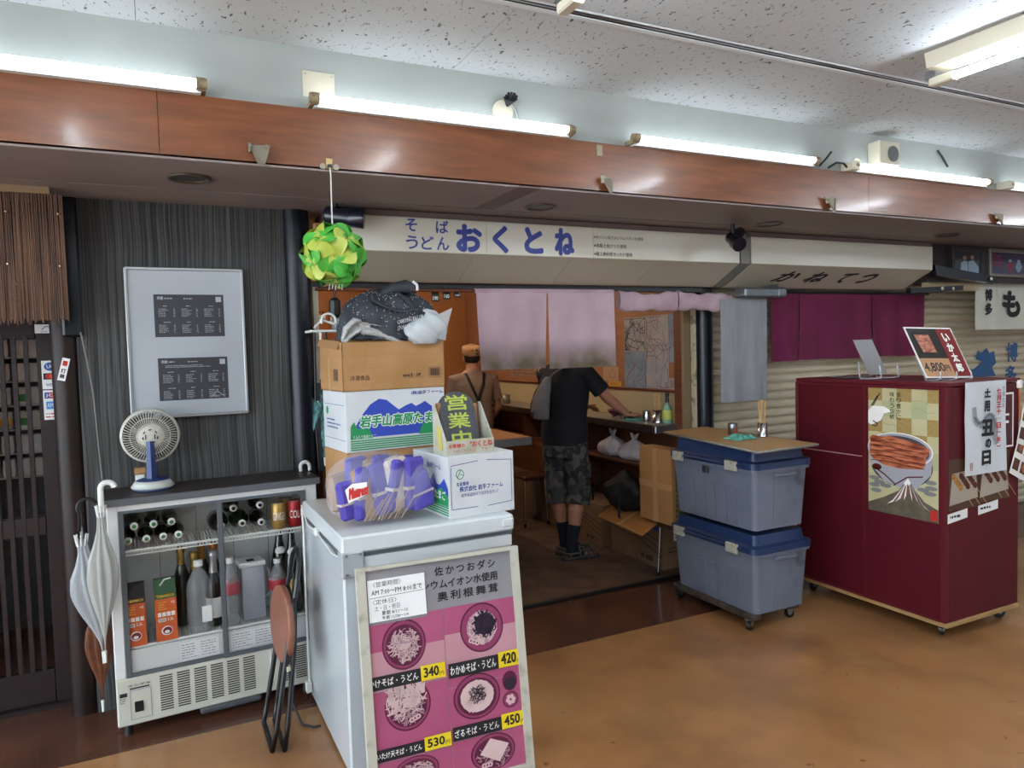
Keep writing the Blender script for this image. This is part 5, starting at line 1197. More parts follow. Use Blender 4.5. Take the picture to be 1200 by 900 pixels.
# ================================================================== INSIDE THE NOODLE SHOP
m_warm = M('added_warm_tube', '#ffe6cc', .4, emit=28)  # unseen tubes behind the sign, added to light the shop interior
for x, y, lb in ((2.0, 5.3, 'unseen warm tube lamp added to the noodle shop ceiling, nearer the noren'), (2.2, 7.0, 'unseen warm tube lamp added to the noodle shop ceiling, nearer the back wall')):
    t = thing('unseen_inner_lamp', lb, 'lamp', (x, y, 2.45)); MB().box((x-.04, y-.6, 2.41), (x+.04, y+.6, 2.45), m_beige).build('housing', t); MB().cyl((x, y-.58, 2.385), (x, y+.58, 2.385), .016, m_warm, 12).build('tube', t)
# long counter along the right wall
m_ctop = M('counter_top', '#8f8a80', .35, col2='#827d73', scale=6, coat=.2); m_cedge = M('counter_edge', '#2b2522', .4)
ct = thing('counter', 'long narrow noodle counter with dark front along the right inner wall', 'counter', (3.25, 5.9, 0))
MB().box((3.135, 4.13, 1.0), (3.42, 8.15, 1.028), m_ctop, .004).build('counter_top', ct)
MB().box((3.125, 4.13, .975), (3.14, 8.15, 1.026), m_cedge, .003).build('edge_strip', ct)
MB().box((3.12, 4.09, .970), (3.40, 4.13, 1.024), m_steel, .005).build('end_cap', ct)
for y0, y1 in ((4.12, 5.12), (5.13, 6.15), (6.16, 7.15), (7.16, 8.1)):
    MB().box((3.36, y0, .0), (3.405, y1, .975), m_dkw, .002).build('front_panel', ct)
MB().box((3.12, 4.12, .715), (3.36, 8.1, .735), m_dkw, .002).build('shelf_board', ct)
for y in (5.12, 6.15, 7.15): MB().box((3.14, y-.008, .735), (3.36, y+.008, .975), m_dkw).build('divider', ct)
MB().box((3.12, 5.15, .44), (3.36, 8.1, .715), m_dkw, .003).build('lower_box_panel', ct)
# left table end
tb2 = thing('side_counter', 'tan topped counter end with grey edge entering from the left', 'counter', (1.8, 5.2, 0))
MB().box((.9, 4.66, .93), (2.43, 5.9, .952), M('tan_laminate', '#b08058', .4, col2='#a57650', scale=5), .003).build('table_top', tb2)
MB().box((.9, 4.645, .892), (2.436, 4.66, .95), M('grey_metal_edge', '#7d7f80', .35, .5), .003).build('edge_strip', tb2)
MB().box((2.43, 4.66, .892), (2.436, 5.9, .95), m_steel, .002).build('edge_strip', tb2)
MB().box((.95, 4.75, .018), (2.30, 5.85, .93), m_dkw).build('front_panel', tb2)
# papers on the right wall
m_map = M('printed_map_grey', '#8d8f95', .5, col2='#a59c98', scale=9, detail=8); m_mapb = M('printed_map_blue', '#6f8296', .5, col2='#8b97a2', scale=7, detail=8)
m_mapl = M('map_line', '#75555a', .6); m_mapd = M('map_branch', '#2f3035', .6)
def wall_sheet(lb, y0, z0, y1, z1, m_, draw=None, name='poster', cat='poster'):
    mb = MB(); s = Surf(mb, (3.428, y1, z0), NY, Z); w_, h = y1-y0, z1-z0
    s.slab(0, 0, w_, h, .002, m_); 
    if draw: draw(s, w_, h)
    o = mb.build(name, recalc=False, loc=(3.428, (y0+y1)/2, z0)); return tag(o, lb, cat)
def mapd(k, ml, sd):
    def f(s, w_, h):
        rd = random.Random(sd)
        for _ in range(k):
            x, y = rd.uniform(.05, .95)*w_, rd.uniform(.05, .95)*h; d = rd.uniform(0, 6.3); pts = []
            for _ in range(6):
                pts.append((x, y)); x += math.cos(d)*.05; y += math.sin(d)*.05; d += rd.uniform(-.8, .8); x = min(max(x, .01), w_-.01); y = min(max(y, .01), h-.01)
            s.line(pts, .005, ml, .003)
    return f
wall_sheet('large wall map sheet of railway lines, middle of the map group', 4.32, 1.26, 4.59, 1.815, m_map, mapd(28, m_mapl, 1))
wall_sheet('tall narrow map sheet beside the brown jamb, right of the map group', 4.14, 1.46, 4.318, 1.815, m_mapb, mapd(12, m_mapl, 5))
wall_sheet('grey map sheet with black branching lines, upper left of the map group', 4.592, 1.545, 4.88, 1.813, m_map, mapd(30, m_mapd, 2))
wall_sheet('bluish map sheet with red marks, lower left of the map group', 4.592, 1.235+.02, 4.88, 1.542, m_mapb, mapd(12, m_mapl, 3))
wall_sheet('small pink striped sheet at the lower right of the map group', 4.14, 1.345, 4.24, 1.455, M('pink_sheet', '#a5807a', .6), lambda s, w_, h: [s.quad(.005, .01+i*.018, w_-.005, .016+i*.018, m_paper, .003) for i in range(6)])
wall_sheet('small pale text sheet at the bottom right of the map group', 4.14, 1.26, 4.315, 1.342, M('pale_sheet', '#a49890', .6), lambda s, w_, h: s.scribble(.01, .01, w_-.01, h-.01, 5, m_ink, .003))
wall_sheet('pale paper with a small house drawing right of the noren hem', 4.97, 1.30, 5.2, 1.42, M('buff_sheet', '#b18f70', .6), lambda s, w_, h: s.line([(.1, .03), (.1, .07), (.14, .1), (.18, .07), (.18, .03), (.1, .03)], .004, m_mapl, .003))
wall_sheet('small yellow notice under the house drawing on the inner wall', 4.93, 1.245+.01, 5.12, 1.30, M('yellow_sheet', '#c09a3c', .6), lambda s, w_, h: s.scribble(.02, .01, w_-.02, h-.01, 2, m_red, .003))
wall_sheet('tall buff paper half hidden behind the pink noren edge', 5.0, 1.45, 5.14, 1.75, M('buff_tall', '#9e7450', .6))
wall_sheet('faded strip of pictures below the noren near the cook', 6.15, 1.30, 7.0, 1.40, M('faded_strip', '#9c7f65', .6, col2='#806652', scale=20), lambda s, w_, h: s.scribble(.05, .015, w_-.05, h-.015, 2, m_mapl, .003))
wall_sheet('dark framed paper on the inner wall just left of the customer', 5.5, 1.33, 5.85, 1.45, m_ink, lambda s, w_, h: s.quad(.015, .015, w_-.015, h-.015, M('framed_paper', '#b2977a', .6), .003))
# orange menu strips on the back wall
for i in range(5):
    x = 1.56+i*.22; mb = MB(); s = Surf(mb, (x, 8.19, 1.72), X, Z); s.slab(0, 0, .19, .36, .004, M('orange_strip', '#b3642c', .6) if i == 0 else o_m)
    if i == 0: o_m = mb.mats[0]
    s.quad(.01, .22, .18, .30, m_paper, .006); s.text(('100', '460', '430', '470', '550')[i], .03, .235, .16, .29, m_ink, .007, .01); s.scribble(.02, .31, .17, .35, 1, m_ink, .006)
    tag(mb.build('menu_strip', recalc=False, loc=(x, 8.19, 1.72)), ('leftmost orange menu strip on the back wall, behind the lantern', 'second orange menu strip from the left on the back wall', 'middle orange menu strip on the back wall behind the tote bag', 'fourth orange menu strip, behind the right part of the tote', 'rightmost orange menu strip on the back wall')[i], 'menu')
mb = MB(); s = Surf(mb, (3.312, 4.018, 1.555), X, Z); s.slab(0, 0, .062, .13, .002, m_paper)
s.ell(.031, .098, .02, .022, m_red, .003); s.ell(.031, .098, .015, .017, m_paper, .0034); s.line([(.02, .085), (.042, .112)], .003, m_red, .004); s.quad(.024, .094, .038, .100, m_ink, .0038)
s.text('禁煙', .014, .05, .048, .064, m_ink, .003, .01); s.quad(.01, .036, .052, .039, m_ink, .003); s.poly([(.022, .026), (.040, .026), (.031, .010)], m_ink, .003)
tag(mb.build('no_smoking_sign', recalc=False, loc=(3.34, 4.018, 1.555)), 'small white no smoking sign with a red ring on the brown jamb', 'sign')
# things on the counter
m_chop = M('bamboo', '#c9a36c', .6, col2='#b88f5a', scale=30)
def chopsticks(lb, p, h=.085, r=.032, L_=.21, n=15, clip=True):
    t = thing('chopstick_holder', lb, 'holder', p)
    MB().lathe([(.0001, 0), (r*1.12, 0), (r*1.12, .008), (r, .014), (r, h), (r-.003, h), (r-.003, .02)], m_chrome, n=24).build('cup', t, local=True)
    rd = random.Random(int(p[0]*100))
    for i in range(n):
        a = rd.uniform(0, 6.3); q = math.sqrt(rd.random())*(r-.007); x, y = q*math.cos(a), q*math.sin(a); b_ = rd.uniform(-.01, .01)
        MB().tube([(x*.6, y*.6, .015), (x*1.15, y*1.15, L_+b_)], [.0026, .0036], m_chop, 4).build('chopstick', t, local=True)
    return t
chopsticks('steel cup of bamboo chopsticks on the inner counter beside the green bottle', (3.245, 4.23, 1.028), .095, .034)
mb = MB(); mb.lathe([(.0001, 0), (.03, 0), (.032, .006), (.031, .075), (.028, .08), (.0001, .081)], m_chrome, n=24)
for v in mb.v: v += V(3.255, 4.37, 1.028)
tag(mb.build('steel_tumbler', loc=(3.255, 4.37, 1.028)), 'small steel shaker on the inner counter left of the chopsticks', 'shaker')
bt = thing('spray_bottle', 'yellow-green bottle with a black cap on the inner counter', 'bottle', (3.285, 4.165, 1.028))
MB().lathe([(.0001, 0), (.030, 0), (.033, .006), (.033, .10), (.026, .125), (.011, .14), (.011, .15)], M('teal_clear_bottle', '#8fc0a8', .15, trans=.4), n=22).build('body', bt, local=True)
MB().lathe([(.0335, .03), (.0337, .031), (.0337, .095), (.0335, .096)], M('lime_label', '#b5bf58', .5), n=22).build('label', bt, local=True)
MB().lathe([(.015, .15), (.015, .175), (.010, .185), (.016, .20), (.014, .215), (.0001, .218)], m_black, n=18).build('cap', bt, local=True)
m_aqua = M('aqua_cloth', '#63b3a1', .85, col2='#57a291', scale=30, bump=.2)
def rag(lb, c, sx, sy, h, sd):
    mb = MB(); rd = random.Random(sd); ph = rd.uniform(0, 6)
    def f(u, v):
        e = min(1, 6*u*(1-u)+.1)*min(1, 6*v*(1-v)+.1)
        return (c[0]+sx*(u-.5)+.01*math.sin(v*7+ph), c[1]+sy*(v-.5)+.012*math.sin(u*8+ph), c[2]+.001+h*e*(.55+.3*math.sin(u*9+ph)*math.sin(v*11)+.15*math.sin(u*23)))
    mb.grid(f, 26, 20, m_aqua); mb.grid(lambda u, v: (f(u, v)[0], f(u, v)[1], c[2]+.0005), 2, 2, m_aqua)
    return tag(mb.build('cleaning_cloth', recalc=False, loc=c), lb, 'cloth')
rag('folded aqua cloth on the inner counter by the customer', (3.24, 4.50, 1.028), .13, .14, .018, 2)
mb = MB(); mb.lathe([(.0001, 0), (.038, 0), (.042, .006), (.044, .09), (.0001, .09)], M('dull_tin', '#8b857a', .4, .5), (3.25, 6.75, 1.028), 20)
tag(mb.build('tin', loc=(3.25, 6.75, 1.028)), 'dull tin standing on the far counter beside the cook', 'tin')
# bowl the customer eats from
mb = MB(); mb.lathe([(.03, 0), (.032, .012), (.06, .035), (.075, .062), (.072, .062), (.055, .036), (.0001, .018)], m_bowl, (3.27, 4.78, 1.028), 24)
tag(mb.build('noodle_bowl', loc=(3.27, 4.78, 1.028)), 'dark noodle bowl on the counter in front of the customer', 'bowl')
bp_ = thing('black_pouch', 'crumpled black pouch under the customer hand on the counter', 'pouch', (3.26, 4.66, 1.028))
mb = MB(); mb.grid(lambda u, v: (3.215+.14*u, 4.60+.13*v, 1.030+.045*(4*u*(1-u))**.5*(4*v*(1-v))**.5*(1+.3*math.sin(u*14)*math.sin(v*9))), 20, 16, m_black); mb.grid(lambda u, v: (3.215+.14*u, 4.60+.13*v, 1.0295), 1, 1, m_black); mb.build('body', bp_)
# bags and boxes under the counter
m_wbag = M('white_carrier_bag', '#b5aeb0', .45, col2='#a89fa5', scale=9, bump=.7, bscale=18)
def carrier(lb, c, r, h, sd):
    t = thing('carrier_bag', lb, 'bag', c); rd = random.Random(sd); p1, p2 = rd.uniform(0, 6), rd.uniform(0, 6)
    def f(u, v):
        a = u*2*PI; pr = [.78, .98, 1.05, 1.05, 1.0, .88, .66, .38, .14][min(8, int(v*8.99))]; nx = [.98, 1.05, 1.05, 1.0, .88, .66, .38, .14, .10][min(8, int(v*8.99))]; k = v*8.99-int(v*8.99)
        q = (pr*(1-k)+nx*k)*r*(1+.06*math.sin(a*5+p1+v*4)+.04*math.sin(a*9+p2))
        return (c[0]+q*.82*math.cos(a), c[1]+q*math.sin(a), c[2]+h*v)
    MB().grid(f, 40, 22, m_wbag).build('body', t, recalc=False)
    for s_ in (-1, 1):
        MB().tube([V(c)+V(0, s_*.008, h*.9), V(c)+V(0, s_*.022, h*1.08), V(c)+V(.0, s_*.045, h*1.2)], [.014, .020, .010], m_wbag, 8, flat=.4).build('knot_ear', t)
carrier('knotted white carrier bag on the under-counter shelf, behind the other', (3.235, 4.79, .736), .125, .165, 1)
carrier('knotted white carrier bag on the under-counter shelf, nearer the tall box', (3.235, 4.50, .736), .135, .16, 2)
# chrome stools
m_vin = M('brown_vinyl', '#4a2c20', .4)
def stool(lb, x, y, h, w_=.30, seat=m_vin, sy=None, rot=0):
    t = thing('stool', lb, 'stool', (x, y, .018), rot); sy = sy or w_
    MB().box((-w_/2, -sy/2, h-.045), (w_/2, sy/2, h), seat, .012).build('seat', t, local=True)
    for a in (-1, 1):
        for b_ in (-1, 1):
            l = MB(); l.tube([(a*(w_/2-.02), b_*(sy/2-.02), h-.045), (a*(w_/2-.005), b_*(sy/2-.005), .012)], .0095, m_chrome, 10); l.cyl((a*(w_/2-.005), b_*(sy/2-.005), .0), (a*(w_/2-.005), b_*(sy/2-.005), .03), .013, m_black, 10); l.build('leg', t, local=True)
    return t
stool('low stool with chrome legs carrying the tall cardboard box', 3.125, 3.83, .40-.018, .22, m_vin, .27)
stool('chrome legged stool with a brown seat near the far boxes', 2.98, 5.75, .45, .24)
tbx = thing('cardboard_box', 'tall taped cardboard box standing on a low stool beside the blue-grey totes', 'box', (3.0, 3.76, .405))
m_card2 = M('cardboard_tan', '#a67a4c', .8, col2='#99703f', scale=5, bump=.12, bscale=50)
MB().box((2.995, 3.765, .4), (3.11, 4.115, .90), m_card2, .003).build('body', tbx)
MB().box((2.9935, 3.915, .4), (2.995, 3.965, .90), m_tape).build('tape', tbx); MB().box((2.9925, 3.765, .63), (2.9934, 4.115, .67), m_tape).build('tape', tbx)
mb = MB(); s = Surf(mb, (2.995, 3.7645, .4), X, Z)
for i in range(14): s.text('GREEN'[i % 5], .03, .02+i*.034, .08, .044+i*.034, M('box_green', '#3c5638', .7) if i == 0 else mb.mats[0], .001, .01)
mb.build('green_print', tbx, recalc=False)
cs = MB(); cs.prism([(2.82, 3.86, .34), (2.84, 4.42, .36), (3.16, 4.64, .385), (3.14, 4.02, .388)], (0, 0, .006), M('ochre_cardboard', '#a8763c', .8, col2='#966634', scale=4, stretch=(8, 1, 1), bump=.1)); cs.prism([(2.83, 4.13, .3572), (3.15, 4.30, .3935), (3.15, 4.335, .3935), (2.83, 4.165, .3585)], (0, 0, .0008), m_tape)
tag(cs.build('cardboard_sheet', loc=(2.9, 4.25, .39)), 'ochre cardboard sheet lying tilted over the floor box, below the black bag', 'cardboard')
m_bkc = M('black_bag_cloth', '#15161a', .6, bump=.6, bscale=22, scale=8)
bk = thing('black_bag', 'slumped black cloth bag with straps on the cardboard sheet', 'bag', (3.05, 4.45, .43))
mb = MB()
def bf(u, v):
    a = u*2*PI; pr = math.sin(PI*min(1, .12+v*.88))**.5; q = 1+.10*math.sin(a*4+v*6)+.07*math.sin(a*9-v*9)
    return (3.10+.125*pr*q*math.cos(a), 4.43+.235*pr*q*math.sin(a), .395+.25*v*(1+.12*math.sin(a*2)))
mb.grid(bf, 44, 22, m_bkc); mb.build('body', bk, recalc=False)
for pts in ([(2.95, 4.30, .60), (2.93, 4.28, .48), (2.925, 4.27, .36)], [(2.96, 4.55, .62), (2.93, 4.62, .52), (2.94, 4.64, .43)]): MB().tube(pts, .014, m_bkc, 8, flat=.3).build('strap', bk)
# cardboard boxes on the floor
m_card3 = M('cardboard_dull', '#7d6048', .8, col2='#73573f', scale=5, bump=.1, bscale=50)
def floor_box(lb, x0, y0, x1, y1, h, waves=True, label_side=False):
    t = thing('cardboard_box', lb, 'box', (x0, y0, .018)); MB().box((x0, y0, .019), (x1, y1, .019+h), m_card3, .003).build('body', t)
    mb = MB(); s = Surf(mb, (x0, y1, .019), NY, Z); L_ = y1-y0
    if waves:
        for k in range(3):
            pts = [(L_*i/16, h*.78-h*.10*k-.055*h*2*math.sin(min(1, i/16*1.6)*PI*.5)*(1 if i < 8 else .6)-h*.24*max(0, i/16-.5)*(1.5+.3*k)) for i in range(17)]; s.line(pts, .006, m_ink)
        s.scribble(.03, h*.82, .12, h*.93, 1, mbk); s.scribble(L_*.6, h*.08, L_*.85, h*.24, 1, mbk, .001, 1, .8)
    mb.build('print', t, recalc=False)
    if label_side:
        mb = MB(); s = Surf(mb, (x0, y0, .019), X, Z); s.slab(.10, h*.55, .22, h*.97, .001, m_paper); s.scribble(.11, h*.58, .21, h*.94, 6, m_ink, .002); s.quad(.105, h*.76, .215, h*.77, m_ink, .002); s.scribble(.05, h*.3, .24, h*.45, 2, mbk)
        mb.build('shipping_label', t, recalc=False)
        MB().box((x0-.001, y0+.04, .019+h*.75), (x0, y0+.14, .019+h), m_navy).build('navy_patch', t)
floor_box('brown floor box with black wave lines and a white shipping label on its end', 3.115, 4.03, 3.355, 4.665, .355, True, True)
floor_box('brown floor box with black wave lines, behind the labelled one', 3.075, 4.73, 3.35, 5.30, .33)
floor_box('plain brown floor box under the far counter', 3.11, 5.95, 3.35, 6.5, .42, False)
floor_box('smaller plain brown box beside the far stool', 3.12, 5.35, 3.355, 5.80, .40, False)
# ================================================================== PEOPLE
m_skin = M('skin', '#b07f68', .55, col2='#a8755f', scale=12); m_hair = M('dark_hair', '#2a211d', .7, bump=.5, bscale=90, scale=20)
def loft(mb, rings, m, n=18):
    """rings: (centre, half width x, half depth y) horizontal ellipses"""
    vs = []
    for c, rx, ry in rings:
        for j in range(n):
            a = 2*PI*j/n; ca, sa = math.cos(a), math.sin(a)
            vs.append((c[0]+rx*math.copysign(abs(ca)**.85, ca), c[1]+ry*math.copysign(abs(sa)**.85, sa), c[2]))
    fs = [(i*n+j, i*n+(j+1) % n, (i+1)*n+(j+1) % n, (i+1)*n+j) for i in range(len(rings)-1) for j in range(n)]
    fs += [tuple(range(n)), tuple((len(rings)-1)*n+j for j in range(n))]
    mb.add(vs, fs, m, True)
def hand(mb, w_, d, nrm, m, curl=.5, side=1, sc=1.0):
    """five fingered hand: wrist, direction, back-of-hand normal"""
    w_, d, nrm = V(w_), V(d).normalized(), V(nrm).normalized(); nrm = (nrm-d*nrm.dot(d)).normalized(); s_ = d.cross(nrm)*side
    mb.tube([w_, w_+d*.03*sc, w_+d*.06*sc, w_+d*.088*sc], [.024*sc, .034*sc, .040*sc, .036*sc], m, 12, flat=.42, up=tuple(nrm))
    for k, L_ in enumerate((.068, .078, .072, .056)):
        b_ = w_+d*.082*sc+s_*(.027-.018*k)*sc; p1 = b_+(d-nrm*curl*.35).normalized()*L_*.42*sc; p2 = p1+(d-nrm*curl*1.1).normalized()*L_*.32*sc; p3 = p2+(d-nrm*curl*2).normalized()*L_*.26*sc
        mb.tube([b_-d*.02*sc, b_, p1, p2, p3], [.0085*sc, .009*sc, .0085*sc, .0075*sc, .006*sc], m, 8)
    b_ = w_+d*.025*sc+s_*.028*sc; p1 = b_+(s_+d*.7).normalized()*.035*sc; p2 = p1+(s_*.4+d).normalized()*.028*sc
    mb.tube([b_-s_*.015, b_, p1, p2, p2+d*.012*sc], [.013*sc, .013*sc, .011*sc, .010*sc, .006*sc], m, 8)
def figure(root, H_, J, hands=True):
    """continuous body grown from joints J (local coordinates); returns its mesh builder"""
    mb = MB(); m = m_skin; P = {k: V(v) for k, v in J.items() if isinstance(v, tuple)}
    pel, ch, nk, hd = P['pelvis'], P['chest'], P['neck'], P['head']
    mid = pel.lerp(ch, .45)
    loft(mb, [(pel+V(0, 0, -.10), .13, .10), (pel, .165, .118), (mid, .145, .105), (ch+V(0, 0, -.05), .165, .118), (ch+V(0, 0, .08), .175, .105), (nk+V(0, 0, -.04), .12, .08), (nk, .062, .06), (nk.lerp(hd, .5), .054, .058)], m)
    mb.ball(tuple(hd+V(0, .0, .02)), .105, m, 18, (.74, .92, 1.08)); mb.ball(tuple(hd+V(0, .03, -.045)), .07, m, 14, (.82, .95, .85))
    mb.ball(tuple(hd+V(0, .103, -.01)), .017, m, 10, (.8, 1, 1.3)); mb.ball(tuple(hd+V(0, .092, -.055)), .016, m, 10, (1.5, .7, .5))
    for s_ in (-1, 1):
        mb.ball(tuple(hd+V(s_*.078, -.005, -.005)), .024, m, 10, (.4, .8, 1.2)); mb.ball(tuple(hd+V(s_*.030, .082, .012)), .014, m, 10)
    for s_ in ('l', 'r'):
        sh, el, wr = P['sh_'+s_], P['el_'+s_], P['wr_'+s_]
        mb.tube([ch.lerp(sh, .5)+V(0, 0, .06), sh, sh.lerp(el, .35), el.lerp(sh, .12), el], [.05, .056, .048, .041, .040], m, 14)
        mb.tube([el.lerp(sh, .05), el, el.lerp(wr, .3), el.lerp(wr, .7), wr], [.040, .040, .041, .031, .025], m, 14)
        if hands: hand(mb, wr, P['hd_'+s_]-wr, J['hn_'+s_], m, J.get('curl_'+s_, .5), J.get('side_'+s_, 1))
        hp, kn, an = P['hip_'+s_], P['kn_'+s_], P['an_'+s_]
        mb.tube([hp+V(0, 0, .06), hp, hp.lerp(kn, .5), kn.lerp(hp, .1), kn], [.08, .088, .075, .056, .054], m, 16)
        mb.tube([kn.lerp(hp, .06), kn, kn.lerp(an, .3)-V(0, .012, 0), kn.lerp(an, .65), an], [.054, .053, .058, .042, .034], m, 16)
        toe = P['toe_'+s_]; mb.tube([an, an+V(0, 0, -.035), an.lerp(toe, .5)+V(0, 0, -.025), toe], [.034, .036, .034, .02], m, 12)
    return mb
# customer at the counter, back towards the room
cu_root = thing('person', 'customer in black T-shirt and camouflage shorts leaning on the counter, head behind the noren', 'person', (2.74, 4.70, .018), math.radians(-62))
J = dict(pelvis=(0, 0, .90), chest=(0, .02, 1.24), neck=(0, .03, 1.47), head=(0, .07, 1.62),
    sh_r=(.185, .02, 1.385), el_r=(.305, .11, 1.20), wr_r=(.385, .285, 1.056), hd_r=(.43, .36, 1.048), hn_r=(0, 0, 1), curl_r=.12, side_r=-1,
    sh_l=(-.185, .03, 1.385), el_l=(-.20, .16, 1.13), wr_l=(-.07, .40, 1.10), hd_l=(-.03, .48, 1.09), hn_l=(-.3, 0, 1), curl_l=.9, side_l=1,
    hip_r=(.085, 0, .86), kn_r=(.10, .025, .48), an_r=(.075, -.065, .085), toe_r=(.165, .075, .035),
    hip_l=(-.085, 0, .86), kn_l=(-.075, .02, .48), an_l=(-.045, .04, .085), toe_l=(.045, .18, .035))
remesh(figure(cu_root, 1.72, J), 'body', cu_root, .006, m_skin, 3)
P = {k: V(v) for k, v in J.items() if isinstance(v, tuple)}
m_tee = M('black_tshirt', '#10131b', .85, bump=.15, bscale=30, scale=9)
mb = MB(); loft(mb, [((0, -.002, .845), .172, .130), ((0, 0, .95), .182, .134), ((0, .008, 1.05), .172, .126), ((0, .018, 1.20), .188, .136), ((0, .02, 1.32), .205, .122), ((0, .022, 1.40), .172, .095), ((0, .026, 1.45), .085, .075), ((0, .028, 1.465), .072, .068)], m_tee, 24)
for s_ in ('l', 'r'):
    sh, el = P['sh_'+s_], P['el_'+s_]; mb.tube([V(0, .02, 1.36), sh*.75+V(0, .02, 1.365)*.25, sh, sh.lerp(el, .4), sh.lerp(el, .78)], [.075, .074, .068, .066, .068], m_tee, 16)
remesh(mb, 'tshirt', cu_root, .007, m_tee, 3)
m_camo = M('camouflage_cloth', '#25262a', .85, col2='#54524f', scale=17, detail=1, contrast=(.48, .52), bump=.2, bscale=26); stain(m_camo, '#3a3b3d', 11, .55, .57)
mb = MB(); loft(mb, [((0, 0, .76), .168, .132), ((0, 0, .84), .176, .132), ((0, 0, .90), .168, .124)], m_camo, 24)
for s_ in ('l', 'r'):
    hp, kn, an = P['hip_'+s_], P['kn_'+s_], P['an_'+s_]; mb.tube([hp+V(0, 0, .0), hp.lerp(kn, .3), hp.lerp(kn, .7), kn, kn.lerp(an, .19)], [.10, .100, .095, .092, .094], m_camo, 20)
mb.box((.172, -.05, .60), (.195, .06, .72), m_camo, .01)
remesh(mb, 'shorts', cu_root, .007, m_camo, 2)
m_sock = M('navy_sock', '#141a26', .9); m_clog = M('grey_clog', '#4e4b47', .5)
for s_ in ('r', 'l'):
    kn, an, toe = P['kn_'+s_], P['an_'+s_], P['toe_'+s_]
    MB().tube([kn.lerp(an, .58), kn.lerp(an, .62), kn.lerp(an, .8), an, an+V(0, 0, -.03), an.lerp(toe, .5)+V(0, 0, -.02)], [.050, .051, .043, .040, .041, .038], m_sock, 18).build('sock', cu_root, local=True)
    c_ = MB(); d_ = (toe-an); d_.z = 0; yw = math.atan2(-d_.x, d_.y)
    c_.xf = Matrix.Translation((an.x, an.y, 0)) @ Matrix.Rotation(yw, 4, 'Z')
    def sole(w2, z0, z1, top=False):
        o = [(-.036, -.065), (-.046, -.03), (-.044, .04), (-.054, .12), (-.046, .19), (-.015, .225), (.02, .222), (.048, .185), (.052, .12), (.044, .04), (.044, -.03), (.034, -.065), (0, -.078)]
        c_.prism([(a*w2, b_, z0) for a, b_ in o], (0, 0, z1-z0), m_clog if top else M('clog_sole', '#26262a', .7) if len(c_.mats) == 0 else c_.mats[0])
    sole(1, 0.001, .012); sole(.97, .012, .024, True)
    for yy in (.05, .085, .12, .155, .185):
        w2 = .05 if yy < .16 else .042; hh = .082-.24*(yy-.05) if yy > .05 else .085
        c_.tube([(-w2, yy, .02), (-w2*.8, yy+.008, hh*.75), (0, yy+.012, hh), (w2*.8, yy+.008, hh*.75), (w2, yy, .02)], .0075, m_clog, 8)
    for xx in (-.03, 0, .03): c_.tube([(xx, .05, .078-abs(xx)*.3), (xx, .12, .068-abs(xx)*.3), (xx*.8, .20, .04)], .007, m_clog, 8)
    c_.tube([(-.045, .05, .05), (-.045, -.03, .05), (0, -.072, .055), (.045, -.03, .05), (.045, .05, .05)], .009, m_clog, 8)
    c_.tube([(-.042, -.02, .02), (-.045, -.03, .05)], .012, m_clog, 8); c_.tube([(.042, -.02, .02), (.045, -.03, .05)], .012, m_clog, 8)
    c_.build('clog', cu_root, local=True)
mb = MB(); mb.ball((0, .06, 1.655), .113, m_hair, 18, (.78, .93, .95)); mb.ball((0, .02, 1.61), .09, m_hair, 14, (.85, .75, 1)); mb.build('hair', cu_root, local=True)
for s_ in (-1, 1):
    MB().ball((s_*.030, .160, 1.635), .008, m_inkw, 8).build('eye', cu_root, local=True)
# grey sling bag on his back (worn, lifts off: its own thing)
m_sling = M('grey_sling_cloth', '#727074', .75, col2='#67666a', scale=9, bump=.2, bscale=30)
sg = thing('sling_bag', 'grey sling bag with a dark tag on the customer\'s back', 'bag', (2.74, 4.70, 1.0), math.radians(-62))
mb = MB()
loft(mb, [((-.09, -.160, .06), .040, .018), ((-.095, -.166, .07), .066, .034), ((-.10, -.168, .14), .076, .042), ((-.09, -.164, .22), .072, .038), ((-.065, -.152, .31), .052, .030), ((-.04, -.140, .38), .026, .016)], m_sling, 20)
remesh(mb, 'body', sg, .006, m_sling, 4)
MB().tube([(-.045, -.150, .36), (-.0, -.125, .405), (.06, -.06, .455), (.10, .03, .465)], .018, m_sling, 8, flat=.3).build('strap', sg, local=True)
mb = MB(); mb.xf = Matrix.Translation((-.15, -.208, .085)) @ Matrix.Rotation(-.5, 4, 'Z'); mb.box((-.022, 0, 0), (.022, .004, .042), m_black, .002); mb.build('dark_tag', sg, local=True)
MB().tube([(-.165, -.19, .10), (-.168, -.19, .17), (-.14, -.18, .26), (-.08, -.16, .355)], .004, m_black, 6).build('zip', sg, local=True)
# cook
ck = thing('person', 'cook in beige cap with crossed black straps on his back at the far counter', 'person', (2.72, 6.35, .018), math.radians(-8))
J = dict(pelvis=(0, 0, .88), chest=(0, .01, 1.18), neck=(0, .03, 1.385), head=(0, .06, 1.50),
    sh_r=(.185, .01, 1.29), el_r=(.245, .03, 1.02), wr_r=(.19, .20, .86), hd_r=(.17, .28, .84), hn_r=(1, 0, .3), curl_r=.6, side_r=-1,
    sh_l=(-.185, .01, 1.29), el_l=(-.25, .03, 1.02), wr_l=(-.15, .22, .90), hd_l=(-.10, .29, .89), hn_l=(-1, 0, .3), curl_l=.6, side_l=1,
    hip_r=(.085, 0, .84), kn_r=(.09, .02, .46), an_r=(.09, -.02, .085), toe_r=(.11, .13, .035), hip_l=(-.085, 0, .84), kn_l=(-.09, .02, .46), an_l=(-.09, -.02, .085), toe_l=(-.11, .13, .035))
remesh(figure(ck, 1.62, J), 'body', ck, .007, m_skin, 3)
P = {k: V(v) for k, v in J.items() if isinstance(v, tuple)}
m_polo = M('beige_shirt', '#8d7a6d', .85, bump=.15, bscale=30, scale=9, col2='#837165')
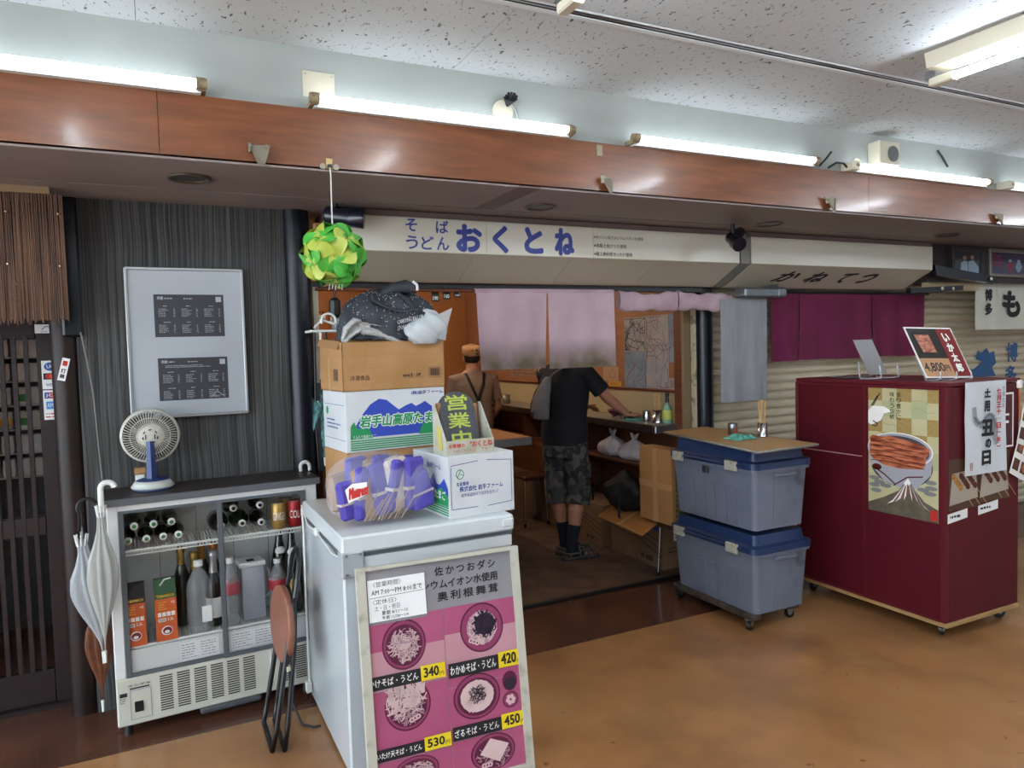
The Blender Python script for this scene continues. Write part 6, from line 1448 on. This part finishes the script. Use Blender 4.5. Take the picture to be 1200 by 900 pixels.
mb = MB(); loft(mb, [((0, 0, .82), .178, .130), ((0, 0, .92), .180, .130), ((0, .005, 1.04), .172, .124), ((0, .01, 1.15), .188, .130), ((0, .012, 1.25), .205, .118), ((0, .02, 1.315), .165, .092), ((0, .026, 1.36), .085, .076), ((0, .03, 1.385), .068, .068)], m_polo, 24)
for s_ in ('l', 'r'):
    sh, el = P['sh_'+s_], P['el_'+s_]; mb.tube([V(0, .02, 1.26), sh*.75+V(0, .02, 1.27)*.25, sh, sh.lerp(el, .4), sh.lerp(el, .74)], [.072, .072, .066, .060, .062], m_polo, 16)
remesh(mb, 'shirt', ck, .008, m_polo, 3)
def back_y(x, z): return -.118-.012*(1-abs(x)/.2)
for s_ in (-1, 1):
    MB().tube([(s_*.095, .05, 1.352), (s_*.09, -.055, 1.352), (s_*.065, -.112, 1.27), (s_*.03, -.134, 1.18), (0, -.140, 1.10)], .013, m_black, 8, flat=.35, up=(0, -1, .2)).build('apron_strap', ck, local=True)
MB().tube([(0, -.140, 1.12), (0, -.138, 1.02), (0, -.136, .94)], .013, m_black, 8, flat=.35, up=(0, -1, 0)).build('apron_strap', ck, local=True)
m_trou = M('dark_trousers', '#23242a', .85); mb = MB(); loft(mb, [((0, 0, .76), .165, .125), ((0, 0, .88), .165, .122)], m_trou, 24)
for s_ in ('l', 'r'):
    hp, kn, an = P['hip_'+s_], P['kn_'+s_], P['an_'+s_]; mb.tube([hp, hp.lerp(kn, .5), kn, kn.lerp(an, .5), an+V(0, 0, .02)], [.095, .088, .07, .064, .058], m_trou, 18)
remesh(mb, 'trousers', ck, .009, m_trou, 2)
for s_ in ('l', 'r'):
    an, toe = P['an_'+s_], P['toe_'+s_]; mb = MB(); mb.tube([an+V(0, -.03, -.03), an+V(0, 0, -.035), an.lerp(toe, .6)+V(0, 0, -.018), toe+V(0, .03, .004)], [.04, .048, .045, .03], m_black, 14); mb.build('shoe', ck, local=True)
mb = MB(); mb.ball((0, .045, 1.505), .098, m_hair, 18, (.80, .92, .80)); mb.build('hair', ck, local=True)
m_capc = M('tan_cap_cloth', '#b48d66', .8, col2='#a67f5a', scale=14, bump=.1)
cp = MB(); cp.xf = Matrix.Translation((0, .045, 1.525)) @ Matrix.Rotation(.18, 4, 'X') @ Matrix.Scale(1.12, 4, (0, 1, 0))
cp.lathe([(.086, 0), (.091, .005), (.094, .055), (.09, .078), (.06, .090), (.0001, .093)], m_capc, n=28); cp.build('cap', ck, local=True)
mb = MB(); mb.xf = Matrix.Translation((.0, -.064, 1.555)); s = Surf(mb, (0, 0, 0), X, Z); s.scribble(-.03, .0, .01, .02, 1, m_mapd, .003); s.ell(.02, .012, .008, .013, m_mapd, .003); s.quad(.012, -.026, .028, -.014, m_ink, .003); mb.build('cap_mark', ck, local=True, recalc=False)
# ================================================================== TOTES AND RED STALL
m_tot = M('blue_grey_tote', '#6d7484', .5, col2='#666d7c', scale=5); m_lid = M('navy_lid', '#1c2e52', .4, col2='#22355a', scale=9); m_latch = M('cream_latch', '#a3a294', .5, col2='#6b6657', scale=60, contrast=(.55, .75))
stain(m_tot, '#43464c', 3.5, .62, .72)
dl = thing('dolly', 'scuffed wooden dolly on black casters under the totes', 'dolly', (3.1, 3.28, 0))
m_scuff = M('scuffed_wood', '#4d4036', .7, col2='#2c2722', scale=14, detail=8)
MB().box((2.875, 2.94, .062), (2.945, 3.62, .092), m_scuff, .004).build('plank', dl); MB().box((3.19, 2.97, .062), (3.26, 3.62, .092), m_scuff, .004).build('plank', dl)
MB().box((2.945, 3.02, .066), (3.19, 3.12, .092), m_scuff, .003).build('plank', dl); MB().box((2.945, 3.48, .066), (3.19, 3.58, .092), m_scuff, .003).build('plank', dl)
def caster(par, x, y, r=.026, top=.062, yaw=.4):
    c_ = MB(); c_.xf = Matrix.Translation((x, y, 0)) @ Matrix.Rotation(yaw, 4, 'Z'); c_.cyl((0, -.010, r), (0, .010, r), r, m_black, 20); c_.cyl((0, -.012, r), (0, .012, r), r*.35, m_steel, 12)
    c_.prism([(-.012, -.016, r), (.012, -.016, r), (.018, -.016, top), (-.018, -.016, top)], (0, .004, 0), m_steel); c_.prism([(-.012, .012, r), (.012, .012, r), (.018, .012, top), (-.018, .012, top)], (0, .004, 0), m_steel); c_.box((-.022, -.022, top-.004), (.022, .022, top), m_steel)
    c_.build('caster', par)
for x, y, a in ((2.90, 2.985, .5), (3.225, 3.01, -.3), (2.90, 3.58, .2), (3.225, 3.58, .9)): caster(dl, x, y, .026, .062, a)
def tote(lb, z, lift):
    t = thing('storage_tote', lb, 'box', (3.09, 3.28, z)); x0, x1, y0, y1, h = 2.905, 3.275, 2.945, 3.60, .355
    mb = MB(); f = .022
    bt_ = [(x0, y0), (x1, y0), (x1, y1), (x0, y1)]; tp = [(x0-f, y0-f), (x1+f, y0-f), (x1+f, y1+f), (x0-f, y1+f)]
    def rr(c, r, z_):
        o = []; (a0, b0), (a1, b1) = c[0], c[2]
        for cx, cy, s0 in ((a0+r, b0+r, PI), (a1-r, b0+r, 1.5*PI), (a1-r, b1-r, 0), (a0+r, b1-r, .5*PI)):
            for i in range(5): o.append((cx+r*math.cos(s0+i*PI/8), cy+r*math.sin(s0+i*PI/8), z_))
        return o
    r1, r2 = rr(bt_, .03, z), rr(tp, .035, z+h); n = len(r1)
    mb.add(r1+r2, [(i, (i+1) % n, n+(i+1) % n, n+i) for i in range(n)] + [tuple(range(n))], m_tot)
    r3 = rr([(x0-f-.012, y0-f-.012), 0, (x1+f+.012, y1+f+.012)], .04, z+h-.03); r4 = [(a, b_, z+h) for a, b_, _ in r3]
    mb.add(r3+r4, [(i, (i+1) % n, n+(i+1) % n, n+i) for i in range(n)], m_tot); mb.build('body', t)
    # recessed ribs on the long and short sides
    for k in range(5):
        ya = y0+.12+k*.088; q = MB(); q.prism([(x0-.010, ya, z+.02), (x0-.010, ya+.050, z+.02), (x0-.0225, ya+.050, z+h*.62), (x0-.0225, ya, z+h*.62)], (.014, 0, 0), m_tot); q.build('side_rib', t)
    q = MB(); q.prism([(x0+.13, y0-.003, z+.02), (x0+.27, y0-.003, z+.02), (x0+.27, y0-.026, z+h*.93), (x0+.13, y0-.026, z+h*.93)], (0, .008, 0), m_tot); q.build('end_panel', t)
    q = MB(); q.box((x0+.12, y0-.040, z+h-.06), (x0+.28, y0-.022, z+h-.045), m_tot, .003); q.build('hand_grip', t)
    l = MB(); g = .018
    a1_ = rr([(x0-f-g, y0-f-g), 0, (x1+f+g, y1+f+g)], .045, z+h-.012); a2_ = [(a, b_, z+h+.022) for a, b_, _ in a1_]; a3_ = rr([(x0-f+.012, y0-f+.012), 0, (x1+f-.012, y1+f-.012)], .035, z+h+.03); a4_ = rr([(x0+.0, y0+.0), 0, (x1, y1)], .03, z+h+lift)
    l.add(a1_+a2_+a3_+a4_, [(k*n+i, k*n+(i+1) % n, (k+1)*n+(i+1) % n, (k+1)*n+i) for k in range(3) for i in range(n)] + [tuple(3*n+i for i in range(n)), tuple(range(n))], m_lid, False)
    lid = l.build('lid', t)
    MB().tube([(x0-f-g-.004, y0+.05, z+h+.004), (x0-f-g-.004, y1-.05, z+h+.004)], .008, m_lid, 8).build('lid_bar', t)
    for yy in (y0+.13, y1-.07): MB().box((x0-f-g-.016, yy-.045, z+h-.03), (x0-f-g+.004, yy+.045, z+h+.026), m_latch, .004).build('latch', t)
    return t
tote('blue-grey storage tote with navy lid on the dolly, lower of the two', .092, .085)
tote('blue-grey storage tote with navy lid under the plywood board, upper of the two', .557, .10)
t = MB().box((2.855, 3.27, .84), (2.868, 3.31, .88), M('old_padlock', '#3f4046', .4, .5), .003).build('padlock', loc=(2.86, 3.29, .84)); tag(t, 'small dark padlock hanging at the middle of the upper tote lid', 'padlock')
m_ply = M('plywood', '#b18a55', .5, col2='#a67f4b', scale=5, stretch=(5, 1, 1), coat=.2)
pb_ = thing('plywood_board', 'tan plywood board with grey taped edges on the upper tote', 'board', (3.06, 3.3, 1.012))
mb = MB(); mb.prism([(2.80, 2.81, 1.013), (3.262, 2.83, 1.013), (3.36, 3.86, 1.013), (2.965, 3.80, 1.013)], (0, 0, .012), m_ply); mb.build('panel', pb_)
mb = MB(); mb.tube([(2.80, 2.81, 1.019), (3.262, 2.83, 1.019), (3.36, 3.86, 1.019), (2.965, 3.80, 1.019)], .0075, M('grey_edge_tape', '#77756c', .5), 6, closed=True); mb.build('edge_tape', pb_)
chopsticks('steel cup of bamboo chopsticks on the plywood board over the totes', (3.245, 3.22, 1.0252), .085, .028, .215, 14)
cn = thing('seasoning_tin', 'short steel tin with a red printed label on the plywood board', 'tin', (3.20, 3.42, 1.0252))
MB().lathe([(.0001, 0), (.030, 0), (.030, .068), (.027, .072), (.0001, .070)], m_steel, n=24).build('body', cn, local=True)
mb = MB(); mb.add([(.0305*math.sin((a-.3)*1.6), -.0305*math.cos((a-.3)*1.6), .01+c_*.035) for a, c_ in ((0, 0), (.25, 0), (.5, 0), (.75, 0), (.75, 1), (.5, 1), (.25, 1), (0, 1))], [(0, 1, 6, 7), (1, 2, 5, 6), (2, 3, 4, 5)], M('tin_red', '#9d4a44', .5)); mb.build('label', cn, local=True, recalc=False)
rag('crumpled aqua cloth on the plywood board', (3.09, 3.24, 1.0255), .17, .13, .032, 5)
# red stall
m_red_ = M('wine_laminate', '#54131d', .42, col2='#4d111b', scale=2, spec=.3); m_redt = M('wine_laminate_trim', '#5a1a22', .4, spec=.3); m_rawply = M('raw_ply_edge', '#ab8a5c', .6, col2='#997848', scale=8)
sx0, sx1, sy0, sy1 = 3.66, 4.29, 2.36, 3.34
stl = thing('red_stall', 'wine red laminated stall cabinet on black casters with pasted food posters', 'cabinet', (3.97, 2.85, 0))
MB().box((sx0-.008, sy0-.008, .068), (sx1+.004, sy1, .092), m_rawply, .002).build('base_board', stl)
MB().box((sx0+.02, sy0, .092), (sx1, sy1, 1.33), m_red_, .002).build('carcass', stl)
MB().box((sx0-.004, sy0-.006, 1.335), (sx1+.004, sy1, 1.357), m_redt, .003).build('top_board', stl)
# left face: frame and two sliding doors
MB().box((sx0, 2.845, .10), (sx0+.012, sy1-.02, 1.325), m_red_, .001).build('sliding_door', stl); MB().box((sx0-.006, sy0+.03, .10), (sx0+.006, 2.86, 1.325), m_red_, .001).build('sliding_door', stl)
MB().box((sx0-.009, 2.832, .10), (sx0-.006, 2.846, 1.325), m_redt).build('door_edge', stl)
for a, b_ in ((sy0, sy0+.03), (sy1-.02, sy1)): MB().box((sx0-.010, a, .092), (sx0+.02, b_, 1.335), m_redt, .002).build('upright', stl)
MB().box((sx0-.012, sy0+.03, .092), (sx0+.0, sy1-.02, .104), m_redt).build('track', stl); MB().box((sx0-.012, sy0+.03, 1.318), (sx0, sy1-.02, 1.335), m_redt).build('track', stl)
MB().box((sx0-.0015, 2.86, .913), (sx0, sy1-.02, .918), M('pale_groove', '#b58d8c', .5)).build('scratch_line', stl)
for x, y, a in ((3.66+.05, 2.42, .6), (4.22, 2.42, -.2), (3.71, 3.26, .3), (4.22, 3.26, .8)): caster(stl, x, y, .036, .068, a)
# posters on the stall
m_gold1 = M('poster_cream', '#b5ae84', .35, col2='#bdb891', scale=8, coat=.5); m_gold2 = M('poster_gold', '#a48b55', .35, col2='#97804c', scale=60, coat=.5); m_gold3 = M('poster_green_cream', '#a9ad86', .35, coat=.5)
m_eel = M('poster_eel', '#74301d', .3, col2='#c97b57', scale=34, stretch=(1, .35, 2.4), detail=6, contrast=(.35, .65), coat=.6); m_eeld = M('poster_eel_dark', '#4f1a10', .35, coat=.6); m_bwl = M('poster_bowl', '#9fa0a8', .3, coat=.6); m_bwd = M('poster_bowl_shade', '#4a454f', .3, coat=.6); m_mnt = M('poster_mountain', '#554e41', .4, col2='#685d4c', scale=20, coat=.4); m_mred = M('poster_ridge', '#8a543c', .4, coat=.4); m_cld = M('poster_cloud', '#7b7d7c', .4, coat=.4)
mb = MB(); PO = (sx0-.0065, 2.815, .615); s = Surf(mb, PO, NY, Z); pw, ph_ = .415, .72
s.slab(0, 0, pw, ph_, .0012, m_gold1); K = .0016; cs_ = pw/4.7
for i in range(5):
    for j in range(9):
        u = i*cs_; v = ph_-(j+1)*cs_
        if (i+j) % 2 == 0 and v > .2: s.quad(u, v, min(u+cs_, pw), v+cs_, m_gold2 if (i*3+j) % 3 != 1 else m_gold3, K)
for a in ((.20, .66), (.28, .60), (.05, .52), (.3, .40), (.02, .35)): s.line([(a[0]+.02*i, a[1]+.006*math.sin(i*1.3)-.004*i) for i in range(9) if a[0]+.02*i < pw], .0018, m_cld, K+.0003)
s.poly([(.0, .57), (.03, .60), (.10, .60), (.15, .575), (.10, .56), (.08, .52), (.02, .49), (0, .50)], m_inkw, K+.0004)
for q in ([(.03, .60), (.075, .675)], [(.02, .60), (.06, .66)], [(.03, .515), (.06, .50), (.05, .485), (.02, .49)]): s.line(q, .006, m_ink, K+.0006)
s.vtext('香り豊かに', .175, .53, .203, .685, M('poster_letter', '#4a3d22', .5), K+.0008, .01); s.vtext('味わう伝統', .135, .53, .163, .685, mb.mats[-1], K+.0008, .01)
s.poly([(0, 0), (0, .045), (.10, .09), (.19, .14), (.245, .215), (.285, .155), (.34, .10), (.415, .07), (.415, 0)], m_mnt, K+.0012)
for u0 in range(0, 0): s.poly([(0+.03*u0, .16-.006*(u0 % 5)), (.04+.03*u0, .19-.01*(u0 % 3)), (.06+.03*u0, .15), (.03+.03*u0, .08)], m_cld, K+.0006) if u0 < 11 else None
[s.ell(u_, v_, .035, .012, m_cld, K+.0006, 14) for u_, v_ in ((.038, .15), (.07, .17), (.037, .19), (.11, .155), (.37, .15), (.376, .18), (.33, .165), (.372, .21), (.05, .12))]; s.ell(.20, .285, .185, .125, m_bwd, K+.0008, 40); s.ell(.19, .30, .180, .115, m_bwl, K+.0010, 40); s.poly([(.005, .33), (.385, .34), (.375, .25), (.30, .17), (.20, .155), (.10, .18), (.03, .25)], m_bwl, K+.00105)
s.line([(.04, .25), (.10, .22), (.17, .17)], .008, m_eeld, K+.0012); s.line([(.16, .165), (.24, .22), (.33, .235)], .007, m_eeld, K+.0012); s.ell(.055, .255, .03, .018, m_eeld, K+.0012, 16)
s.ell(.192, .366, .195, .094, m_inkw, K+.0013, 40); s.ell(.19, .365, .19, .09, m_bwl, K+.0014, 40); s.ell(.19, .362, .178, .080, m_bwd, K+.0016, 40)
s.poly([(.012, .42), (.03, .435), (.08, .43), (.14, .437), (.22, .425), (.30, .41), (.35, .395), (.372, .385), (.365, .36), (.35, .345), (.345, .30), (.33, .275), (.27, .268), (.18, .262), (.10, .272), (.03, .30), (.008, .33), (.015, .37)], m_eel, K+.0020)
for vv in (.40, .375, .345, .315, .29): s.line([(.015, vv), (.10, vv+.006), (.20, vv-.004), (.34, vv-.012)], .0035, m_eeld, K+.0022)
for k in range(-5, 6):
    s.poly([(.245+.002*k, .212-abs(k)*.004), (.245+.017*k-.003, .14-abs(k)*.011), (.245+.025*k, .10-abs(k)*.009), (.245+.017*k+.006, .13-abs(k)*.011)], m_inkw if k % 2 else m_mred, K+.0016)
s.poly([(.22, .185), (.245, .216), (.262, .19), (.25, .175), (.24, .185), (.23, .17)], m_inkw, K+.0018); s.quad(.372, .01, .41, .065, m_red, K+.0018)
tag(mb.build('eel_poster', recalc=False, loc=PO), 'tall cream and gold poster of grilled eel in a bowl over a mountain', 'poster')
# banner and small photos on the front face
FY = sy0-.0005
ban = MB(); bx0, bx1, bz0, bz1 = 3.785, 4.145, .86, 1.352
def bf2(u, v): return (bx0+(bx1-bx0)*u, FY-.012-.003*abs(math.sin(v*5))-.010*(1-v)**4*(1 if u > .5 else .3)-.004*math.sin(u*6), bz0+(bz1-bz0)*v)
m_bann = M('white_banner', '#c6ced2', .6); ban.grid(bf2, 14, 16, m_bann); 
s = Surf(ban, (bx0, FY-.0205, bz0), X, Z); w_ = bx1-bx0; h = bz1-bz0
m_inkg = M('ink_wash', '#8e959a', .7); m_inkg2 = M('ink_wash_dark', '#666c72', .7)
eel_ = [(.07, .36), (.075, .30), (.11, .265), (.15, .27), (.18, .30), (.21, .31), (.245, .29), (.26, .24), (.255, .19), (.27, .15)]
s.line(eel_, .035, m_inkg, .0); s.line([(a-.006, b_+.006) for a, b_ in eel_[1:8]], .012, m_inkg2, .0005)
for ch, u0, v0, u1, v1 in (('土', .155, .405, .21, .455), ('用', .155, .33, .205, .39), ('丑', .13, .20, .24, .29), ('の', .165, .135, .215, .185), ('日', .135, .045, .215, .125)): s.text(ch, u0, v0, u1, v1, m_ink, .0012, .055)
s.vtext('七月三十一日(木)', .262, .12, .302, .455, m_red, .0012, .045); s.vtext('令和七年', .312, .34, .335, .465, M('date_ink', '#5a4545', .7), .0012, .0)
s.frame(.035, .03, .055, .065, .003, m_red, .0012); s.vtext('印', .037, .033, .053, .062, m_red, .0013)
tag(ban.build('paper_banner', recalc=False, loc=(bx0, FY, bz0)), 'white paper banner with black brush characters and an ink-wash eel', 'banner')
m_pbrown = M('food_photo_brown', '#4a3326', .3, coat=.6); m_pplate = M('food_photo_plate', '#a39c92', .3, coat=.6); m_psk = M('food_photo_skewer', '#b88a3a', .3, col2='#8a5a24', scale=60, coat=.6); m_psd = M('food_photo_glaze', '#6b2f1e', .3, col2='#3c1a12', scale=50, coat=.6); m_stick = M('food_photo_stick', '#b99a68', .4)
def foodphoto(x0, z0, x1, z1, lb, kinds, bot):
    mb = MB(); s = Surf(mb, (x0, FY, z0), X, Z); w_, h = x1-x0, z1-z0
    s.slab(0, 0, w_, h, .001, m_pbrown); s.poly([(w_*.02, h*.10), (w_*.12, h*.72), (w_*.9, h*.76), (w_*.98, h*.18)], m_pplate, .0014)
    for i, k in enumerate(kinds):
        u = w_*(.12+.24*i); c, d = math.cos(-.75), math.sin(-.75)
        L_ = h*.62; x_, y_ = u, h*.70
        s.line([(x_, y_), (x_+L_*1.05, y_-L_*1.1)], .004, m_stick, .0018)
        for j in range(4):
            s.ell(x_+.012+j*.018, y_-.014-j*.019, .022, .017, k, .0022+.0002*j, 12, -.7)
    if bot: s.ell(w_*.75, h*.92, .012, .015, mi_y, .0018, 10)
    tag(mb.build('food_photo', recalc=False, loc=(x0, FY, z0)), lb, 'photo')
    mb = MB(); s = Surf(mb, (x0, FY-.0012, z0-.045), X, Z); s.poly([(-.01, -.02), (w_*.62, -.004), (w_*.62, .045), (-.01, .03)], m_paper, .001); s.scribble(.01, .004, w_*.5, .022, 1, m_ink, .0018, 1, .8)
    tag(mb.build('price_slip', recalc=False, loc=(x0, FY, z0-.045)), 'white price slip under the %s skewer photo' % ('left' if x0 < 3.8 else 'right'), 'label')
foodphoto(3.672, .685, 3.925, .955, 'pasted photo of golden skewers on a plate, left below the banner', (m_psk, m_psd, m_psd), True)
foodphoto(3.93, .70, 4.20, .965, 'pasted photo of dark glazed skewers, right below the banner', (m_psd, m_psd, m_psd), False)
mb = MB(); s = Surf(mb, (4.148, FY, .98), X, Z); s.slab(0, 0, .09, .30, .001, m_inkw); s.quad(.0, .01, .078, .29, M('leaflet_red', '#4b1c24', .4), .0014); s.scribble(.01, .12, .06, .2, 2, m_inkw, .002)
tag(mb.build('narrow_poster', recalc=False, loc=(4.15, FY, .98)), 'narrow dark red poster with white border right of the banner', 'poster')
lf = thing('leaflet_fan', 'white leaflets with small food pictures fanned at the right stall edge', 'leaflet', (4.25, FY-.01, 1.0))
for k, (px_, pz, a) in enumerate(((4.24, .84, -.42), (4.30, 1.0, -.30))):
    mb = MB(); U_ = V(math.cos(a), 0, math.sin(a)); W2 = V(-math.sin(a), 0, math.cos(a)); s = Surf(mb, (px_-.06, FY-.012-.004*k, pz-.0), U_, W2); s.slab(0, 0, .24, .22, .001, m_inkw)
    for i in range(3):
        for j in range(2): s.quad(.012+i*.075, .03+j*.10, .07+i*.075, .095+j*.10, m_pbrown, .0015); s.ell(.041+i*.075, .062+j*.10, .022, .024, m_eel if (i+j) % 2 else m_psd, .002, 12)
    mb.build('leaflet', lf, recalc=False)
mb = MB(); mb.box((4.262, FY-.02, 1.30), (4.29, FY, 1.345), m_inkw, .004); mb.tube([(4.276, FY-.008, 1.30), (4.283, FY-.008, 1.2), (4.29, FY-.008, 1.12)], .004, M('orange_cord', '#b8602c', .5), 6)
tag(mb.build('light_switch', loc=(4.276, FY, 1.3)), 'small white switch with an orange cord at the stall top right', 'switch')
# menu stands on the stall
m_acr = M('acrylic', '#d7dce0', .05, alpha=.35, coat=1); m_lam = M('laminated_photo', '#2f2b2c', .06, coat=1); m_lamr = M('laminated_red', '#7e2a2e', .06, coat=1); m_lamt = M('laminated_tan', '#b98f6c', .06, coat=1)
def stand(t, a=0):
    pass
ms = thing('menu_stand', 'acrylic stand with a laminated 4800 yen eel box photo, on the red stall', 'sign', (3.88, 2.50, 1.358))
U_ = V(.974, -.10, -.03).normalized(); W2 = V(-.22, .30, .93).normalized(); O_ = V(3.735, 2.52, 1.375)
mb = MB(); s = Surf(mb, O_, U_, W2); s.slab(0, 0, .35, .30, .004, m_inkw, -.004); s.quad(.008, .008, .342, .292, m_lam, .0008)
s.quad(.008, .008, .225, .115, m_lamt, .0012); s.quad(.225, .008, .342, .292, m_lamr, .0012); s.poly([(.05, .14), (.17, .14), (.165, .265), (.035, .265)], m_ink, .0012); s.poly([(.06, .15), (.16, .15), (.155, .255), (.048, .255)], m_eel, .0016)
s.text('4,800', .018, .03, .168, .09, m_ink, .0016, .02); s.text('円', .17, .04, .205, .075, m_ink, .0016, .03); s.vtext('いか太郎', .255, .03, .305, .27, m_inkw, .0016, .04)
mb.build('laminated_menu', ms, recalc=False)
for u in (.06, .18, .29): 
    p = O_+U_*u; MB().tube([p+V(0, -.03, .035), p+V(0, -.035, .0), p+V(0, -.01, -.012), p+V(0, .05, -.013), p+V(-.01, .10, .11)], .005, m_acr, 6).build('acrylic_foot', ms)
ms2 = thing('menu_stand', 'grey back of a second menu card in an acrylic stand, left of the eel photo', 'sign', (3.78, 2.82, 1.358))
m_backc = M('card_back_grey', '#8f8d90', .3, coat=.5)
mb = MB(); mb.prism([(3.70, 2.84, 1.385), (3.93, 2.90, 1.385), (3.90, 2.98, 1.59), (3.66, 2.92, 1.59)], (0, .004, 0), m_backc); mb.build('card', ms2)
for a in (3.73, 3.88): MB().tube([(a, 2.80, 1.44), (a, 2.79, 1.37), (a, 2.85, 1.363), (a, 2.93, 1.363), (a, 2.94, 1.46)], .006, m_acr, 8).build('acrylic_foot', ms2)
ms3 = thing('menu_stand', 'pale card with black photo corners in a stand, right of the eel photo', 'sign', (4.18, 2.72, 1.358))
mb = MB(); mb.prism([(4.08, 2.66, 1.375), (4.30, 2.66, 1.37), (4.22, 2.76, 1.60), (4.02, 2.76, 1.60)], (0, .004, 0), m_backc); mb.prism([(4.20, 2.658, 1.40), (4.27, 2.658, 1.385), (4.255, 2.675, 1.44)], (0, .001, 0), m_ink); mb.prism([(4.08, 2.752, 1.59), (4.20, 2.752, 1.59), (4.205, 2.735, 1.55)], (0, .001, 0), m_ink); mb.build('card', ms3)
for a in (4.10, 4.24): MB().tube([(a, 2.63, 1.42), (a, 2.62, 1.37), (a, 2.67, 1.363), (a, 2.76, 1.363), (a, 2.77, 1.46)], .006, m_acr, 8).build('acrylic_foot', ms3)
mb = MB(); mb.box((3.75, 3.05, 1.358), (4.0, 3.12, 1.366), m_steel, .002); mb.box((3.72, 3.10, 1.366), (3.80, 3.14, 1.374), m_acr, .002); tag(mb.build('metal_tongs', loc=(3.85, 3.08, 1.358)), 'flat steel utensil lying on the rear of the red stall top', 'utensil')
